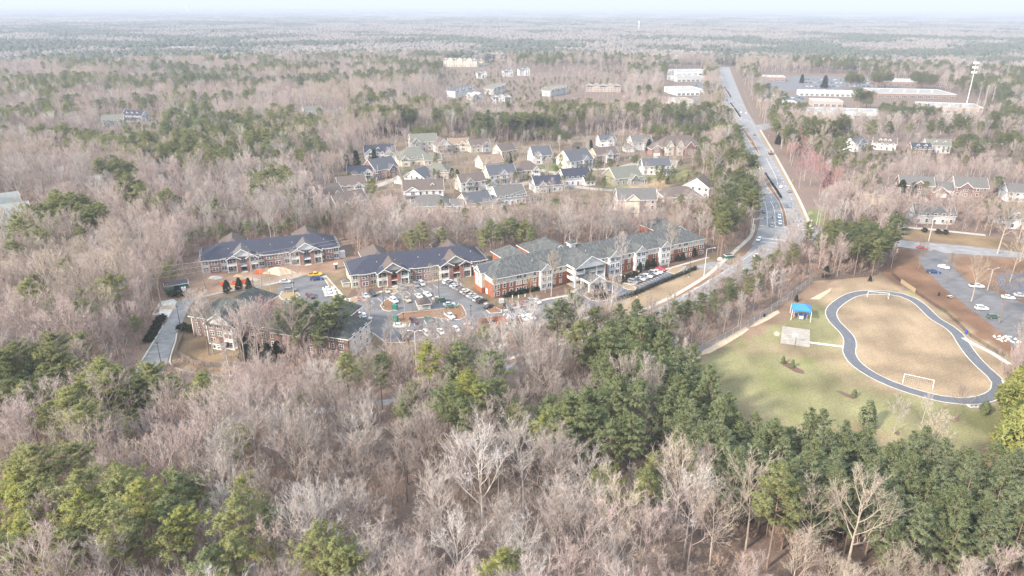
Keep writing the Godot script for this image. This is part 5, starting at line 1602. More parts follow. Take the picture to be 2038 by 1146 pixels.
	for e in [[V(158.61, -222.71), "blue waste bin where the pale path meets the oval", "blue_plastic", 1.2], [V(168.74, -257.69), "black waste bin on the brown bank by the eastern car park", "dark", 1.2], [V(92.81, -236.64), "black bin against the long chain-link fence", "dark", 1.0]]:
		var bin := thing("waste_bin", e[1], "bin", v3(e[0]))
		var s3 := Shape.new()
		s3.tube(Vector3(0, -0.05, 0), Vector3(0, e[3], 0), 0.38, 0.42, 10)
		obj("drum", s3, M[e[2]], bin)
		var s4 := Shape.new()
		s4.tube(Vector3(0, e[3], 0), Vector3(0, e[3] + 0.18, 0), 0.46, 0.2, 10)
		obj("lid", s4, M[e[2]], bin)
	var tb := thing("picnic_table", "grey picnic table on the bank between fence and eastern car park", "table", v3(V(171.94, -255.66)), 20.0)
	slab(tb, "top", Vector3(-0.95, 0.72, -0.4), Vector3(0.95, 0.78, 0.4), "galvanised")
	for k in [-0.75, 0.75]:
		slab(tb, "seat", Vector3(-0.95, 0.42, k - 0.14), Vector3(0.95, 0.47, k + 0.14), "galvanised")
	for x in [-0.7, 0.7]:
		slab(tb, "leg", Vector3(x - 0.05, 0.0, -0.7), Vector3(x + 0.05, 0.42, 0.7), "dark_metal")
		slab(tb, "leg", Vector3(x - 0.05, 0.42, -0.1), Vector3(x + 0.05, 0.72, 0.1), "dark_metal")
	var rk := thing("rock_pile", "heap of pale broken rocks by the corner of the eastern car park", "rocks", v3(V(170.22, -218.42)))
	var r2 := RandomNumberGenerator.new()
	r2.seed = 4
	for i in 34:
		var s5 := Shape.new()
		var sz := r2.randf_range(0.25, 0.7)
		var m5 := [Vector3(-1, 0, 0.2), Vector3(0.1, 0, 1), Vector3(1, 0, -0.1), Vector3(0, 0, -1)]
		for j in 4:
			var p0: Vector3 = m5[j] * sz * r2.randf_range(0.8, 1.2)
			var p1: Vector3 = m5[(j + 1) % 4] * sz
			s5.tri(p0, p1, Vector3(0, sz * 0.9, 0))
		obj("rock", s5, M["pale_concrete"], rk).position = Vector3(r2.randf_range(-3.5, 3.5), 0, r2.randf_range(-2.6, 2.6))


# ---------------------------------------------------------------- poles, wires, signs
func street_lamp(label: String, at: Vector2, tall: float, reach: Vector2, m: String, heads := 1, group := "") -> void:
	var t := thing("street_lamp", label, "street lamp", v3(at), 0.0, group)
	var s := Shape.new()
	s.tube(Vector3(0, -0.2, 0), Vector3(0, tall, 0), 0.17, 0.1, 6)
	obj("pole", s, M[m], t)
	var base := Shape.new()
	base.tube(Vector3(0, -0.2, 0), Vector3(0, 0.6, 0), 0.32, 0.3, 8)
	obj("footing", base, M["pale_concrete"], t)
	for i in heads:
		var d := v3(reach) * (1.0 if i == 0 else -1.0)
		var a := Shape.new()
		a.tube(Vector3(0, tall - 0.1, 0), d * 0.6 + Vector3(0, tall + 0.45, 0), 0.07, 0.06, 5)
		a.tube(d * 0.6 + Vector3(0, tall + 0.45, 0), d + Vector3(0, tall + 0.5, 0), 0.06, 0.06, 5)
		obj("arm", a, M[m], t)
		var h := Shape.new()
		var x := d.normalized()
		h.tube(d + Vector3(0, tall + 0.5, 0), d + x * 0.75 + Vector3(0, tall + 0.46, 0), 0.17, 0.12, 6)
		obj("lamp_head", h, M["pale_pole" if m == "pale_pole" else "dark_metal"], t)


func lot_lamp(label: String, at: Vector2, tall: float) -> void:
	var t := thing("lot_lamp", label, "lamp post", v3(at), 0.0, "thin dark lamp posts of the apartments")
	var s := Shape.new()
	s.tube(Vector3(0, -0.2, 0), Vector3(0, tall, 0), 0.11, 0.08, 6)
	obj("pole", s, M["dark_metal"], t)
	var b := Shape.new()
	b.tube(Vector3(0, -0.2, 0), Vector3(0, 0.7, 0), 0.3, 0.3, 8)
	obj("footing", b, M["pale_concrete"], t)
	var h := Shape.new()
	h.box(Vector3(-0.35, tall, -0.25), Vector3(0.35, tall + 0.22, 0.25))
	obj("lamp_head", h, M["dark_metal"], t)


func h_frame(label: String, at: Vector2, turn: float, tall: float, wide := 3.4) -> Node3D:
	var t := thing("utility_pole", label, "utility pole", v3(at), turn, "twin-pole power structures")
	for x in [-wide / 2, wide / 2]:
		var s := Shape.new()
		s.tube(Vector3(x, -0.3, 0), Vector3(x, tall + (0.8 if x < 0.0 else 0.0), 0), 0.2, 0.14, 6)
		obj("pole", s, M["pole_wood"], t)
	var c := Shape.new()
	c.tube(Vector3(-wide * 0.95, tall - 1.2, 0.15), Vector3(wide * 0.95, tall - 1.2, 0.15), 0.13, 0.13, 5)
	obj("cross_arm", c, M["pole_wood"], t)
	for q in [[-1.0, 1.0], [1.0, -1.0]]:
		var b := Shape.new()
		b.tube(Vector3(q[0] * wide / 2, tall - 2.0, 0.2), Vector3(q[1] * wide / 2, tall - 4.6, 0.2), 0.09, 0.09, 4)
		obj("brace", b, M["pole_wood"], t)
	for x in [-wide * 0.85, 0.0, wide * 0.85]:
		var n := Shape.new()
		n.tube(Vector3(x, tall - 1.3, 0.15), Vector3(x, tall - 2.3, 0.15), 0.09, 0.06, 5)
		obj("insulator", n, M["pale_pole"], t)
	return t


func wire(label: String, a: Vector3, b: Vector3, sag: float) -> void:
	var s := Shape.new()
	var n := 10
	for i in n:
		var f := float(i) / n
		var g := float(i + 1) / n
		s.tube(a.lerp(b, f) - Vector3(0, sag * 4.0 * f * (1.0 - f), 0), a.lerp(b, g) - Vector3(0, sag * 4.0 * g * (1.0 - g), 0), 0.035, 0.035, 3)
	var o := obj("power_line", s, M["pale_pole"])
	tag(o, label, "power line", "power lines over the woods")


func make_street_furniture() -> void:
	street_lamp("pale lamp with a single arm, before the carriage porch drive", V(37.89, -246.38), 12.0, Vector2(2.6, 0.0), "pale_pole")
	street_lamp("pale single-arm lamp on the grass by the clipped hedge's far end", V(81.15, -278.47), 12.0, Vector2(2.8, 0.0), "pale_pole")
	street_lamp("pale lamp at the bottom of the garden wall in the southwestern belt", V(-86, -189.34), 10.5, Vector2(-1.2, 0.6), "pale_pole")
	street_lamp("pale two-armed lamp rising from the trees below the car park", V(-29.81, -195.22), 13.0, Vector2(1.5, 0.0), "pale_pole", 2)
	street_lamp("pale lamp among the green pines at the western edge", V(-144.93, -179.02), 12.0, Vector2(-2.4, 0.4), "pale_pole")
	street_lamp("grey lamp on the grassy verge beside the junction", V(159.11, -354.43), 10.0, Vector2(-2.4, 0.0), "galvanised")
	street_lamp("pale lamp by the junction's pine bank", V(121.48, -344.2), 10.0, Vector2(2.6, 0.3), "pale_pole")
	street_lamp("twin-armed pale lamp in the eastern car park", V(191.46, -263.21), 9.0, Vector2(2.2, -0.6), "pale_pole", 2)
	street_lamp("thin pale lamp by the greenway", V(202.75, -327.1), 9.0, Vector2(1.6, 0.0), "pale_pole")
	for q in [["thin dark lamp post halfway down the western drive", V(-109.84, -195.9), 8.5], ["thin dark lamp post at the upper western drive", V(-117.46, -226.43), 7.5], ["thin dark lamp post in front of the brick bin store", V(-14.21, -223.62), 9.5], ["thin dark lamp post at the lot's lower edge beside a black car", V(-36.64, -217.79), 9.0], ["thin dark lamp post in the round bed west of the lot", V(-48.28, -243.63), 8.0], ["thin dark lamp post on the drive to the carriage porch", V(21.07, -238.69), 9.5], ["thin dark lamp post at the back of the hip-roofed block", V(-82.43, -247.15), 8.5], ["thin dark lamp post against the long building's entrance bays", V(-28.42, -253.66), 9.0], ["thin dark lamp post in the clipped hedge", V(48.96, -254.43), 8.5], ["thin dark lamp post in the hedge's far half", V(74.35, -276.62), 8.5]]:
		lot_lamp(q[0], q[1], q[2])
	# power line that crosses the western woods
	var p1 := V(-102.49, -263.44)
	h_frame("bleached twin-pole power structure before the unfinished block", p1, 28.0, 15.0, 3.2)
	h_frame("bleached twin-pole power structure at the estate's front edge", V(18.87, -386.97), 24.0, 15.0, 3.4)
	h_frame("nearer twin-pole power structure in the pinkish trees by the boulevard", V(163.93, -555.8), 20.0, 19.0, 5.0)
	h_frame("farther twin-pole power structure beside the boulevard pines", V(172.69, -564.3), 20.0, 17.0, 4.0)
	for q in [[V(526.2, -818.3), "westernmost of the tall power poles near the phone mast"], [V(539.7, -827.2), "middle tall power pole near the phone mast"], [V(548, -827.4), "easternmost of the tall power poles near the phone mast"]]:
		var t := thing("power_pole", q[1], "power pole", v3(q[0]), 30.0, "tall poles near the phone mast")
		var s := Shape.new()
		s.tube(Vector3(0, -0.3, 0), Vector3(0, 24.0, 0), 0.42, 0.3, 6)
		obj("pole", s, M["pole_wood"], t)
		var c := Shape.new()
		c.tube(Vector3(-3.5, 20.5, 0), Vector3(3.5, 20.5, 0), 0.2, 0.2, 5)
		obj("cross_arm", c, M["pole_wood"], t)
		var b := Shape.new()
		b.tube(Vector3(-3.2, 20.5, 0.2), Vector3(0, 17.0, 0.2), 0.14, 0.14, 4)
		obj("brace", b, M["pole_wood"], t)
	var far := V(-208.61, -229.43)
	for i in 3:
		wire(["highest", "middle", "lowest"][i] + " cable over the western woods to the unfinished block", v3(p1 + V((i - 1) * 1.6, 0), 14.0 - i * 1.2), v3(far + V(0, i * 9.0), 15.0 - i * 1.5), 2.2)
		wire(["highest", "middle", "lowest"][i] + " cable from the unfinished block to the estate's front edge", v3(p1 + V((i - 1) * 1.6, 0), 14.0 - i * 1.2), v3(V(18.87, -386.97) + V((i - 1) * 1.8, 0), 14.0 - i * 1.2), 4.0)
	for i in 4:
		wire(["first", "second", "third", "fourth"][i] + " cable falling away east of the tall power poles", v3(V(548, -827.4), 20.0 - i * 2.0), v3(V(561.3, -728.5) + V(i * 5.0, 0), 20.0 - i * 2.0), 2.0)
	# phone mast
	var m := thing("phone_mast", "tall white phone mast with three tiers of antennas above the pines", "mast", v3(V(538.8, -858.3)))
	var s := Shape.new()
	s.tube(Vector3(0, -0.3, 0), Vector3(0, 47.0, 0), 0.6, 0.35, 8)
	obj("pole", s, M["pale_pole"], m)
	for tier in [45.5, 40.5, 35.0]:
		var pl := Shape.new()
		for i in 6:
			var a := TAU * i / 6
			var b := TAU * (i + 1) / 6
			pl.tube(Vector3(cos(a) * 2.6, tier, sin(a) * 2.6), Vector3(cos(b) * 2.6, tier, sin(b) * 2.6), 0.12, 0.12, 4)
			pl.tube(Vector3(0, tier, 0), Vector3(cos(a) * 2.6, tier, sin(a) * 2.6), 0.1, 0.1, 4)
		obj("platform", pl, M["galvanised"], m)
		for i in 9:
			var a := TAU * i / 9
			var an := Shape.new()
			an.box(Vector3(-0.28, -1.3, -0.14), Vector3(0.28, 1.3, 0.14))
			var o := obj("antenna", an, M["trim"], m)
			o.position = Vector3(cos(a) * 2.75, tier, sin(a) * 2.75)
			o.rotation.y = -a + PI / 2
	var wt := thing("water_tower", "pale water tower standing above the far northern woods", "water tower", v3(V(538.2, -3209.5)))
	var l := Shape.new()
	l.tube(Vector3(0, 0, 0), Vector3(0, 36, 0), 2.0, 1.6, 10)
	obj("stem", l, M["pale_pole"], wt)
	var k := Shape.new()
	k.tube(Vector3(0, 34, 0), Vector3(0, 38, 0), 2, 5, 14)
	k.tube(Vector3(0, 38, 0), Vector3(0, 43, 0), 5, 5, 14)
	k.tube(Vector3(0, 43, 0), Vector3(0, 46, 0), 5, 1, 14)
	obj("tank", k, M["pale_pole"], wt)
	var wt2 := thing("water_tower", "white water tower on the northwestern skyline", "water tower", v3(V(-4470.5, -10411.2)))
	var l2 := Shape.new()
	l2.tube(Vector3(0, 0, 0), Vector3(0, 70, 0), 14, 12, 10)
	obj("stem", l2, M["pale_pole"], wt2)
	var k2 := Shape.new()
	k2.tube(Vector3(0, 62, 0), Vector3(0, 76, 0), 14, 34, 14)
	k2.tube(Vector3(0, 76, 0), Vector3(0, 92, 0), 34, 30, 14)
	k2.tube(Vector3(0, 92, 0), Vector3(0, 100, 0), 30, 5, 14)
	obj("tank", k2, M["pale_pole"], wt2)
	# traffic signals on mast arms and yellow warning signs
	for q in [[V(121.98, -343.34), 18.0, 12.0, "western mast-arm traffic signal at the junction"], [V(150.5, -341.15), 190.0, 11.0, "eastern mast-arm traffic signal at the junction"]]:
		var t := thing("traffic_signal", q[3], "traffic signal", v3(q[0]), q[1], "signals of the junction")
		var pole := Shape.new()
		pole.tube(Vector3(0, -0.2, 0), Vector3(0, 6.6, 0), 0.17, 0.13, 6)
		obj("pole", pole, M["pale_pole"], t)
		var arm := Shape.new()
		arm.tube(Vector3(0, 6.0, 0), Vector3(q[2], 6.5, 0), 0.12, 0.07, 6)
		obj("arm", arm, M["pale_pole"], t)
		for x in [0.55, 0.92]:
			slab(t, "signal_head", Vector3(q[2] * x - 0.2, 5.5, -0.2), Vector3(q[2] * x + 0.2, 6.6, 0.2), "dark_metal")
	for q in [[V(179.53, -445.1), "yellow diamond sign halfway along the eastern pavement"], [V(220.11, -611), "yellow diamond sign near the upper end of the eastern verge"], [V(145.53, -359.78), "yellow sign on the nose of the planted median"]]:
		var t := thing("warning_sign", q[1], "road sign", v3(q[0]), 20.0, "yellow road signs")
		var pole := Shape.new()
		pole.tube(Vector3(0, -0.2, 0), Vector3(0, 2.6, 0), 0.06, 0.06, 5)
		obj("post", pole, M["galvanised"], t)
		var pl := Shape.new()
		var z := Vector3(0, 2.6, 0.08)
		pl.quad(z + Vector3(0, -0.75, 0), z + Vector3(0.75, 0, 0), z + Vector3(0, 0.75, 0), z + Vector3(-0.75, 0, 0))
		pl.quad(z + Vector3(-0.75, 0, -0.03), z + Vector3(0, 0.75, -0.03), z + Vector3(0.75, 0, -0.03), z + Vector3(0, -0.75, -0.03))
		obj("plate", pl, M["yellow_metal"], t)
	# white bollard lights along the long building
	var row := [V(0.21, -253.44), V(2.56, -253.71), V(5.13, -254.76), V(13.3, -261.92), V(47.13, -275.45), V(50.59, -278.74), V(53.98, -281.18), V(56.22, -284.27), V(59.82, -288.69), V(68.24, -294.59)]
	var words := ["first", "second", "third", "fourth", "fifth", "sixth", "seventh", "eighth", "ninth", "tenth"]
	for i in row.size():
		var t := thing("bollard_light", "%s white bollard light from the western end of the long building" % words[i], "bollard light", v3(row[i]), 0.0, "white bollard lights in the building's beds")
		var p := Shape.new()
		p.tube(Vector3(0, -0.1, 0), Vector3(0, 1.0, 0), 0.16, 0.16, 7)
		obj("post", p, M["trim"], t)
		var c := Shape.new()
		c.tube(Vector3(0, 1.0, 0), Vector3(0, 1.2, 0), 0.24, 0.16, 7)
		obj("cap", c, M["trim"], t)



# ---------------------------------------------------------------- things about the apartments
func make_site_clutter() -> void:
	# brick bin store with a dark lid roof
	var t := thing("bin_store", "roofless red brick bin store with a dark green gate roof by the lot", "bin store", v3(V(-10.36, -224.06)), 18.0)
	walls(t, -0.3, 0.0, -5.0, 0.0, [[-0.2, 2.3, "red_brick"]])
	walls(t, 9.2, 9.5, -5.0, 0.0, [[-0.2, 2.3, "red_brick"]])
	walls(t, 0.0, 9.2, -0.3, 0.0, [[-0.2, 2.3, "red_brick"]])
	walls(t, 0.0, 9.2, -5.0, -4.7, [[-0.2, 2.3, "red_brick"]])
	slab(t, "gate", Vector3(0.4, 0.1, -5.12), Vector3(4.4, 2.1, -5.04), "green_metal")
	slab(t, "gate", Vector3(4.8, 0.1, -5.12), Vector3(8.8, 2.1, -5.04), "green_metal")
	var d := thing("dumpster", "dark dumpster inside the brick bin store", "dumpster", v3(V(-9.03, -226.57)), 18.0)
	slab(d, "body", Vector3(0.2, 0.05, -1.6), Vector3(3.4, 1.6, 0.4), "green_metal")
	slab(d, "lid", Vector3(0.15, 1.6, -1.65), Vector3(3.45, 1.72, 0.45), "dark")
	# green cabinets at the round bed
	for q in [[V(-41.96, -230.97), "green utility cabinet standing at the lot's western corner", 2.4], [V(-43.82, -241.78), "green utility cabinet beside the round planted bed", 2.0]]:
		var c := thing("utility_cabinet", q[1], "utility box", v3(q[0]), -16.0, "green utility cabinets")
		slab(c, "body", Vector3(-1.0, 0, -0.6), Vector3(1.0, q[2], 0.6), "green_metal")
		slab(c, "base", Vector3(-1.15, -0.1, -0.75), Vector3(1.15, 0.12, 0.75), "pale_concrete")
	var tr := thing("transformer_box", "green box under the trees at the boulevard end of the long building", "utility box", v3(V(97.91, -301.64)), 20.0)
	slab(tr, "body", Vector3(-1.8, 0, -1.1), Vector3(1.8, 1.7, 1.1), "green_metal")
	roof(tr, "lid", "green_roof", 0, 0, 3.6, 2.2, 1.7, 0.4, 0.1)
	var rock := thing("boulder", "pale boulder beside the green box", "boulder", v3(V(93.51, -298.87)))
	var rs := Shape.new()
	for i in 7:
		var a := TAU * i / 7
		var b := TAU * (i + 1) / 7
		rs.quad(Vector3(cos(b) * 1.5, -0.1, sin(b)), Vector3(cos(a) * 1.5, -0.1, sin(a)), Vector3(cos(a) * 1.0, 1.0, sin(a) * 0.6), Vector3(cos(b) * 1.0, 1.0, sin(b) * 0.6))
		rs.tri(Vector3(cos(b) * 1.0, 1.0, sin(b) * 0.6), Vector3(cos(a) * 1.0, 1.0, sin(a) * 0.6), Vector3(0.1, 1.25, 0))
	obj("stone", rs, M["pale_concrete"], rock)
	var ec := thing("equipment_box", "pale metal box beside the walk at the long building's corner", "utility box", v3(V(-4.03, -248.9)), 20.0)
	slab(ec, "body", Vector3(-0.9, 0, -0.5), Vector3(0.9, 1.5, 0.5), "pale_pole")
	slab(ec, "base", Vector3(-1.0, -0.1, -0.6), Vector3(1.0, 0.1, 0.6), "pale_concrete")
	# the gazebo among bare trees in the central bed
	var gz := thing("gazebo", "small pale gazebo with brown roof among the bare trees of the central bed", "gazebo", v3(V(-33.33, -243.77)), 18.0)
	slab(gz, "floor", Vector3(-2.3, -0.1, -2.3), Vector3(2.3, 0.25, 2.3), "concrete")
	roof(gz, "roof", "brown_roof", 0, 0, 4.6, 4.6, 2.7, 1.7, 0.4)
	for x in [-2.1, 2.1]:
		for z in [-2.1, 2.1]:
			slab(gz, "post", Vector3(x - 0.12, 0.2, z - 0.12), Vector3(x + 0.12, 2.7, z + 0.12), "trim")
	railing(gz, -2.1, 2.1, 0.25, 2.1)
	slab(gz, "panel", Vector3(-2.1, 0.25, -2.16), Vector3(2.1, 1.3, -2.06), "trim")
	# building site
	for q in [[V(-116.84, -266.03), "orange skip nearest the bare tree on the building site", 25.0], [V(-112.56, -267.19), "orange skip behind the middle of the three evergreens", 25.0], [V(-109.49, -268.34), "orange skip east of the other two by the evergreens", 25.0], [V(-107.43, -280.03), "orange barrier pile before the unfinished facade", 10.0]]:
		var k := thing("orange_skip", q[1], "skip", v3(q[0]), q[2], "orange skips of the building site")
		slab(k, "floor", Vector3(-1.5, 0.15, -0.9), Vector3(1.5, 0.3, 0.9), "orange_plastic")
		for z in [-0.9, 0.8]:
			slab(k, "side", Vector3(-1.5, 0.3, z), Vector3(1.5, 1.6, z + 0.1), "orange_plastic")
		for x in [-1.5, 1.4]:
			slab(k, "end", Vector3(x, 0.3, -0.8), Vector3(x + 0.1, 1.6, 0.8), "orange_plastic")
		slab(k, "load", Vector3(-1.38, 0.3, -0.78), Vector3(1.38, 1.75, 0.78), "weathered_wood")
	for q in [[V(-99.1, -280.73), 6.5, 2.4, "broad sand heap on the building site", "sand"], [V(-123.82, -273.92), 3.0, 0.9, "low grey gravel heap west of the unfinished block", "concrete"], [V(-115.06, -276.36), 2.4, 0.7, "long low pile of boards before the unfinished block", "new_wood"], [V(-108.19, -272.34), 4.0, 0.7, "flat pale gravel heap in the middle of the building site", "old_concrete"], [V(-128.62, -242.85), 3.0, 0.9, "tan soil heap by the concrete pad", "sand"]]:
		var h := thing("heap", q[3], "heap", v3(q[0]))
		var s := Shape.new()
		var rr := RandomNumberGenerator.new()
		rr.seed = int(q[0].x * 10.0)
		var n := 14
		var jag := []
		for i in n:
			jag.append(rr.randf_range(0.7, 1.25))
		var rows := [[1.0, -0.05], [0.72, 0.42], [0.4, 0.85], [0.12, 1.0]]
		for j in 3:
			for i in n:
				var i2 := (i + 1) % n
				var a := TAU * i / n
				var b := TAU * i2 / n
				var p0 := Vector3(cos(a) * q[1] * rows[j][0] * jag[i], rows[j][1] * q[2], sin(a) * q[1] * 0.6 * rows[j][0] * jag[i])
				var p1 := Vector3(cos(b) * q[1] * rows[j][0] * jag[i2], rows[j][1] * q[2], sin(b) * q[1] * 0.6 * rows[j][0] * jag[i2])
				var p2 := Vector3(cos(b) * q[1] * rows[j + 1][0] * jag[i2], rows[j + 1][1] * q[2], sin(b) * q[1] * 0.6 * rows[j + 1][0] * jag[i2])
				var p3 := Vector3(cos(a) * q[1] * rows[j + 1][0] * jag[i], rows[j + 1][1] * q[2], sin(a) * q[1] * 0.6 * rows[j + 1][0] * jag[i])
				s.quad(p1, p0, p3, p2)
				if j == 2:
					s.tri(p2, p3, Vector3(0, q[2] * 1.02, 0))
		obj("mound", s, M[q[4]], h)
	var shed := thing("green_container", "dark green shed-like container with a pale lid by the track's end", "container", v3(V(-134.23, -261.49)), 30.0)
	slab(shed, "body", Vector3(-4.2, 0, -1.6), Vector3(4.2, 2.6, 1.6), "green_metal")
	roof(shed, "roof", "slate_roof", 0, 0, 8.4, 3.2, 2.6, 1.0, 0.2, 0.0, 0.0, 0.0, "green_metal")
	slab(shed, "door", Vector3(-0.9, 0.1, 1.6), Vector3(0.9, 2.2, 1.68), "dark")
	for q in [[V(-130.96, -260.45), "white tank drum by the green container"], [V(-132.33, -266.43), "pale pallet stack behind the green container"]]:
		var k := thing("site_drum", q[1], "drum", v3(q[0]))
		var s := Shape.new()
		s.tube(Vector3(0, 0, 0), Vector3(0, 1.2, 0), 0.9, 0.9, 9)
		s.disc(Vector3(0, 1.2, 0), 0.9, 9)
		obj("body", s, M["trim"], k)
		var s2 := Shape.new()
		s2.tube(Vector3(0, 1.2, 0), Vector3(0, 1.35, 0), 0.3, 0.3, 7)
		obj("cap", s2, M["dark"], k)
	var toilet := thing("portable_toilet", "grey portable cabin at the corner of the finished block's lot", "portable toilet", v3(V(-75.98, -285.29)), 20.0)
	slab(toilet, "body", Vector3(-0.7, 0, -0.7), Vector3(0.7, 2.3, 0.7), "grey_siding")
	slab(toilet, "roof", Vector3(-0.78, 2.3, -0.78), Vector3(0.78, 2.45, 0.78), "trim")
	slab(toilet, "door", Vector3(-0.4, 0.1, 0.7), Vector3(0.4, 2.0, 0.76), "dark_metal")
	# garden fence of weathered boards, and its retaining kerb
	var f := thing("board_fence", "weathered grey board fence round the garden of the hip-roofed block", "fence", v3(V(-108.82, -204.12)))
	var line := PV([-112.18, -217.13, -108.98, -204.47, -100.71, -197.64, -94.5, -196.02, -85.84, -196.09])
	for i in line.size() - 1:
		var a := line[i] - V(-108.82, -204.12)
		var b := line[i + 1] - V(-108.82, -204.12)
		var n := int(a.distance_to(b) / 2.4)
		for k in n:
			var p := a.lerp(b, float(k) / n)
			var q := a.lerp(b, float(k + 1) / n)
			slab(f, "post", v3(p, -0.2) - Vector3(0.07, 0, 0.07), v3(p, 2.0) + Vector3(0.07, 0, 0.07), "weathered_wood")
			var m := 16
			var s := Shape.new()
			for j in m:
				var u := p.lerp(q, j / float(m))
				var w := p.lerp(q, (j + 0.88) / m)
				var side := (q - p).normalized().orthogonal() * (0.05 + 0.02 * (j % 2))
				s.sheet(PackedVector2Array([u, w, w + side, u + side]), 1.85 + 0.05 * ((j * 7) % 3), 1.8)
			var pal := obj("board_panel", s, M["weathered_wood"], f)
			pal.set_meta("kind", "stuff")
	# creek in the western wood
	var cr := Shape.new()
	ribbon(cr, curve(PV([-154.44, -197.87, -156.6, -204.78, -155.7, -209.14, -154.19, -212.14, -153.66, -215.21]), 3.0), 1.6, 1.6, 0.03)
	struct("creek_water", cr, M["dark"])
	var bank := Shape.new()
	bank.sheet(PV([-154.82, -201.98, -153.8, -207.69, -152.28, -210.66, -150.62, -208.45, -151.27, -204.12, -152.01, -198.57]), 0.02)
	struct("creek_bank", bank, M["concrete"])


# ---------------------------------------------------------------- cars
# along x, nose at +x; built of body, cabin, panes, wheels, lamps
var car_meshes := {}


func loft(s: Shape, rows: Array) -> void:
	# rows: [x, half width low, half width high, y low, y high]; joined into a closed hull with rounded shoulders
	var rings := []
	for r in rows:
		var x: float = r[0]
		var m: float = lerpf(r[3], r[4], 0.62)
		rings.append([Vector3(x, r[3], r[1] * 0.94), Vector3(x, m, r[1]), Vector3(x, r[4] - 0.05, r[2]), Vector3(x, r[4], r[2] - 0.12), Vector3(x, r[4], -r[2] + 0.12), Vector3(x, r[4] - 0.05, -r[2]), Vector3(x, m, -r[1]), Vector3(x, r[3], -r[1] * 0.94)])
	for i in rings.size() - 1:
		for j in 8:
			var k := (j + 1) % 8
			s.quad(rings[i][j], rings[i + 1][j], rings[i + 1][k], rings[i][k])
	for q in [[0, false], [rings.size() - 1, true]]:
		var g: Array = rings[q[0]]
		for j in range(1, 7):
			if q[1]: s.tri(g[0], g[j + 1], g[j])
			else: s.tri(g[0], g[j], g[j + 1])


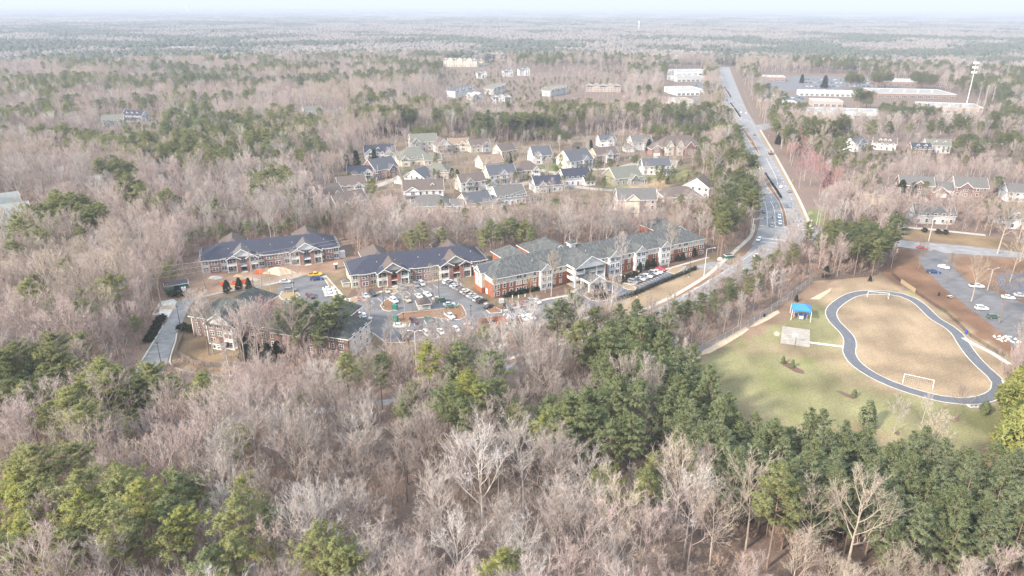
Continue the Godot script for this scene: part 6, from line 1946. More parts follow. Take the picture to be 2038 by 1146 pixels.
func car_shapes(type: String) -> Dictionary:
	if car_meshes.has(type):
		return car_meshes[type]
	var e := {}
	var body := Shape.new()
	var glass := []
	var L := 4.7
	var W := 0.92
	# cabin: [tail foot, tail top, nose top, nose foot], y foot, y top
	var cab := []
	match type:
		"sedan":
			loft(body, [[-2.35, 0.72, 0.70, 0.42, 0.90], [-2.15, W, 0.84, 0.28, 1.02], [-0.9, W, 0.86, 0.25, 1.03], [0.9, W, 0.86, 0.25, 0.98], [2.1, W, 0.82, 0.28, 0.84], [2.38, 0.70, 0.66, 0.36, 0.68]])
			cab = [-1.75, -1.05, 0.25, 1.05, 0.98, 1.46, 0.84, 0.64]
		"suv":
			loft(body, [[-2.3, 0.80, 0.78, 0.42, 1.02], [-2.15, W, 0.88, 0.32, 1.10], [0.9, W, 0.88, 0.30, 1.08], [2.1, W, 0.84, 0.32, 0.98], [2.34, 0.74, 0.70, 0.42, 0.82]])
			cab = [-2.2, -1.95, 0.35, 1.1, 1.06, 1.72, 0.86, 0.70]
		"pickup":
			L = 5.5
			loft(body, [[-2.75, 0.9, 0.88, 0.5, 1.08], [-2.6, 0.96, 0.9, 0.42, 1.1], [-0.7, 0.96, 0.9, 0.4, 1.1], [1.2, 0.96, 0.9, 0.4, 1.1], [2.55, 0.94, 0.86, 0.42, 1.04], [2.75, 0.8, 0.74, 0.5, 0.86]])
			cab = [-0.75, -0.6, 0.6, 1.25, 1.08, 1.80, 0.88, 0.72]
		"van":
			L = 5.0
			loft(body, [[-2.5, 0.86, 0.84, 0.4, 1.05], [-2.35, 0.96, 0.92, 0.3, 1.1], [1.2, 0.96, 0.92, 0.3, 1.1], [2.2, 0.94, 0.86, 0.32, 0.98], [2.5, 0.76, 0.7, 0.4, 0.8]])
			cab = [-2.42, -2.2, 0.6, 1.6, 1.08, 1.78, 0.9, 0.76]
	e.body = body
	if cab:
		var roof_ := Shape.new()
		var y0: float = cab[4]
		var y1: float = cab[5]
		var w0: float = cab[6]
		var w1: float = cab[7]
		var f := [Vector3(cab[0], y0, w0), Vector3(cab[3], y0, w0), Vector3(cab[3], y0, -w0), Vector3(cab[0], y0, -w0)]
		var g := [Vector3(cab[1], y1, w1), Vector3(cab[2], y1, w1), Vector3(cab[2], y1, -w1), Vector3(cab[1], y1, -w1)]
		for i in 4:
			roof_.quad(f[i], f[(i + 1) % 4], g[(i + 1) % 4], g[i])
		var mid := Vector3((cab[1] + cab[2]) / 2, y1 + 0.07, 0)
		for i in 4:
			roof_.tri(g[i], g[(i + 1) % 4], mid)
		e.cabin = roof_.mesh()
		var names := ["side_window", "windscreen", "side_window", "rear_window"]
		for i in 4:
			var a: Vector3 = f[i]
			var b: Vector3 = f[(i + 1) % 4]
			var c: Vector3 = g[(i + 1) % 4]
			var d: Vector3 = g[i]
			var out := (b - a).cross(d - a).normalized() * 0.02
			var p := Shape.new()
			var q := []
			for u in [[0.07, 0.1], [0.93, 0.1], [0.93, 0.88], [0.07, 0.88]]:
				q.append(a.lerp(b, u[0]).lerp(d.lerp(c, u[0]), u[1]) + out)
			p.quad(q[0], q[1], q[2], q[3])
			glass.append([names[i], p.mesh()])
	if type == "pickup":
		var bed := Shape.new()
		bed.box(Vector3(-2.6, 1.1, -0.78), Vector3(-0.85, 1.115, 0.78))
		e.bed = bed.mesh()
	e.glass = glass
	e.body = body.mesh()
	var wheel := Shape.new()
	wheel.tube(Vector3(0, 0, -0.11), Vector3(0, 0, 0.11), 0.34, 0.34, 12)
	var r := wheel.mesh()
	e.wheel = r
	var rim := Shape.new()
	for s in [-0.115, 0.115]:
		for i in 10:
			var a := TAU * i / 10
			var b := TAU * (i + 1) / 10
			var p := [Vector3(0, 0, s), Vector3(cos(a) * 0.24, sin(a) * 0.24, s), Vector3(cos(b) * 0.24, sin(b) * 0.24, s)]
			if s > 0.0: rim.tri(p[0], p[1], p[2])
			else: rim.tri(p[0], p[2], p[1])
	e.rim = rim.mesh()
	e.L = L
	var lamp := Shape.new()
	lamp.box(Vector3(-0.05, -0.07, -0.2), Vector3(0.04, 0.07, 0.2))
	e.lamp = lamp.mesh()
	car_meshes[type] = e
	return e


func car(type: String, colour: String, at: Vector2, turn: float, where: String, group := "", y := 0.03) -> Node3D:
	var e := car_shapes(type)
	var word: String = {"sedan": "sedan", "suv": "estate car", "pickup": "pickup truck", "van": "minivan"}[type]
	var t := thing("parked_car" if not group.begins_with("cars on") else "moving_car", "%s %s %s" % [colour, word, where], "car", v3(at, y), turn, group)
	var m: Material = M["car_" + colour]
	obj("body", e.body, m, t)
	obj("cabin", e.cabin, m, t)
	if e.has("bed"):
		obj("bed", e.bed, M["dark"], t)
	for g in e.glass:
		obj(g[0], g[1], M["glass"], t)
	for x in [-0.29, 0.30]:
		for z in [-0.82, 0.82]:
			var w := obj("wheel", e.wheel, M["rubber"], t)
			w.position = Vector3(e.L * x, 0.34, z)
			obj("rim", e.rim, M["alloy"], w)
	for z in [-0.58, 0.58]:
		obj("headlight", e.lamp, M["lamp_lens"], t).position = Vector3(e.L * 0.488, 0.66, z)
		obj("tail_light", e.lamp, M["tail_lens"], t).position = Vector3(-e.L * 0.482, 0.82, z)
	return t


func make_cars() -> void:
	var w := ["first", "second", "third", "fourth", "fifth", "sixth", "seventh", "eighth", "ninth", "tenth", "eleventh", "twelfth", "thirteenth"]
	# the row beside the long building's end
	var row_turn := -52.53
	var g := "cars parked in the apartments' lot"
	var list := [["suv", "white"], ["suv", "grey"], ["sedan", "silver"], ["suv", "silver"], ["sedan", "grey"], ["sedan", "white"], ["suv", "tan"], ["sedan", "silver"], ["sedan", "grey"], ["suv", "silver"], ["suv", "black"]]
	var spots := [V(-26.42, -269.21), V(-24.82, -267.27), V(-23.24, -265.35), V(-21.86, -263.18), V(-20.41, -261.31), V(-18.87, -259.2), V(-17.33, -256.86), V(-15.93, -254.81), V(-14.55, -252.78), V(-13.18, -250.79), V(-11.55, -248.82)]
	for i in list.size():
		car(list[i][0], list[i][1], spots[i], row_turn + 99.0, "%s from the top in the row by the long building" % w[i], g)
	car("sedan", "black", V(-8.69, -243.77), row_turn + 105.0, "at the bottom end of the row by the long building", g)
	# along the finished block
	for q in [["sedan", "rose", V(-57.76, -250.35), -32.0, "at the western end of the row before the finished block"], ["sedan", "silver", V(-57.09, -253.88), -60.0, "beside the rose one before the finished block"], ["suv", "black", V(-54.72, -255.96), -58.0, "left of the planted corner before the finished block"], ["sedan", "tan", V(-49.72, -259.15), -60.0, "on the planted corner before the finished block"], ["suv", "grey", V(-44.41, -262.41), -62.0, "next to the hatched bay before the finished block"], ["suv", "grey", V(-38.91, -265.19), -60.0, "beyond the hatched bay before the finished block"], ["suv", "silver", V(-36.67, -266.87), -60.0, "last of the row before the finished block"]]:
		car(q[0], q[1], q[2], q[3], q[4].replace("left of", "west of"), g)
	# round the central bed
	for q in [["suv", "white", V(-45.33, -248.98), -50.0, "nosed against the round bed"], ["pickup", "tan", V(-40.46, -250.02), -55.0, "behind the bare trees of the central bed"], ["sedan", "white", V(-36.25, -253.58), -56.0, "in front of the gazebo's back"], ["sedan", "white", V(-33.15, -255.66), -56.0, "half hidden by the pinkish tree in the central row"], ["sedan", "tan", V(-28.56, -251.14), 14.0, "topmost of the central bed's eastern side"], ["suv", "green", V(-26.67, -249.66), 14.0, "second down the central bed's eastern side"], ["sedan", "silver", V(-23.83, -245.78), 14.0, "third down the central bed's eastern side"], ["sedan", "green", V(-22.89, -243.63), 14.0, "lowest of the central bed's eastern side"], ["pickup", "white", V(-22.73, -234.89), -54.0, "at the central bed's lower eastern corner"], ["sedan", "green", V(-29.93, -231.95), -56.0, "alone in the bays below the central bed"], ["suv", "maroon", V(-35, -230.38), -48.0, "at the western end of the bays below the central bed"]]:
		car(q[0], q[1], q[2], q[3], q[4], g)
	car("sedan", "white", V(-39.81, -226.29), -3.0, "driving along the lot's lower aisle", "cars on the apartments' aisles")
	# lower row
	for q in [["sedan", "black", V(-36.87, -217.01), -70.0, "lowest and westernmost, under the lamp post"], ["suv", "white", V(-29.29, -219.84), -62.0, "second from the west in the lowest row"], ["sedan", "white", V(-24.5, -221.49), -62.0, "third from the west in the lowest row"], ["suv", "grey", V(-21.72, -222.73), -62.0, "fourth from the west in the lowest row"], ["sedan", "white", V(-19.58, -223.57), -60.0, "fifth from the west in the lowest row"], ["pickup", "silver", V(-15.21, -225.68), -66.0, "with an open back next to the brick bin store"]]:
		car(q[0], q[1], q[2], q[3], q[4], g)
	# before the long building, by the hatched bay
	for q in [["suv", "black", V(-1.48, -243.13), -58.0, "west of the hatched bay below the long building"], ["sedan", "maroon", V(1.93, -245.55), -58.0, "east of the hatched bay below the long building"], ["sedan", "rose", V(5.01, -247.03), -56.0, "third in the row below the long building"], ["suv", "grey", V(7.34, -248.52), -56.0, "fourth in the row below the long building"], ["sedan", "white", V(9.48, -249.03), -56.0, "fifth in the row below the long building"], ["suv", "grey", V(0.59, -230.49), -52.0, "east of the brick bin store"], ["sedan", "maroon", V(2.41, -232.25), -52.0, "second east of the brick bin store"], ["sedan", "white", V(4.24, -233.14), -52.0, "third east of the brick bin store"], ["sedan", "white", V(7.01, -234.5), -54.0, "easternmost of the row by the brick bin store"]]:
		car(q[0], q[1], q[2], q[3], q[4], g)
	# the western lot
	for q in [["pickup", "yellow", V(-82.65, -276.71), 18.0, "on the tarmac before the unfinished block"], ["pickup", "blue", V(-80.81, -272.06), 12.0, "next to the yellow one"], ["sedan", "white", V(-73.34, -261.04), 14.0, "topmost of three by the western walk"], ["sedan", "white", V(-71.98, -257.87), 14.0, "middle of three by the western walk"], ["sedan", "white", V(-70.84, -254.77), 14.0, "lowest of three by the western walk"], ["suv", "grey", V(-88.1, -259.29), 4.0, "beside the bare tree's bed in the western lot"], ["sedan", "silver", V(-92.87, -268.52), 8.0, "at the kerb of the building site"], ["suv", "maroon", V(-78.48, -253.16), -44.0, "driving across the western lot"], ["suv", "white", V(-55.68, -235.25), 30.0, "behind the corner block's end wall"], ["sedan", "silver", V(-52.87, -232.17), 12.0, "at the corner block's lower end"]]:
		car(q[0], q[1], q[2], q[3], q[4], g)
	# the row along the clipped hedge
	var hues := ["grey", "black", "silver", "grey", "white", "black", "silver", "white"]
	for i in 8:
		car("sedan" if i % 3 else "suv", hues[i], V(49.85, -270.01).lerp(V(62.04, -281.88), i / 7.0), -36.0, "%s from the west in the row facing the clipped hedge" % w[i], g)
	car("sedan", "bright red", V(63.92, -284.97), -36.0, "at the far end of the row facing the clipped hedge", g)
	# the boulevard
	var on := "cars on the boulevard"
	var b := V(145.97, -380.39)
	var heading := 73.1
	for q in [["sedan", "maroon", V(139.18, -377.22), 180.0, "heading for the junction"], ["suv", "white", V(143.73, -366.4), 180.0, "upper of two waiting at the stop line"], ["suv", "white", V(140.16, -355.09), 180.0, "lower of two waiting at the stop line"], ["suv", "grey", V(134.41, -350.95), 180.0, "first at the stop line in the middle lane"], ["suv", "white", V(119.97, -326.86), 190.0, "past the junction, coming down the hill"], ["sedan", "white", V(111.16, -303.17), 190.0, "low on the boulevard near the roadside pines"], ["sedan", "light blue", V(157.6, -390.05), 0.0, "going uphill beside the planted median"], ["sedan", "grey", V(170.23, -424), 0.0, "going uphill behind the light blue one"], ["sedan", "white", V(168.89, -435.5), 0.0, "beside the middle of the planted median"], ["sedan", "grey", V(196.67, -600.8), 180.0, "coming down beside the upper median"], ["sedan", "grey", V(213.78, -628.5), 0.0, "by the bare tree of the upper median"], ["sedan", "blue", V(258.64, -873.5), 180.0, "high on the boulevard, dark and small"], ["sedan", "white", V(244.65, -770.4), 180.0, "on the upper carriageway left lane"], ["sedan", "white", V(247.21, -762.9), 0.0, "on the upper carriageway kerb lane"], ["sedan", "grey", V(287.93, -994.5), 180.0, "near the top of the boulevard"]]:
		var a := V(197.06, -577.8).direction_to(V(214.47, -647.1))
		var turn: float = heading + q[3]
		if q[2].y < -440.0:
			turn = 77.04 + q[3]
		if q[3] == 190.0:
			turn = -124.95
		car(q[0], q[1], q[2], turn, q[4].replace("left lane", "inner lane"), on)
	# a dump truck going uphill
	var dt := 76.46
	var t := thing("dump_truck", "tan and grey dump truck climbing the boulevard's outer lane", "truck", v3(V(199.26, -544.3), 0.03), dt, on)
	slab(t, "chassis", Vector3(-4.2, 0.7, -0.9), Vector3(4.4, 1.1, 0.9), "dark_metal")
	slab(t, "cab", Vector3(2.2, 1.1, -1.15), Vector3(4.3, 2.9, 1.15), "car_tan")
	slab(t, "windscreen", Vector3(4.3, 1.9, -1.0), Vector3(4.33, 2.7, 1.0), "glass")
	for z in [-1.2, 1.1]:
		slab(t, "side_board", Vector3(-4.2, 1.15, z), Vector3(1.9, 2.7, z + 0.1), "galvanised")
	slab(t, "tail_board", Vector3(-4.3, 1.15, -1.2), Vector3(-4.2, 2.7, 1.2), "car_rose")
	slab(t, "load", Vector3(-4.1, 1.15, -1.1), Vector3(1.8, 2.3, 1.1), "brown_brick")
	for x in [-3.2, -1.9, 3.0]:
		for z in [-1.05, 1.05]:
			var k := Shape.new()
			k.tube(Vector3(0, 0, -0.2), Vector3(0, 0, 0.2), 0.52, 0.52, 12)
			k.disc(Vector3(0, 0, 0), 0.1, 5)
			obj("wheel", k, M["rubber"], t).position = Vector3(x, 0.52, z)
	# the park's car park and side street
	car("sedan", "bright red", V(193.11, -315.55), -35.14, "on the side street by the park", "cars on the side street")
	var pg := "cars parked by the park"
	for q in [["pickup", "blue", V(180.65, -283.17), -14.0, "at the top of the park's car park"], ["sedan", "white", V(188.58, -289.17), -44.0, "turning beside the dark pickup"], ["pickup", "white", V(188.99, -266.45), -12.0, "under the bare tree in mid car park"], ["suv", "white", V(177.12, -243.9), -6.0, "lower of the pair beside the brown bank"], ["suv", "green", V(176.54, -236.07), 2.0, "lowest, beneath the spreading bare tree"], ["sedan", "white", V(194.32, -254.86), -20.0, "at the far side of the eastern aisle"], ["sedan", "silver", V(200.45, -256.97), -20.0, "at the upper eastern car park's edge"]]:
		car(q[0], q[1], q[2], q[3], q[4], pg)
	# small cars before the shops: too far to show their parts
	var r := RandomNumberGenerator.new()
	r.seed = 9
	var hue := ["white", "silver", "grey", "black", "white", "blue", "maroon", "silver"]
	var fc: Array = []
	for i in 95:
		var p: Vector2
		if i < 60:
			p = V(452.2, -1157.2).lerp(V(581.7, -1130.2), (i % 20 + r.randf() * 0.4) / 20.0).lerp(V(399.22, -998.3).lerp(V(524.7, -1015.2), (i % 20) / 20.0), (i / 20 + 0.3) / 3.0)
		elif i < 72:
			p = V(320.36, -926.4).lerp(V(360.17, -896.4), (i - 60) / 12.0) + V(r.randf_range(-4, 4), r.randf_range(-8, 8))
		elif i < 84:
			p = V(284.67, -1134.4).lerp(V(216.86, -848.8), (i - 72) / 12.0) + V(r.randf_range(-2, 2), 0)
		else:
			p = V(479.4, -758.1).lerp(V(512, -727.3), (i - 84) / 11.0) + V(0, r.randf_range(-5, 5))
		var zone: String = ["shopping car park's upper bays", "shopping car park's middle bays", "shopping car park's lower bays"][i / 20] if i < 60 else "bays by the pavilion shop" if i < 72 else "lane beside the white shops" if i < 84 else "lot by the power poles"
		var place: int = i % 20 if i < 60 else i - 60 if i < 72 else i - 72 if i < 84 else i - 84
		var ord: String = ["first", "second", "third", "fourth", "fifth", "sixth", "seventh", "eighth", "ninth", "tenth", "eleventh", "twelfth", "thirteenth", "fourteenth", "fifteenth", "sixteenth", "seventeenth", "eighteenth", "nineteenth", "twentieth"][place]
		var e := car_shapes("sedan")
		var col: String = hue[r.randi() % 8]
		var t2 := thing("distant_car", "small %s car, %s from the west in the %s" % [col, ord, zone] if i < 72 or i >= 84 else "small %s car, %s from the far end of the %s" % [col, ord, zone], "car", v3(p, 0.03), 100.0 + r.randf_range(-6, 6), "cars parked at the shops")
		obj("body", e.body, M["car_" + col], t2)
		obj("cabin", e.cabin, M["glass"], t2)



# ---------------------------------------------------------------- garden trees, shrubs and hedges
func make_planting() -> void:
	make_protos()
	var z := 0
	# clipped hedge between the lot and the boulevard
	var line := curve(PV([39.69, -249.82, 48.19, -257, 59.9, -268.43, 70.16, -277.76, 79.44, -286.39]), 1.0)
	var h := Shape.new()
	var r := RandomNumberGenerator.new()
	r.seed = 3
	for p in line:
		for i in 46:
			var q := v3(p, r.randf_range(0.1, 1.6)) + Vector3(r.randf_range(-0.6, 0.6), 0, r.randf_range(-0.8, 0.8))
			tuft(h, r, q, 0.3, 5, Vector3(0, 0.8, 0.6).normalized(), 0.09)
	tag(obj("hedge", h, M["hedge_leaf"]), "long brown-green clipped hedge between the entrance drive and the grass bank", "hedge")
	# shrub strips of the medians
	for q in [[PV([172.53, -475.5, 167.94, -451.8, 163.92, -428.9, 160.2, -410.4]), "dark clipped shrubs on the long planted median"], [PV([296.43, -1020, 284.92, -964.4, 273.05, -909]), "clipped shrubs on the topmost planted median"], [PV([254.82, -845.3, 246.88, -802, 234.73, -740.8]), "clipped shrubs on the upper planted median"]]:
		var s := Shape.new()
		for p in curve(q[0], 1.6):
			for i in 40:
				tuft(s, r, v3(p, r.randf_range(0.1, 0.75)) + Vector3(r.randf_range(-0.55, 0.55), 0, r.randf_range(-0.8, 0.8)), 0.35, 5, Vector3.UP, 0.1)
		tag(obj("hedge", s, M["hedge_leaf"]), q[1], "hedge", "median shrubs")
	# conical and round evergreens
	var cone: Array = bush[2]
	var cedar: Array = bush[3]
	for q in [[V(-112.39, -257.46), 1.55, "westernmost of three dark evergreens between the drive and skips"], [V(-108.78, -260.67), 1.5, "middle one of three dark evergreens by the orange skips"], [V(-105.35, -261.78), 1.35, "easternmost of three dark evergreens by the orange skips"], [V(54.81, -283.63), 1.2, "dark cone evergreen west of three along the long building"], [V(58.5, -286.15), 1.2, "second dark cone evergreen along the long building"], [V(61.7, -289.34), 1.1, "third dark cone evergreen along the long building"], [V(65.06, -291.95), 0.8, "small dark evergreen at the far bay of the long building"], [V(76.45, -297.34), 1.1, "dark evergreen near the long building's east end"], [V(82.54, -302.15), 1.25, "last dark evergreen at the long building's east end"], [V(74.05, -296.64), 0.9, "low dark evergreen before the long building's east windows"]]:
		plant(cone, "cone_evergreen", q[2], "evergreen shrub", v3(q[0]), z * 40.0, q[1], "bark_brown", "needles_dark", "clipped cone evergreens")
		z += 1
	for q in [[V(86.69, -200.17), 0.75, "western one of two small junipers on the lawn", "needles_green"], [V(88.6, -197.49), 0.8, "eastern one of two small junipers on the lawn", "needles_green"], [V(100.04, -179.42), 0.75, "small round bush on the lawn below the oval path", "needles_green"], [V(96.16, -163.78), 2.3, "grey-green pyramid evergreen at the lawn's lower edge", "needles_grey"], [V(109.81, -251), 0.8, "dark young evergreen behind the blue canopy", "needles_dark"], [V(148.59, -272.76), 0.7, "young evergreen inside the park's northern fence", "needles_dark"], [V(131.82, -276.65), 1.5, "dark evergreen outside the park's northern fence", "needles_dark"], [V(108.43, -431.9), 1.6, "western one of two cones on the new lawn", "needles_green"], [V(99.21, -443.8), 1.6, "eastern cone on the new lawn by the olive house", "needles_green"]]:
		plant(cone, "lawn_evergreen", q[2], "evergreen shrub", v3(q[0]), z * 40.0, q[1], "bark_brown", q[3])
		z += 1
	for q in [[V(-85.25, -201.17), 1.05, "tall dark cedar left alone by the garden porch"], [V(-81.8, -200.51), 1.1, "second tall dark cedar before the hip-roofed block"], [V(-77.35, -199.18), 0.9, "third dark cedar before the hip-roofed block"], [V(-74.9, -201.6), 0.85, "low dark cedar at the foot of the pine group"], [V(219.27, -585), 1.2, "dark holly on the verge east of the upper boulevard"], [V(198.59, -437.3), 1.3, "dark evergreen behind the pink-budded trees"], [V(229.7, -407.9), 1.5, "western part of the evergreen pair before the brick house"], [V(235.09, -405.7), 1.4, "eastern part of the evergreen pair before the brick house"], [V(-128.02, -392.43), 1.3, "dark cedar at the estate's western lawn"], [V(-120.11, -400.4), 1.2, "dark cedar beside the western grey houses"], [V(-123.22, -395.83), 1.3, "middle cedar of the estate's western screen"], [V(81.37, -615.3), 1.2, "dark cedar above the small white-gabled house"], [V(49.25, -529.8), 1.0, "dark cedar behind the big cream house"], [V(61.15, -553.7), 1.1, "dark cedar beside the tan gable house"], [V(106.7, -554.6), 1.2, "dark fir between the grey and the big brick house"], [V(-2.49, -500), 1.2, "dark round evergreen in the middle of the estate"], [V(-39.62, -457), 0.9, "slim dark cypress above the middle lane"], [V(-36, -452.7), 0.9, "second slim cypress above the middle lane"], [V(-100.97, -512.2), 1.1, "dark fir in front of the white two-gable house"], [V(-110.21, -494.7), 1.4, "dark evergreen west of the navy-roofed house"], [V(-114.44, -481.5), 1.4, "dark evergreen at the wood's edge west of the estate"], [V(294.56, -418.5), 1.2, "dark cedar east of the twin-dormer house"], [V(435, -1018.5), 2.2, "dark cone tree in the shopping car park"], [V(429.4, -1086.7), 1.6, "smaller dark tree in the shopping car park"]]:
		plant(cedar, "cedar_tree", q[2].replace("left alone", "standing alone"), "evergreen tree", v3(q[0]), z * 40.0, q[1], "bark_brown", "needles_dark")
		z += 1
	# the big evergreen at the east edge and small shrubs
	for q in [[V(139.94, -167.59), 1.5, "upper yellow-green evergreen at the lawn's eastern edge"], [V(133.75, -156.68), 1.7, "middle yellow-green evergreen at the lawn's eastern edge"], [V(126.41, -146.84), 1.6, "lower yellow-green evergreen at the lawn's eastern edge"], [V(134.37, -152.21), 1.7, "yellow-green evergreen behind the lower one at the east edge"]]:
		plant(bush[5], "broad_evergreen", q[2], "evergreen tree", v3(q[0]), z * 70.0, q[1], "bark_brown", "needles_yellow")
		z += 1
	var ball: Array = bush[0]
	var k := 0
	var names := ["first", "second", "third", "fourth", "fifth", "sixth", "seventh", "eighth", "ninth", "tenth", "eleventh", "twelfth", "thirteenth", "fourteenth"]
	for i in 14:
		plant(ball, "foundation_shrub", "%s dark rounded shrub from the west below the long building's first bays" % names[i], "shrub", v3(V(-2.93, -253.91).lerp(V(15.68, -265.2), i / 13.0)), i * 50.0, 1.0 + 0.25 * (i % 3), "bark_brown", "needles_dark", "shrubs below the long building")
	for i in 12:
		plant(bush[1], "bed_shrub", "%s brown-green shrub from the west in the middle bed of the long building" % names[i], "shrub", v3(V(42.06, -270.5).lerp(V(51.95, -280.55), (i % 6) / 5.0) + V(i / 6 * 2.0, i / 6 * 1.6)), i * 50.0, 1.2, "bark_brown", "hedge_leaf", "shrubs in the middle bed")
	for i in 6:
		plant(bush[1], "screen_shrub", "%s dark shrub from the west along the brick bin store" % names[i], "shrub", v3(V(-12.97, -219.98).lerp(V(-3.29, -223.71), i / 5.0)), i * 50.0, 1.4, "bark_brown", "hedge_leaf", "shrubs by the bin store")
	for i in 7:
		plant(bush[1], "island_shrub", "%s brown shrub of the round island before the carriage porch" % names[i], "shrub", v3(V(31.36, -255.28).lerp(V(38.8, -257.94), i / 6.0) + V(0, (i % 2) * 2.4)), i * 50.0, 1.0, "bark_brown", "hedge_leaf", "shrubs of the round island")
	for i in 9:
		plant(bush[1], "drive_shrub", "%s shrub from the top of the row west of the drive" % names[i], "shrub", v3(V(-126.59, -231.93).lerp(V(-122.51, -213.94), i / 8.0)), i * 50.0, 1.8, "bark_brown", "hedge_leaf", "shrubs west of the drive")
	for q in [[V(208.56, -341.89), "western one of three dark round shrubs by the greenway"], [V(214.05, -339.43), "middle one of three dark round shrubs by the greenway"], [V(217.14, -338.63), "eastern one of three dark round shrubs by the greenway"]]:
		plant(ball, "round_shrub", q[1], "shrub", v3(q[0]), 0.0, 1.7, "bark_brown", "needles_dark", "round shrubs by the greenway")
	for q in [[V(-114.95, -223.13), 2.2, "brown bush at the top of the fenced garden"], [V(-111.46, -221.93), 2.4, "larger brown bush beside the fenced garden's top"], [V(-129.2, -253.67), 2.0, "dark bush before the green container"], [V(-132.13, -253.64), 2.2, "broad dark bush under the green container"]]:
		plant(bush[1], "brown_bush", q[2], "shrub", v3(q[0]), 0.0, q[1], "bark_brown", "hedge_leaf")
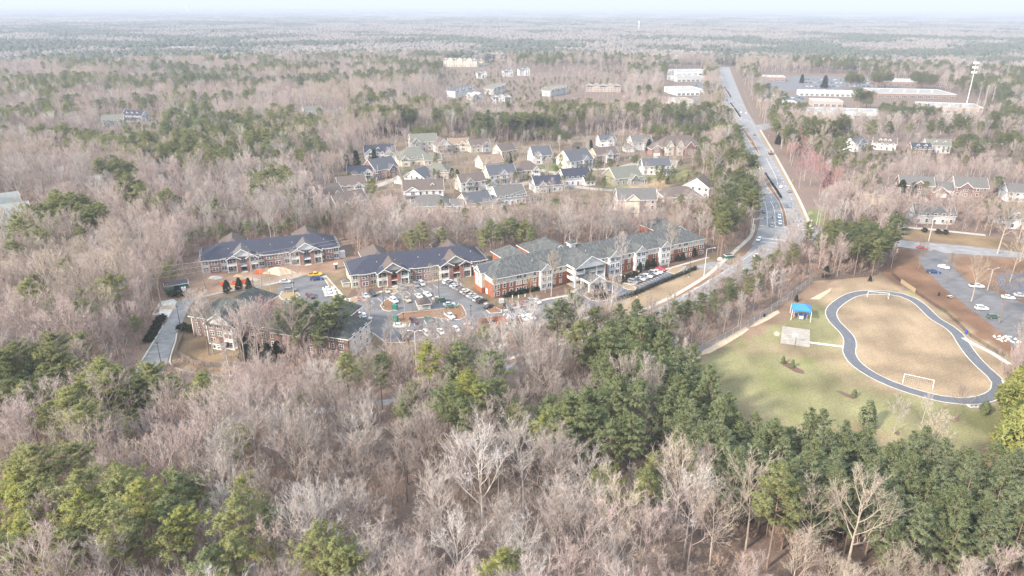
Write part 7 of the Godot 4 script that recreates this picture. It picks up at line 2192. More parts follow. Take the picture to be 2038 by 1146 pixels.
	# bare trees of the gardens and car parks: [place, prototype, grown, label, bark, twigs]
	for q in [
		[V(-122.59, -261.07), 4, 0.62, "bare tree with a stout trunk at the edge of the building site", "brown"],
		[V(-86.41, -258.25), 4, 0.85, "tall bare tree in the bed of the western lot", "grey"],
		[V(-94.35, -255.05), 1, 0.5, "low bare tree behind the hip-roofed block", "tan"],
		[V(-48, -246.51), 3, 0.5, "slim bare tree in the round bed by the lot", "brown"],
		[V(-39.28, -236.3), 2, 0.62, "wide twiggy tree at the western end of the central bed", "grey"],
		[V(-36.57, -238.15), 2, 0.55, "second wide twiggy tree in the central bed", "brown"],
		[V(-31.54, -244.74), 3, 0.62, "pinkish twiggy tree beside the gazebo", "pink"],
		[V(-29.76, -249.63), 4, 0.6, "rosy twiggy tree behind the gazebo", "pink"],
		[V(-32.22, -267.47), 2, 0.42, "low brown tree at the top of the central row", "tan"],
		[V(-19.23, -237.4), 3, 0.68, "slim bare tree on the bed at the lot's bend", "brown"],
		[V(-6.17, -241.21), 3, 0.6, "slim bare tree on the bed at the long building's corner", "brown"],
		[V(-55.11, -237.97), 4, 0.5, "bare tree behind the parked cars west of the lot", "grey"],
		[V(15.38, -255.12), 3, 0.85, "tan upright bare tree before the long building's first recess", "tan"],
		[V(13.17, -258.73), 2, 0.4, "low tan tree by the long building's second bay", "tan"],
		[V(7.13, -256.07), 2, 0.38, "low tawny tree along the long building's walk", "tan"],
		[V(45.12, -271.67), 3, 0.95, "tall bare tree before the long building's middle recess", "grey"],
		[V(68.17, -288.78), 3, 1.0, "tawny bare tree before the long building's eastern recess", "tan"],
		[V(38.93, -260.58), 2, 0.35, "low tawny tree on the round island", "tan"],
		[V(26.2, -248.21), 2, 0.4, "tawny tree south of the round island", "tan"],
		[V(28.61, -247.26), 2, 0.36, "second tawny tree south of the round island", "tan"],
		[V(-98.55, -204.56), 4, 0.9, "forked bare tree in the fenced garden", "brown"],
		[V(-97.36, -205.28), 1, 0.95, "taller bare tree beside the forked one in the fenced garden", "grey"],
		[V(-90.52, -206.77), 2, 0.6, "purple-brown bare tree by the garden porch", "pink"],
		[V(-79.33, -210.54), 2, 0.85, "red-budded tree before the hip-roofed block", "red"],
		[V(-83.26, -209.76), 2, 0.75, "greyish tree beside the red-budded one", "grey"],
		[V(-84.03, -204.68), 4, 0.8, "brown forked tree between the cedars and the garden porch", "brown"],
		[V(-91.88, -202.5), 1, 0.7, "grey slender tree by the fence corner of the garden", "grey"],
		[V(-107.21, -217.17), 3, 0.8, "slender grey tree before the hip-roofed block's west corner", "grey"],
		[V(-77.65, -202.62), 4, 0.75, "brown tree under the red-budded one", "brown"],
		[V(-48.51, -220.47), 3, 0.65, "grey tree at the lot's lower western kerb", "grey"],
		[V(272.47, -806.9), 0, 0.8, "first tan tree of the roadside row below the pavilion shop", "tan"],
		[V(255.13, -741.4), 1, 0.8, "second tan tree of the roadside row below the pavilion shop", "tan"],
		[V(289.25, -874.4), 4, 0.8, "third tan tree of the roadside row beside the pavilion shop", "tan"],
		[V(309.6, -953.7), 0, 0.8, "fourth tan tree of the roadside row beside the pavilion shop", "pink"],
		[V(333.07, -1047.9), 1, 0.9, "farthest tan tree of the roadside row by the pavilion shop", "tan"],
		[V(177.02, -288.09), 4, 0.7, "bare tree at the top of the park's car park", "brown"],
		[V(179.32, -271.37), 3, 0.6, "young bare tree in a ring beside the dark pickup", "brown"],
		[V(178.03, -251.67), 4, 0.9, "bare tree between the white pickup and white estate car", "tan"],
		[V(175.93, -231.67), 2, 1.0, "spreading bare tree at the lower park car park", "brown"],
		[V(207.23, -273.38), 0, 0.9, "bare tree by the upper eastern car park", "tan"],
		[V(224.52, -308.69), 5, 1.1, "large pale bare tree beyond the side street", "tan"],
		[V(228.12, -298.4), 4, 1.0, "bare tree at the photo's edge beyond the side street", "tan"],
		[V(123.63, -168.25), 2, 0.5, "round-crowned young bare tree in a mulch ring by the bench", "brown"],
		[V(102.01, -160.2), 0, 0.5, "thin grey young tree at the lawn's lower edge", "grey"],
		[V(112.32, -165.38), 3, 0.42, "thinnest pale young tree on the lawn", "pale"],
		[V(203.59, -620.6), 2, 0.42, "small bare tree on the upper median", "brown"],
		[V(179.52, -433.1), 2, 0.85, "pink-budded tree nearest the boulevard pavement", "red"],
		[V(189.09, -439.8), 2, 0.95, "broad pink-budded tree east of the boulevard", "red"],
		[V(185.56, -416.8), 2, 0.95, "pink-budded tree in the middle of the rosy group", "red"],
		[V(189.68, -408.5), 2, 0.9, "pink-budded tree above the grassy corner", "red"],
		[V(178.21, -391.43), 2, 0.8, "low pink-budded tree nearest the grassy corner", "red"],
		[V(195.02, -465.3), 2, 0.9, "uppermost pink-budded tree east of the boulevard", "red"],
		[V(199.45, -500.3), 2, 0.8, "pinkish tree where the verge narrows", "red"],
		[V(206.08, -361.53), 2, 0.7, "first rosy bare tree from the west above the greenway", "pink"],
		[V(210.36, -356.94), 2, 0.75, "second rosy bare tree above the greenway", "pink"],
		[V(217.11, -354.3), 0, 0.75, "third rosy bare tree above the greenway", "pink"],
		[V(225.36, -350.81), 2, 0.8, "fourth and broadest rosy bare tree above the greenway", "pink"],
		[V(232.96, -348.26), 0, 0.8, "fifth rosy bare tree above the greenway", "pink"],
		[V(241.75, -345.76), 2, 0.8, "sixth rosy bare tree above the greenway", "pink"],
		[V(-54.77, -516.7), 2, 0.6, "orange-brown leafy beech in the middle of the estate", "tan"],
	]:
		plant(bare[q[1]], "garden_tree", q[3], "tree", v3(q[0]), q[0].x * 7.0, q[2], "bark_" + (q[4] if q[4] != "red" else "pink"), "twigs_" + q[4])
	plant(bush[5], "magnolia_tree", "small dark leafy tree on a trunk beside the bend of the path", "tree", v3(V(132.49, -170.38)), 0.0, 0.36, "bark_brown", "needles_green")
	# the pine group before the hip-roofed block, and specimen pines
	for q in [[V(-72.47, -202.66), 0.85, 0, "westernmost pine of the dark group before the hip-roofed block"], [V(-68.98, -204.09), 0.9, 1, "second pine of the dark group before the hip-roofed block"], [V(-65.34, -202.72), 0.95, 3, "third pine of the dark group before the hip-roofed block"], [V(-62.31, -204.86), 0.92, 0, "fourth pine of the dark group before the hip-roofed block"], [V(-58.21, -202.78), 0.95, 4, "fifth pine of the dark group before the hip-roofed block"], [V(-55.61, -205.63), 0.95, 3, "easternmost and tallest pine before the hip-roofed block"], [V(-66.97, -199.26), 0.7, 2, "front pine of the dark group before the hip-roofed block"], [V(-60.59, -199.31), 0.7, 2, "lower front pine of the dark group before the hip-roofed block"]]:
		plant(pines[q[2]], "specimen_pine", q[3], "pine tree", v3(q[0]), q[0].x * 9.0, q[1], "pine_bark", "needles_green")
	plant(pines[3], "specimen_pine", "big lone pine with a bare lower trunk at the wood's southern edge", "pine tree", v3(V(52.02, -111.78)), 40.0, 1.12, "pine_bark", "needles_olive")
	plant(pines[1], "specimen_pine", "single tall pine above the rosy trees east of the boulevard", "pine tree", v3(V(262.63, -522.6)), 40.0, 1.3, "pine_bark", "needles_olive")
	plant(pines[1], "specimen_pine", "tall pine with a long bare trunk between the boulevard and yellow house", "pine tree", v3(V(198.97, -426.9)), 10.0, 1.4, "pine_bark", "needles_green")
	# the green screens behind the apartments
	var o := V(-130.96, -278.57)
	for i in 15:
		var a := deg_to_rad(20.3)
		var x := -5.0 + i * 4.3
		var zz := -29.0 - (i % 3) * 3.0
		plant(pines[i % 5], "screen_pine", "%s bushy pine from the west in the green screen behind the unfinished block" % (names[i] if i < 14 else "fifteenth"), "pine tree", v3(o + Vector2(x * cos(a) + zz * sin(a), -x * sin(a) + zz * cos(a))), i * 53.0, 0.58 + 0.05 * (i % 4), "pine_bark", "needles_olive" if i % 3 else "needles_green", "green screen behind the unfinished block", 0.85)
	var back := [V(-12.59, -293.11), V(-9.22, -298.16), V(-6.05, -295.32), V(-3.24, -301.16), V(-0.31, -298.27), V(2.83, -301.24), V(5.94, -298.35), V(8.51, -294.08)]
	for i in 8:
		plant(pines[(i + 2) % 5], "screen_pine", "%s pine from the west of the clump behind the long building" % names[i], "pine tree", v3(back[i]), i * 71.0, 0.85, "pine_bark", "needles_green" if i % 3 else "needles_olive", "pine clump behind the long building")
	for q in [[V(-43.77, -289.51), 0.75, "western one of two olive pines behind the finished block"], [V(-39.05, -293.72), 0.85, "broader eastern one of two olive pines behind the finished block"], [V(-30.96, -296.66), 0.7, "small olive pine in the wood behind the finished block"]]:
		plant(pines[3], "screen_pine", q[2], "pine tree", v3(q[0]), 15.0, q[1], "pine_bark", "needles_olive")
	for i in 12:
		plant(bare[i % 6], "roadside_tree", "%s tan bare tree from the top of the row west of the upper boulevard" % names[i], "tree", v3(V(345.13, -1279.7).lerp(V(214.99, -762.1), i / 11.0) + V((i % 3) * 5.0 - 5.0, 0)), i * 61.0, 0.8 + 0.06 * (i % 4), "bark_tan", "twigs_tan" if i % 2 else "twigs_pink", "roadside trees west of the upper boulevard")
	for i in 10:
		plant(bare[(i + 2) % 6], "roadside_tree", "%s rosy bare tree from the top along the boulevard's eastern grass" % names[i], "tree", v3(V(247, -682.4).lerp(V(190.55, -453.6), i / 9.0) + V((i % 3) * 5.0, 0)), i * 61.0, 0.7 + 0.07 * (i % 4), "bark_pink", "twigs_red" if i % 3 else "twigs_pink", "rosy trees along the eastern grass")
	plant(bare[5], "specimen_tree", "great pale-limbed bare tree at the middle of the front wood", "tree", v3(V(-5.91, -119.44)), 0.0, 1.12, "bark_pale", "twigs_pale")
	plant(bare[0], "specimen_tree", "tan fan-crowned bare tree at the photo's lower edge", "tree", v3(V(20.17, -108.91)), 0.0, 1.1, "bark_tan", "twigs_tan")
	plant(bare[5], "specimen_tree", "broad pale bare tree before the southern pines", "tree", v3(V(66.6, -109.15)), 90.0, 1.05, "bark_tan", "twigs_tan")
	for p in [V(139.94, -167.59), V(133.75, -156.68), V(126.41, -146.84), V(134.37, -152.21)]:
		blocked.append([p, 9.0])
	for p in [V(-5.91, -119.44), V(20.17, -108.91), V(66.6, -109.15), V(52.02, -111.78)]:
		blocked.append([p, 5.0])



# ---------------------------------------------------------------- trees
func grow_twigs(crown: Shape, r: RandomNumberGenerator, p: Vector3, d: Vector3, long: float, count: int, wide: float) -> void:
	for i in count:
		var a := p + d * long * r.randf_range(0.05, 1.0)
		var q := (d * 0.9 + Vector3(r.randf_range(-1, 1), r.randf_range(-0.5, 1.0), r.randf_range(-1, 1)) * 0.85).normalized()
		var l := long * r.randf_range(0.35, 0.85)
		var k := q.cross(Vector3(r.randf_range(-1, 1), r.randf_range(-1, 1), r.randf_range(-1, 1))).normalized()
		var face := q.cross(k).normalized()
		if face.y + face.z * 0.5 < 0.0:
			face = -face
		var t := r.randf_range(0.85, 1.1)
		crown.col = Color(t, t, t)
		crown.leaf(a - k * wide, a + k * wide, a + q * l, (face + Vector3.UP * 0.4).normalized())


# a leafless broadleaf tree: [trunk mesh, crown mesh]
func bare_tree(seed_: int, tall: float, spread: float, limbs: int, twigs: int, thick := 1.0, fine := 0.03, upright := 0.5) -> Array:
	var r := RandomNumberGenerator.new()
	r.seed = seed_
	var trunk := Shape.new()
	var crown := Shape.new()
	var lean := Vector3(r.randf_range(-0.06, 0.06), 0, r.randf_range(-0.06, 0.06)) * tall
	var spine: Array[Vector3] = []
	for i in 7:
		var t := i / 6.0
		spine.append(lean * t * t + Vector3(r.randf_range(-0.25, 0.25) * t, tall * 0.93 * t - 0.3 * (1.0 if i == 0 else 0.0), r.randf_range(-0.25, 0.25) * t))
	var base := tall * 0.015 * thick
	for i in 6:
		trunk.tube(spine[i], spine[i + 1], base * pow(1.0 - i / 6.4, 1.1), base * pow(1.0 - (i + 1) / 6.4, 1.1), 6)
	var turn := r.randf() * TAU
	for i in limbs:
		var t := lerpf(0.34, 0.95, pow((i + 0.5) / limbs, 0.85))
		turn += 2.4 + r.randf_range(-0.4, 0.4)
		var s := t * 6.0
		var at := spine[int(s)].lerp(spine[mini(int(s) + 1, 6)], s - int(s))
		var rise := lerpf(upright, upright + 0.45, t) + r.randf_range(-0.12, 0.15)
		var d := Vector3(cos(turn) * cos(rise), sin(rise), sin(turn) * cos(rise))
		var long := tall * spread * lerpf(0.46, 0.16, t * t) * r.randf_range(0.8, 1.15)
		var rad := base * lerpf(0.5, 0.22, t)
		for k in 4:
			var d2 := (d + Vector3(r.randf_range(-0.18, 0.18), r.randf_range(0.02, 0.26), r.randf_range(-0.18, 0.18))).normalized()
			var b := at + d2 * long * 0.27
			trunk.col = Color.WHITE
			trunk.tube(at, b, rad * (1.0 - k * 0.2), rad * (0.8 - k * 0.2), 4)
			if k > 0:
				for m in 2:
					var e := (d2 + Vector3(r.randf_range(-1, 1), r.randf_range(-0.2, 0.9), r.randf_range(-1, 1)) * 0.8).normalized()
					var l2 := long * r.randf_range(0.3, 0.5)
					var from := at.lerp(b, r.randf())
					var mid := from + e * l2 * 0.5
					var tip := mid + (e + Vector3(r.randf_range(-0.3, 0.3), 0.3, r.randf_range(-0.3, 0.3))).normalized() * l2 * 0.5
					crown.col = Color.WHITE
					crown.tube(from, mid, rad * 0.46, rad * 0.3, 3)
					crown.tube(mid, tip, rad * 0.3, rad * 0.12, 3)
					for j in 4:
						var f := (e + Vector3(r.randf_range(-1, 1), r.randf_range(-0.3, 0.9), r.randf_range(-1, 1)) * 0.9).normalized()
						var g := from.lerp(mid, r.randf_range(0.3, 1.0)) if j < 2 else mid.lerp(tip, r.randf())
						var l3 := l2 * r.randf_range(0.4, 0.75)
						crown.col = Color.WHITE
						crown.leaf(g - f.cross(Vector3.UP).normalized() * fine * 1.3, g + f.cross(Vector3.UP).normalized() * fine * 1.3, g + f * l3, (Vector3.UP + Vector3(0, 0, 0.5)).normalized())
						grow_twigs(crown, r, g, f, l3, twigs, fine)
					grow_twigs(crown, r, mid, (tip - mid).normalized(), l2 * 0.6, twigs, fine)
			d = d2
			at = b
		grow_twigs(crown, r, at, d, long * 0.25, twigs * 2, fine)
	return [trunk.mesh(), crown.mesh()]


func tuft(s: Shape, r: RandomNumberGenerator, p: Vector3, size: float, count: int, out: Vector3, wide := 0.11) -> void:
	var t := r.randf_range(0.72, 1.18)
	var warm := r.randf_range(-0.1, 0.14)
	s.col = Color(t * (1.0 + warm), t, t * (1.0 - warm))
	for i in count:
		var d := Vector3(r.randf_range(-1, 1), r.randf_range(-0.55, 1.0), r.randf_range(-1, 1)).normalized()
		var k := d.cross(Vector3(r.randf_range(-1, 1), r.randf_range(-1, 1), r.randf_range(-1, 1))).normalized() * wide * r.randf_range(0.8, 1.4)
		s.leaf(p + d * size * 0.08 - k, p + d * size * 0.08 + k, p + d * size * r.randf_range(0.7, 1.15), (out * 0.6 + d * 0.3 + Vector3.UP * 0.45).normalized())


# a pine: [trunk mesh, crown mesh]. low: share of the height where the crown begins; shape: 0 round and open, 1 conical
func pine_tree(seed_: int, tall: float, low: float, wide: float, branches: int, conical: float, needles := 14) -> Array:
	var r := RandomNumberGenerator.new()
	r.seed = seed_
	var trunk := Shape.new()
	var crown := Shape.new()
	var lean := Vector3(r.randf_range(-0.03, 0.03), 0, r.randf_range(-0.03, 0.03)) * tall
	var base := tall * 0.0125
	var last := Vector3(0, -0.3, 0)
	for i in 5:
		var t := (i + 1) / 5.0
		var next := lean * t * t + Vector3(0, tall * 0.97 * t, 0)
		trunk.tube(last, next, base * (1.0 - i / 5.6), base * (1.0 - (i + 1) / 5.6), 6)
		last = next
	var turn := r.randf() * TAU
	var lumps := [r.randf() * TAU, r.randf() * TAU]
	for i in branches:
		var t := (i + 0.5) / branches
		turn += 2.4 + r.randf_range(-0.5, 0.5)
		var y := lerpf(low, 0.96, pow(t, lerpf(0.8, 1.0, conical))) * tall
		var at := lean * pow(y / tall, 2.0) + Vector3(0, y, 0)
		var round_ := sin(clampf(lerpf(0.62, PI * 0.965, t), 0, PI))
		var cone := lerpf(1.0, 0.12, t) * minf(1.0, 0.5 + t * 4.0)
		var lump := 1.0 + 0.32 * sin(turn * 2.0 + lumps[0] + t * 5.0) + 0.2 * sin(turn * 3.0 + lumps[1])
		var long := wide * lerpf(round_, cone, conical) * lump * r.randf_range(0.8, 1.15)
		var rise := lerpf(-0.05, 0.75, t) + r.randf_range(-0.15, 0.2)
		var d := Vector3(cos(turn) * cos(rise), sin(rise), sin(turn) * cos(rise))
		trunk.tube(at, at + d * long * 0.8, base * 0.28 * (1.15 - t), base * 0.08, 3)
		var k := maxi(6, int(long * 4.8))
		for j in k:
			var f := lerpf(0.35, 1.0, (j + r.randf()) / k)
			var side := Vector3(-sin(turn), r.randf_range(-0.2, 0.5), cos(turn)) * r.randf_range(-1, 1) * long * 0.34 * f
			var p := at + d * long * f + side
			var out := (p - (at - Vector3(0, wide * 0.5, 0))).normalized()
			tuft(crown, r, p, r.randf_range(0.45, 0.75), needles, out, 0.066)
	for i in 5:
		tuft(crown, r, lean + Vector3(r.randf_range(-0.5, 0.5), tall * r.randf_range(0.93, 1.0), r.randf_range(-0.5, 0.5)), 0.7, needles, Vector3.UP)
	return [trunk.mesh(), crown.mesh()]


# an evergreen that is leafy to the ground: [trunk mesh, crown mesh]. shape 0 ball, 1 cone
func leafy_shrub(seed_: int, tall: float, wide: float, shape: float, sprigs: int, size := 0.35, trunk_tall := 0.5) -> Array:
	var r := RandomNumberGenerator.new()
	r.seed = seed_
	var trunk := Shape.new()
	trunk.tube(Vector3(0, -0.2, 0), Vector3(0, tall * 0.6, 0), tall * 0.02 + 0.03, 0.02, 5)
	var crown := Shape.new()
	for i in sprigs:
		var t := pow(r.randf(), 0.9)
		var a := r.randf() * TAU
		var ball := sqrt(maxf(0.02, 1.0 - pow(t * 2.0 - 1.0, 2.0)))
		var cone := (1.0 - t) * 0.95 + 0.05
		var k := wide * lerpf(ball, cone, shape) * (1.0 + 0.18 * sin(a * 3.0 + seed_ + t * 6.0)) * pow(r.randf(), 0.3)
		var p := Vector3(cos(a) * k, trunk_tall * 0.3 + t * (tall - trunk_tall * 0.3), sin(a) * k)
		tuft(crown, r, p, size * r.randf_range(0.7, 1.3), 7, Vector3(cos(a), 0.5, sin(a)).normalized(), size * 0.25)
	return [trunk.mesh(), crown.mesh()]


# one proto tree that stays in the scene: the first place it is asked for
func plant(proto: Array, called: String, label: String, category: String, at: Vector3, turn: float, grown: float, bark: String, leaf: String, group := "", squash := 1.0) -> Node3D:
	var t := thing(called, label, category, at, turn, group)
	t.scale = Vector3(grown, grown * squash, grown)
	obj("trunk", proto[0], M[bark], t)
	obj("crown", proto[1], M[leaf], t)
	return t


var bare: Array = []          # prototypes
var slim: Array = []
var pines: Array = []
var cones: Array = []
var bush: Array = []
var twig_bush: Array = []
var landmarks: Array = []


func mass(parent: Node3D, called: String, m: Mesh, look: Material, places: Array, tints: Array) -> void:
	if places.is_empty():
		return
	var mm := MultiMesh.new()
	mm.transform_format = MultiMesh.TRANSFORM_3D
	mm.use_colors = true
	mm.mesh = m
	mm.instance_count = places.size()
	for i in places.size():
		mm.set_instance_transform(i, places[i])
		mm.set_instance_color(i, tints[i])
	var o := MultiMeshInstance3D.new()
	o.name = called
	o.multimesh = mm
	o.material_override = look
	o.set_meta("kind", "stuff")
	parent.add_child(o, true)


func stuff(called: String, label: String, category: String) -> Node3D:
	var o := thing(called, label, category)
	o.set_meta("kind", "stuff")
	return o


func make_protos() -> void:
	var b := [[20.0, 1.0, 11, 9, 0.95, 0.019, 0.5], [22.0, 0.85, 12, 9, 0.9, 0.019, 0.65], [18.0, 1.15, 11, 9, 1.0, 0.02, 0.4], [21.0, 0.75, 12, 9, 0.85, 0.019, 0.8], [19.0, 0.95, 11, 9, 0.95, 0.019, 0.55], [23.0, 0.9, 13, 7, 1.05, 0.021, 0.55]]
	for i in b.size():
		bare.append(bare_tree(100 + i, b[i][0], b[i][1], b[i][2], b[i][3], b[i][4], b[i][5], b[i][6]))
	for i in 3:
		slim.append(bare_tree(140 + i, 15.0 + i, 0.6, 8, 5, 0.8, 0.028, 0.85))
	var p := [[21.0, 0.52, 4.2, 40, 0.0], [23.0, 0.58, 3.8, 38, 0.0], [19.0, 0.46, 4.1, 40, 0.15], [22.0, 0.5, 4.6, 44, 0.05], [20.0, 0.55, 3.6, 36, 0.25]]
	for i in p.size():
		pines.append(pine_tree(200 + i, p[i][0], p[i][1], p[i][2], p[i][3], p[i][4]))
	var q := [[18.5, 0.24, 3.8, 50, 0.5], [20.0, 0.28, 3.6, 50, 0.45], [17.5, 0.22, 3.9, 48, 0.4], [20.5, 0.32, 4.0, 50, 0.35]]
	for i in q.size():
		cones.append(pine_tree(220 + i, q[i][0], q[i][1], q[i][2], q[i][3], q[i][4]))
	bush = [leafy_shrub(1, 1.3, 0.9, 0.0, 90, 0.3), leafy_shrub(2, 1.0, 1.0, 0.0, 90, 0.3), leafy_shrub(3, 3.4, 1.2, 0.75, 170, 0.4), leafy_shrub(4, 7.5, 2.4, 0.7, 420, 0.65), leafy_shrub(5, 4.4, 1.5, 0.35, 220, 0.45), leafy_shrub(6, 11.0, 4.2, 0.3, 900, 0.8)]
	for i in 3:
		twig_bush.append(bare_tree(160 + i, 4.2, 1.5, 9, 4, 0.5, 0.022, 0.6))


func pine_share(p: Vector2, n: FastNoiseLite) -> float:
	var d := p.length()
	var k := n.get_noise_2d(p.x * 1.0, p.y * 1.0) * 1.0 + 0.22 * n.get_noise_2d(p.x * 5.0, p.y * 5.0)
	return smoothstep(-0.05, 0.2, k + clampf((d - 500.0) / 5000.0, 0.0, 0.12))


func free_for_tree(p: Vector2, boxes: Array, r: RandomNumberGenerator) -> bool:
	for i in clear_ground.size():
		if boxes[i].has_point(p) and inside(p, clear_ground[i]):
			return false
	for b in blocked:
		if p.distance_squared_to(b[0]) < b[1] * b[1]:
			return false
	for t in thin_ground:
		if inside(p, t[0]):
			return r.randf() < t[1]
	return true



# a label of its own: the tree's look and two landmarks near it
func wood_label(look: String, p: Vector2, seen: Dictionary) -> String:
	var near := []
	for l in landmarks:
		near.append([p.distance_to(l[1]), l[0]])
	near.sort_custom(func(a, b): return a[0] < b[0])
	var ways := ["%s near %s toward %s", "%s by %s, facing %s", "%s between %s and %s", "%s off %s, before %s"]
	for pair in [[0, 1], [0, 2], [1, 2], [0, 3], [1, 3], [2, 3], [0, 4], [1, 4], [2, 4], [3, 4]]:
		for w in ways:
			var s: String = w % [look, near[pair[0]][1], near[pair[1]][1]]
			if not seen.has(s):
				seen[s] = true
				return s
	return "%s deep in the woods by %s" % [look, near[0][1]]


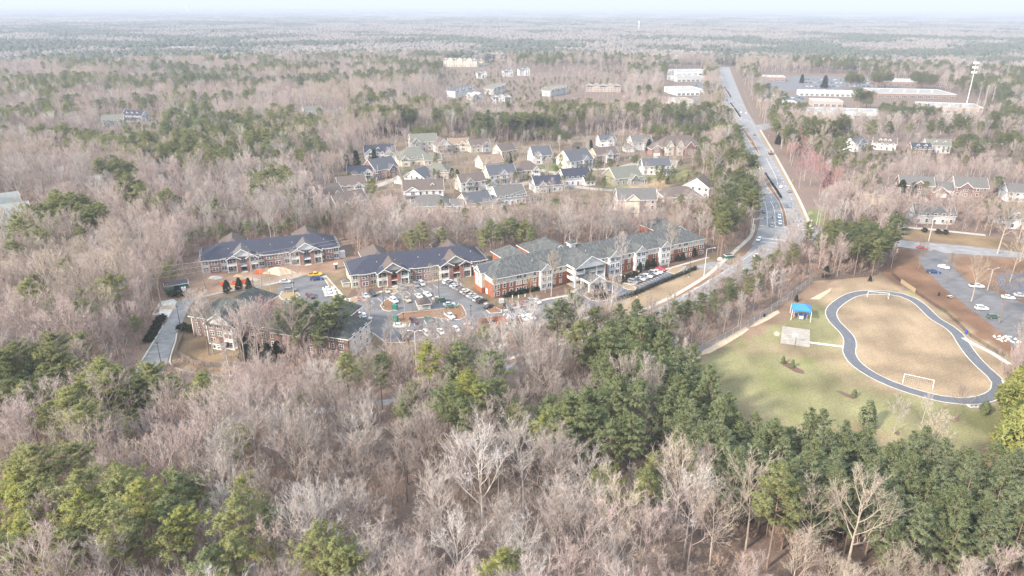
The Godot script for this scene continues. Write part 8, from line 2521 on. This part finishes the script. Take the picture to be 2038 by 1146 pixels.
func make_woods() -> void:
	landmarks = [["the board fence", V(-99.86, -201.39)], ["the western drive", V(-115.13, -199.55)], ["the bin store", V(-7.24, -226.17)], ["the creek", V(-153.44, -204.45)], ["the chain-link fence", V(50.77, -198.19)], ["the basketball slab", V(98.12, -220.56)], ["the blue canopy", V(105.27, -235.86)], ["the soccer goal", V(122.7, -186.95)], ["the park bench", V(133.27, -174.66)], ["the pillared porch", V(26.74, -265.87)], ["the clipped hedge", V(57.42, -266.19)], ["the junction", V(134.84, -334.28)], ["the side street", V(193.51, -316.3)], ["the building site", V(-110.52, -267.21)], ["the hip-roofed block", V(-80.38, -222.21)], ["the finished block", V(-39.21, -270.78)], ["the unfinished block", V(-104.88, -288.12)], ["the long building", V(88.11, -307.09)], ["the grey houses", V(-96.24, -398.48)], ["the olive house", V(72.03, -451.7)], ["the brick-and-cream house", V(128.53, -555)], ["the sunroom house", V(0.09, -405.7)], ["the three-level house", V(68.52, -384.5)], ["the lone house", V(-370.18, -704.8)], ["the double-garage house", V(245.14, -421.4)], ["the twin-dormer house", V(273.01, -418.1)], ["the upper boulevard", V(194.99, -577.8)], ["the white shops", V(233.25, -980.4)], ["the grey store", V(349.67, -758.3)], ["the phone mast", V(546.3, -867.9)], ["the townhouses", V(-23.14, -942.7)], ["the cream apartments", V(-92.34, -1415.1)], ["the western townhouses", V(-264.45, -355.18)], ["the western lamp", V(-142.19, -174.83)], ["the two-armed lamp", V(-29.4, -191.99)], ["the wood's foot", V(-71.9, -108.98)], ["the great pale tree", V(-6.03, -117.19)], ["the fan-crowned tree", V(20.17, -108.91)], ["the lone pine", V(52.02, -111.78)], ["the southwest corner", V(-92.27, -118.21)]]
	var n := FastNoiseLite.new()
	n.seed = 21
	n.frequency = 0.0045
	n.fractal_octaves = 3
	var tone := FastNoiseLite.new()
	tone.seed = 33
	tone.frequency = 0.006
	tone.fractal_octaves = 3
	var boxes := []
	for c in clear_ground:
		var b := Rect2(c[0], Vector2.ZERO)
		for p in c:
			b = b.expand(p)
		boxes.append(b)
	var r := RandomNumberGenerator.new()
	r.seed = 77
	# stands of pine that the survey gives: [centre, radius, spacing, kind]
	var stands := [
		[V(-99.01, -117.67), 4.5], [V(-94.89, -119.32), 2.5], [V(-90.11, -122.2), 2.5], [V(-81.37, -120.56), 3.0], [V(-77.34, -118.12), 2.5], [V(-66.55, -116.08), 2.0], [V(-90.7, -110.83), 3.0], [V(-83.46, -110.14), 4.0], [V(-77.43, -111.64), 3.5], [V(-70.08, -106.68), 4.0], [V(-64.24, -105.35), 4.0], [V(-60.38, -104.03), 3.0], [V(-50.3, -97.12), 3.5], [V(-33.62, -97.82), 4.0], [V(-79.47, -101.14), 4.0], [V(-70.59, -99.92), 3.0], [V(-88.7, -99.83), 4.0], [V(-1.47, -95.36), 2.5], [V(-96.66, -109.11), 4.0], [V(-50.37, -104.75), 2.5], [V(-28.69, -95.69), 2.5],
		[V(-132.62, -165.79), 7.0], [V(-125.28, -165.85), 6.0], [V(-122.1, -167.26), 4.0], [V(-122.28, -155.07), 8.0], [V(-106.32, -152.77), 6.0], [V(-124.22, -150.29), 6.0], [V(-102.31, -154.32), 5.0], [V(-98.53, -158.1), 6.0], [V(-92.67, -160.72), 6.0], [V(-90.55, -164.75), 4.0], [V(-106.71, -145.89), 5.0], [V(-86.11, -172.64), 2.5], [V(-94.65, -159.41), 6.0],
		[V(-44.86, -181.33), 4.0], [V(-38.83, -182.34), 4.0], [V(-44.67, -173.56), 4.0], [V(-35.07, -172.18), 3.5], [V(-26.1, -151.99), 4.0], [V(-21.23, -154.92), 4.0], [V(-18.37, -164.06), 4.0], [V(-13.42, -165.47), 3.0], [V(-5.04, -162.28), 3.0], [V(-14.46, -139.73), 4.0], [V(-10.64, -150.2), 4.0], [V(-6.34, -147.45), 4.0], [V(-0.64, -150.98), 4.0], [V(1.66, -141.96), 3.0], [V(8.62, -144.81), 3.5], [V(7.26, -140.3), 3.0], [V(10.55, -137.02), 4.0], [V(11.8, -142.19), 4.0], [V(16.05, -144.87), 4.0], [V(18.55, -141.49), 5.0], [V(24.41, -148.34), 5.0], [V(28.01, -144.33), 4.0], [V(25.58, -135.9), 4.0], [V(19.56, -122.38), 2.5], [V(30.19, -125.17), 3.0], [V(28.32, -120.06), 3.0], [V(23.47, -163.74), 4.0], [V(28.84, -176.05), 5.0],
		[V(11.75, -204.5), 2.5], [V(14.16, -196.37), 3.0], [V(20.64, -199.7), 4.0], [V(25.63, -202.35), 3.0], [V(30.22, -191.63), 4.0], [V(23.31, -180.7), 5.0], [V(36.43, -190.65), 4.0], [V(43, -197.78), 3.0], [V(-7.8, -187.21), 2.5], [V(-11.16, -183.22), 3.0],
		[V(48.23, -216.92), 3.0], [V(53.3, -216.97), 4.0], [V(59.25, -220.9), 4.0], [V(64.19, -223.59), 4.0], [V(69.71, -228.17), 4.0], [V(76.19, -234.37), 5.0], [V(83.55, -243.42), 5.0], [V(91.78, -253.65), 4.0], [V(100.83, -266.44), 5.0], [V(111.21, -275.88), 5.0], [V(121.48, -283.88), 4.0],
		[V(140.57, -305.31), 8.0], [V(154.34, -313.45), 11.0], [V(162.97, -307.16), 11.0], [V(164.58, -294.33), 9.0], [V(150.26, -286.26), 10.0], [V(156.32, -277.7), 6.0], [V(150.72, -296.83), 11.0], [V(141.82, -296.72), 8.0],
		[V(144.17, -435.7), 10.0], [V(132.97, -389.47), 10.0], [V(117.09, -346.52), 9.0], [V(100.63, -315.39), 8.0], [V(100.54, -336.92), 6.0], [V(122.46, -377.76), 10.0], [V(96.2, -299.81), 5.0], [V(93.19, -303.52), 4.0], [V(97.95, -346.25), 6.0], [V(181.67, -632.1), 9.0], [V(156.44, -512), 7.0], [V(184.85, -679), 10.0],
		
		[V(-130.03, -639), 18.0], [V(-103.26, -639.7), 18.0], [V(-71.65, -598.1), 14.0], [V(-54.04, -641), 16.0], [V(-25.4, -599.2), 14.0], [V(-0.1, -599.8), 14.0], [V(25.45, -605.8), 14.0], [V(122.9, -602.2), 14.0], [V(144.22, -602.7), 14.0], [V(164.67, -616.6), 10.0], [V(40.18, -570.4), 8.0],
		[V(-220.63, -459.8), 12.0], [V(-226.32, -443.9), 10.0], [V(-239.64, -414.9), 8.0], [V(-224.09, -402), 8.0], [V(-210.54, -328.06), 10.0], [V(-196.28, -315.49), 7.0], [V(-209.87, -303.41), 10.0], [V(-202.97, -278.61), 8.0], [V(-213.83, -319.41), 9.0], [V(-173.48, -342.31), 6.0], [V(-198.33, -361.93), 7.0], [V(-201.09, -546.3), 6.0], [V(-182.92, -514.8), 6.0], [V(-132.91, -385.19), 7.0], [V(-122.54, -373.92), 6.0], [V(-141.02, -211.78), 3.0], [V(-134.96, -203.92), 3.0], [V(-232.29, -395.63), 3.0],
		[V(245.26, -580), 14.0], [V(229.26, -592.3), 10.0], [V(270.04, -580.6), 12.0], [V(269.01, -534.8), 5.0], [V(204.16, -444.2), 4.0], [V(204.2, -402.9), 6.0], [V(218, -422.8), 6.0], [V(348.47, -547.3), 9.0], [V(345.1, -526), 8.0], [V(391.32, -559.5), 10.0], [V(415.7, -609.9), 9.0], [V(250.61, -348.46), 8.0], [V(258.35, -348.57), 7.0], [V(390.36, -738.7), 14.0], [V(406.2, -720.2), 14.0], [V(388.62, -801.6), 10.0], [V(363.99, -726.4), 14.0], [V(385.17, -708.7), 14.0], [V(414.3, -716.7), 12.0], [V(466.3, -781.8), 12.0], [V(299.19, -755.9), 9.0], [V(260.36, -691.2), 8.0], [V(466.8, -1000.4), 12.0], [V(512.3, -1016.2), 14.0], [V(565.1, -1004.2), 16.0], [V(225.48, -605.3), 8.0],
	]
	var belt := PV([19.44, -180.25, 29.43, -195.7, 37.24, -211.53, 46.67, -207.93, 47.64, -177.62, 55.03, -154.35, 59.69, -144.37, 71.78, -140.49, 81.43, -137.69, 89.59, -132.63, 95.61, -130.91, 109.16, -132.39, 125.8, -134.63, 104.27, -104.19, 86.86, -106, 72.69, -107.21, 59.86, -112.52, 49.73, -119.74, 42.92, -126.87, 37.83, -137.42, 35.78, -156.03, 30.26, -168.1])
	var spots := []     # [ground point, is pine, belt pine, grown]
	for s in stands:
		var k := int(s[1] * s[1] * 3.14 / (30.0 if s[0].y > -330.0 else 19.0)) + 1
		for i in k:
			var p: Vector2 = s[0]
			if k > 1:
				p += Vector2.from_angle(i * 2.4 + s[0].x) * s[1] * sqrt((i + 0.35) / k)
			var ok := true
			for b in blocked:
				if p.distance_to(b[0]) < b[1] * 0.75:
					ok = false
			for i2 in clear_ground.size():
				if boxes[i2].has_point(p) and inside(p, clear_ground[i2]) and i2 != 0 and i2 != 3:
					ok = false
			if ok:
				spots.append([p, true, false, r.randf_range(0.82, 1.1)])
	var stand_count := spots.size()
	for j in 44:
		for i in 70:
			var p := Vector2(-30.0 + i * 4.0 + r.randf_range(-1.4, 1.4), -260.0 + j * 4.0 + r.randf_range(-1.5, 1.5))
			if inside(p, belt) and r.randf() < 0.93 and free_for_tree(p, boxes, r):
				spots.append([p, true, true, r.randf_range(0.75, 1.12)])
	var held := {}
	for s in spots:
		held[Vector2i((s[0] / 6.0).floor())] = true
	# wild woods on a jittered grid whose cells widen with distance
	var rings := [[62.0, 340.0, 5.6], [340.0, 720.0, 6.8], [720.0, 1500.0, 9.5]]
	for ring in rings:
		var cell: float = ring[2]
		var reach := int(ring[1] / cell)
		for j in reach:
			for i in range(-reach, reach):
				var p := Vector2(i + r.randf_range(0.08, 0.92), -j - r.randf_range(0.08, 0.92)) * cell
				var d := p.length()
				if d < ring[0] or d >= ring[1] or absf(p.x) > -p.y * 0.80 + 22.0:
					continue
				if held.has(Vector2i((p / 6.0).floor())) and d < 500.0:
					continue
				if d < 300.0 and inside(p, belt):
					continue
				if not free_for_tree(p, boxes, r):
					continue
				var share := pine_share(p, n) * (0.75 if d > 420.0 else 0.10)
				spots.append([p, r.randf() < share, false, r.randf_range(0.62, 1.08)])
	# younger growth along the car park, the drive and the boulevard
	var young := [
		[PV([-122.37, -1184.8, 198.39, -1293.5, 112.99, -717.1, -75.09, -712.4]), 0.45],
		[PV([293.6, -779.4, 564.2, -836.6, 435.6, -636.1, 246.68, -647.9]), 0.6],
		[PV([-405.3, -703.9, -344.81, -712.1, -269.31, -547.1, -308.95, -526.7]), 0.45],
		[PV([-226.34, -743, -168.42, -751.8, -141.06, -623.1, -191.41, -622]), 0.45],
		[PV([-137.89, -1437.9, -11.36, -1554.4, -8.66, -1189.5, -112.66, -1167.9]), 0.45],
		[PV([269.43, -583.8, 369.99, -592.7, 312.54, -494, 226.72, -484.3]), 0.6],
		[PV([-107.02, -192.34, -83.4, -189.36, -77.11, -173.94, -101.24, -176.52]), 0.45],
		[PV([-54.68, -208.9, -47.69, -211.55, -36.67, -210.9, -13.58, -218.39, 20.06, -229.81, 38.16, -237.03, 55.49, -250.47, 62.77, -255.59, 52.92, -241.77, 34.18, -227.38, 15.44, -212.47, -5.35, -199.08, -35.02, -179.56, -47.67, -176.92]), 0.55],
		[PV([35.81, -219.61, 57.63, -237.21, 74.98, -254.69, 98.18, -279.25, 126.58, -311.11, 144.73, -326.38, 139.69, -297.39, 124.25, -271.36, 50.56, -197.19, 38.91, -200.81]), 0.58],
		[PV([-122.47, -183.56, -116.29, -189.72, -106.64, -194.94, -82.86, -189.99, -53.89, -205.29, -47.37, -175.53, -75.49, -169.42, -111.87, -164.07]), 0.55],
		[PV([-119.2, -376.64, -43.12, -365.76, -5.38, -373.18, 62.8, -369.17, 92.92, -395.67, 119.19, -401.7, 104.81, -333.9, 92.31, -333.74, 45.11, -334.79, -4.91, -339.16, -49.98, -336.06, -97.08, -343.96]), 0.55],
		[PV([-40.23, -338.7, -4.91, -339.16, 92.31, -333.74, 89.28, -307.1, 43.96, -325.14, -4.49, -309.56, -37.08, -309.17]), 0.75],
		[PV([255.04, -579, 430.3, -582.6, 260.65, -335.87, 203.08, -350.52, 192.62, -361.35, 182.79, -402.6]), 0.68],
		[PV([27.69, -105.07, 49.8, -113.16, 73.69, -107.22, 105.24, -104.2, 89.36, -81.96, 23.37, -81.68]), 0.7],
		[PV([141.78, -326.35, 185, -315.46, 154.63, -279.26, 124.7, -272.51]), 0.75],
	]
	for s in spots:
		if inside(s[0], thin_ground[0][0]):
			s[3] *= 0.55
		for q in young:
			if inside(s[0], q[0]):
				s[3] *= q[1]
	spots.sort_custom(func(a, b): return a[0].length_squared() < b[0].length_squared())
	var counts := {"bare": 0, "pine": 0}
	var tones := [["grey", "bark_grey", "twigs_grey"], ["pinkish grey", "bark_pink", "twigs_pink"], ["tan", "bark_tan", "twigs_tan"], ["pale", "bark_pale", "twigs_pale"], ["brown", "bark_brown", "twigs_brown"]]
	var greens := [["olive green", "needles_olive"], ["mid green", "needles_green"], ["grey green", "needles_grey"], ["yellow green", "needles_yellow"]]
	var in_mass := {}
	var seen_labels := {}
	for s in spots:
		var p: Vector2 = s[0]
		var d := p.length()
		var turn := r.randf() * 360.0
		var k := r.randi()
		var t := tone.get_noise_2d(p.x, p.y) + r.randf_range(-0.25, 0.25)
		var frame := on_screen(Vector3(p.x, 11, p.y), 0.04)
		if not s[1]:
			var which := k % 8
			var proto: Array = bare[which] if which < 6 else slim[which - 6]
			var w := 4 if t < -0.28 else 0 if t < -0.02 else 1 if t < 0.36 else 2
			if k % 23 == 0:
				w = 3
			if frame and counts.bare < 300:
				counts.bare += 1
				var size := "tall" if s[3] > 0.93 else "middling" if s[3] > 0.77 else "short"
				if which >= 6:
					size += " slim"
				elif which == 2:
					size += " spreading"
				plant(proto, "bare_tree", wood_label("%s %s bare tree" % [size, tones[w][0]], p, seen_labels), "tree", v3(p), turn, s[3], tones[w][1], tones[w][2], "leafless trees of the woods")
			else:
				var key := "b%d" % which
				if not in_mass.has(key):
					in_mass[key] = [proto, [], [], []]
				in_mass[key][1].append(Transform3D(Basis(Vector3.UP, deg_to_rad(turn)).scaled(Vector3.ONE * s[3]), v3(p)))
				in_mass[key][2].append((M[tones[w][2]] as StandardMaterial3D).albedo_color.srgb_to_linear())
				in_mass[key][3].append((M[tones[w][1]] as StandardMaterial3D).albedo_color.srgb_to_linear())
		else:
			var proto: Array = cones[k % 4] if s[2] else pines[k % 5]
			var w := (2 if k % 5 > 1 else 1) if s[2] else (0 if t > -0.15 else 1)
			if not s[2] and d < 175.0 and p.x < 20.0 and k % 3 == 0:
				w = 3
			if frame and counts.pine < 300:
				counts.pine += 1
				var size := "tall" if s[3] > 1.0 else "middling" if s[3] > 0.88 else "short"
				size += (" cone-shaped" if s[2] else " round-crowned")
				plant(proto, "pine_tree", wood_label("%s %s pine" % [size, greens[w][0]], p, seen_labels), "pine tree", v3(p), turn, s[3], "pine_bark", greens[w][1], "pines of the woods")
			else:
				var key := ("c%d" % (k % 4)) if s[2] else ("p%d" % (k % 5))
				if not in_mass.has(key):
					in_mass[key] = [proto, [], [], []]
				in_mass[key][1].append(Transform3D(Basis(Vector3.UP, deg_to_rad(turn)).scaled(Vector3.ONE * s[3]), v3(p)))
				var c := (M[greens[w][1]] as StandardMaterial3D).albedo_color.srgb_to_linear()
				in_mass[key][2].append(c.lerp(M["needles_dark"].albedo_color.srgb_to_linear(), r.randf_range(0.0, 0.35)))
				in_mass[key][3].append((M["pine_bark"] as StandardMaterial3D).albedo_color.srgb_to_linear())
	var bare_mass := stuff("leafless_woods", "grey and pinkish leafless woods beyond the nearest trees", "woods")
	var pine_mass := stuff("pine_woods", "green pines scattered through the woods beyond the nearest trees", "pine woods")
	for key in in_mass:
		var e: Array = in_mass[key]
		var home := bare_mass if key.begins_with("b") else pine_mass
		mass(home, "crown", e[0][1], M["twigs_any" if key.begins_with("b") else "needles_any"], e[1], e[2])
		mass(home, "trunk", e[0][0], M["twigs_any"], e[1], e[3])
	print("trees ", counts, " all ", spots.size(), " stands ", stand_count)
	undergrowth(r, boxes, tone)
	distant_woods(r, n, tone)


# saplings and bare brush between the near trees
func undergrowth(r: RandomNumberGenerator, boxes: Array, tone: FastNoiseLite) -> void:
	var home := stuff("undergrowth", "thin leafless brush and saplings under the nearest trees", "undergrowth")
	var places := [[], [], []]
	var tints := [[], [], []]
	for j in 130:
		for i in range(-110, 110):
			var p := Vector2(i + r.randf(), -j - r.randf()) * 3.1
			if p.length() < 70.0 or absf(p.x) > -p.y * 0.78 + 15.0 or r.randf() < 0.25:
				continue
			if not free_for_tree(p, boxes, r):
				continue
			var k := r.randi() % 3
			places[k].append(Transform3D(Basis(Vector3.UP, r.randf() * TAU).scaled(Vector3.ONE * r.randf_range(0.5, 1.25)), v3(p)))
			var t := tone.get_noise_2d(p.x * 2.0, p.y * 2.0)
			tints[k].append(Color(0.42, 0.325, 0.27).lerp(Color(0.40, 0.27, 0.21), clampf(0.5 + t, 0, 1)))
	for k in 3:
		var joined := Shape.new()
		for m in twig_bush[k]:
			var a: Array = (m as ArrayMesh).surface_get_arrays(0)
			joined.v.append_array(a[Mesh.ARRAY_VERTEX])
			joined.n.append_array(a[Mesh.ARRAY_NORMAL])
			joined.c.append_array(a[Mesh.ARRAY_COLOR])
		mass(home, "brush", joined.mesh(), M["twigs_any"], places[k], tints[k])


# groves a hectare at a time, out to the horizon
func distant_woods(r: RandomNumberGenerator, n: FastNoiseLite, tone: FastNoiseLite) -> void:
	var home := stuff("distant_woods", "hazy grey and green woods reaching to the horizon", "woods")
	var rings := [[1480.0, 4600.0, 46.0, 26, 14.0], [4600.0, 12000.0, 150.0, 60, 13.0], [12000.0, 30000.0, 420.0, 90, 16.0]]
	for q in rings.size():
		var ring: Array = rings[q]
		var cell: float = ring[2]
		var protos := []
		for k in 3:
			var s := Shape.new()
			for i in ring[3]:
				# a crown: a rough many-sided mound
				var at := Vector3(r.randf_range(-0.58, 0.58) * cell, 0, r.randf_range(-0.58, 0.58) * cell)
				var wide: float = cell / sqrt(float(ring[3])) * r.randf_range(0.62, 0.95)
				var tall: float = ring[4] * r.randf_range(0.7, 1.25)
				var t := r.randf_range(0.78, 1.15)
				s.col = Color(t, t, t)
				var rows := [[0.0, 1.0], [0.5, 1.0], [0.82, 0.68], [1.0, 0.0]]
				var sides := 7
				var jag := []
				for a in sides:
					jag.append(r.randf_range(0.75, 1.2))
				for a in 3:
					for b in sides:
						var c := (b + 1) % sides
						var f := TAU * b / sides
						var g := TAU * c / sides
						var lo0 := at + Vector3(cos(f) * wide * rows[a][1] * jag[b], rows[a][0] * tall, sin(f) * wide * rows[a][1] * jag[b])
						var lo1 := at + Vector3(cos(g) * wide * rows[a][1] * jag[c], rows[a][0] * tall, sin(g) * wide * rows[a][1] * jag[c])
						var hi0 := at + Vector3(cos(f) * wide * rows[a + 1][1] * jag[b], rows[a + 1][0] * tall, sin(f) * wide * rows[a + 1][1] * jag[b])
						var hi1 := at + Vector3(cos(g) * wide * rows[a + 1][1] * jag[c], rows[a + 1][0] * tall, sin(g) * wide * rows[a + 1][1] * jag[c])
						s.quad(lo1, lo0, hi0, hi1) if a < 2 else s.tri(lo1, lo0, hi0)
			protos.append(s.mesh())
		var places := [[], [], []]
		var tints := [[], [], []]
		var reach := int(ring[1] / cell) + 1
		for j in reach:
			for i in range(-reach, reach):
				var p := Vector2(i + r.randf_range(0.2, 0.8), -j - r.randf_range(0.2, 0.8)) * cell
				var d := p.length()
				if d < ring[0] or d >= ring[1] or absf(p.x) > -p.y * 0.79:
					continue
				var blockd := false
				for b in blocked:
					if p.distance_to(b[0]) < b[1] + cell * 0.4:
						blockd = true
				if blockd:
					continue
				var k := r.randi() % 3
				places[k].append(Transform3D(Basis(Vector3.UP, r.randf() * TAU).scaled(Vector3(1, r.randf_range(0.8, 1.25), 1)), v3(p)))
				var pine := n.get_noise_2d(p.x * 0.5, p.y * 0.5) + 0.5 * n.get_noise_2d(p.x * 0.08, p.y * 0.08) + r.randf_range(-0.15, 0.15)
				var c := Color(0.205, 0.185, 0.178).lerp(Color(0.24, 0.21, 0.19), r.randf())
				c = c.lerp(Color(0.075, 0.09, 0.065), smoothstep(-0.16, 0.16, pine) * 0.85)
				tints[k].append(c)
		for k in 3:
			mass(home, "grove", protos[k], M["twigs_any"], places[k], tints[k])
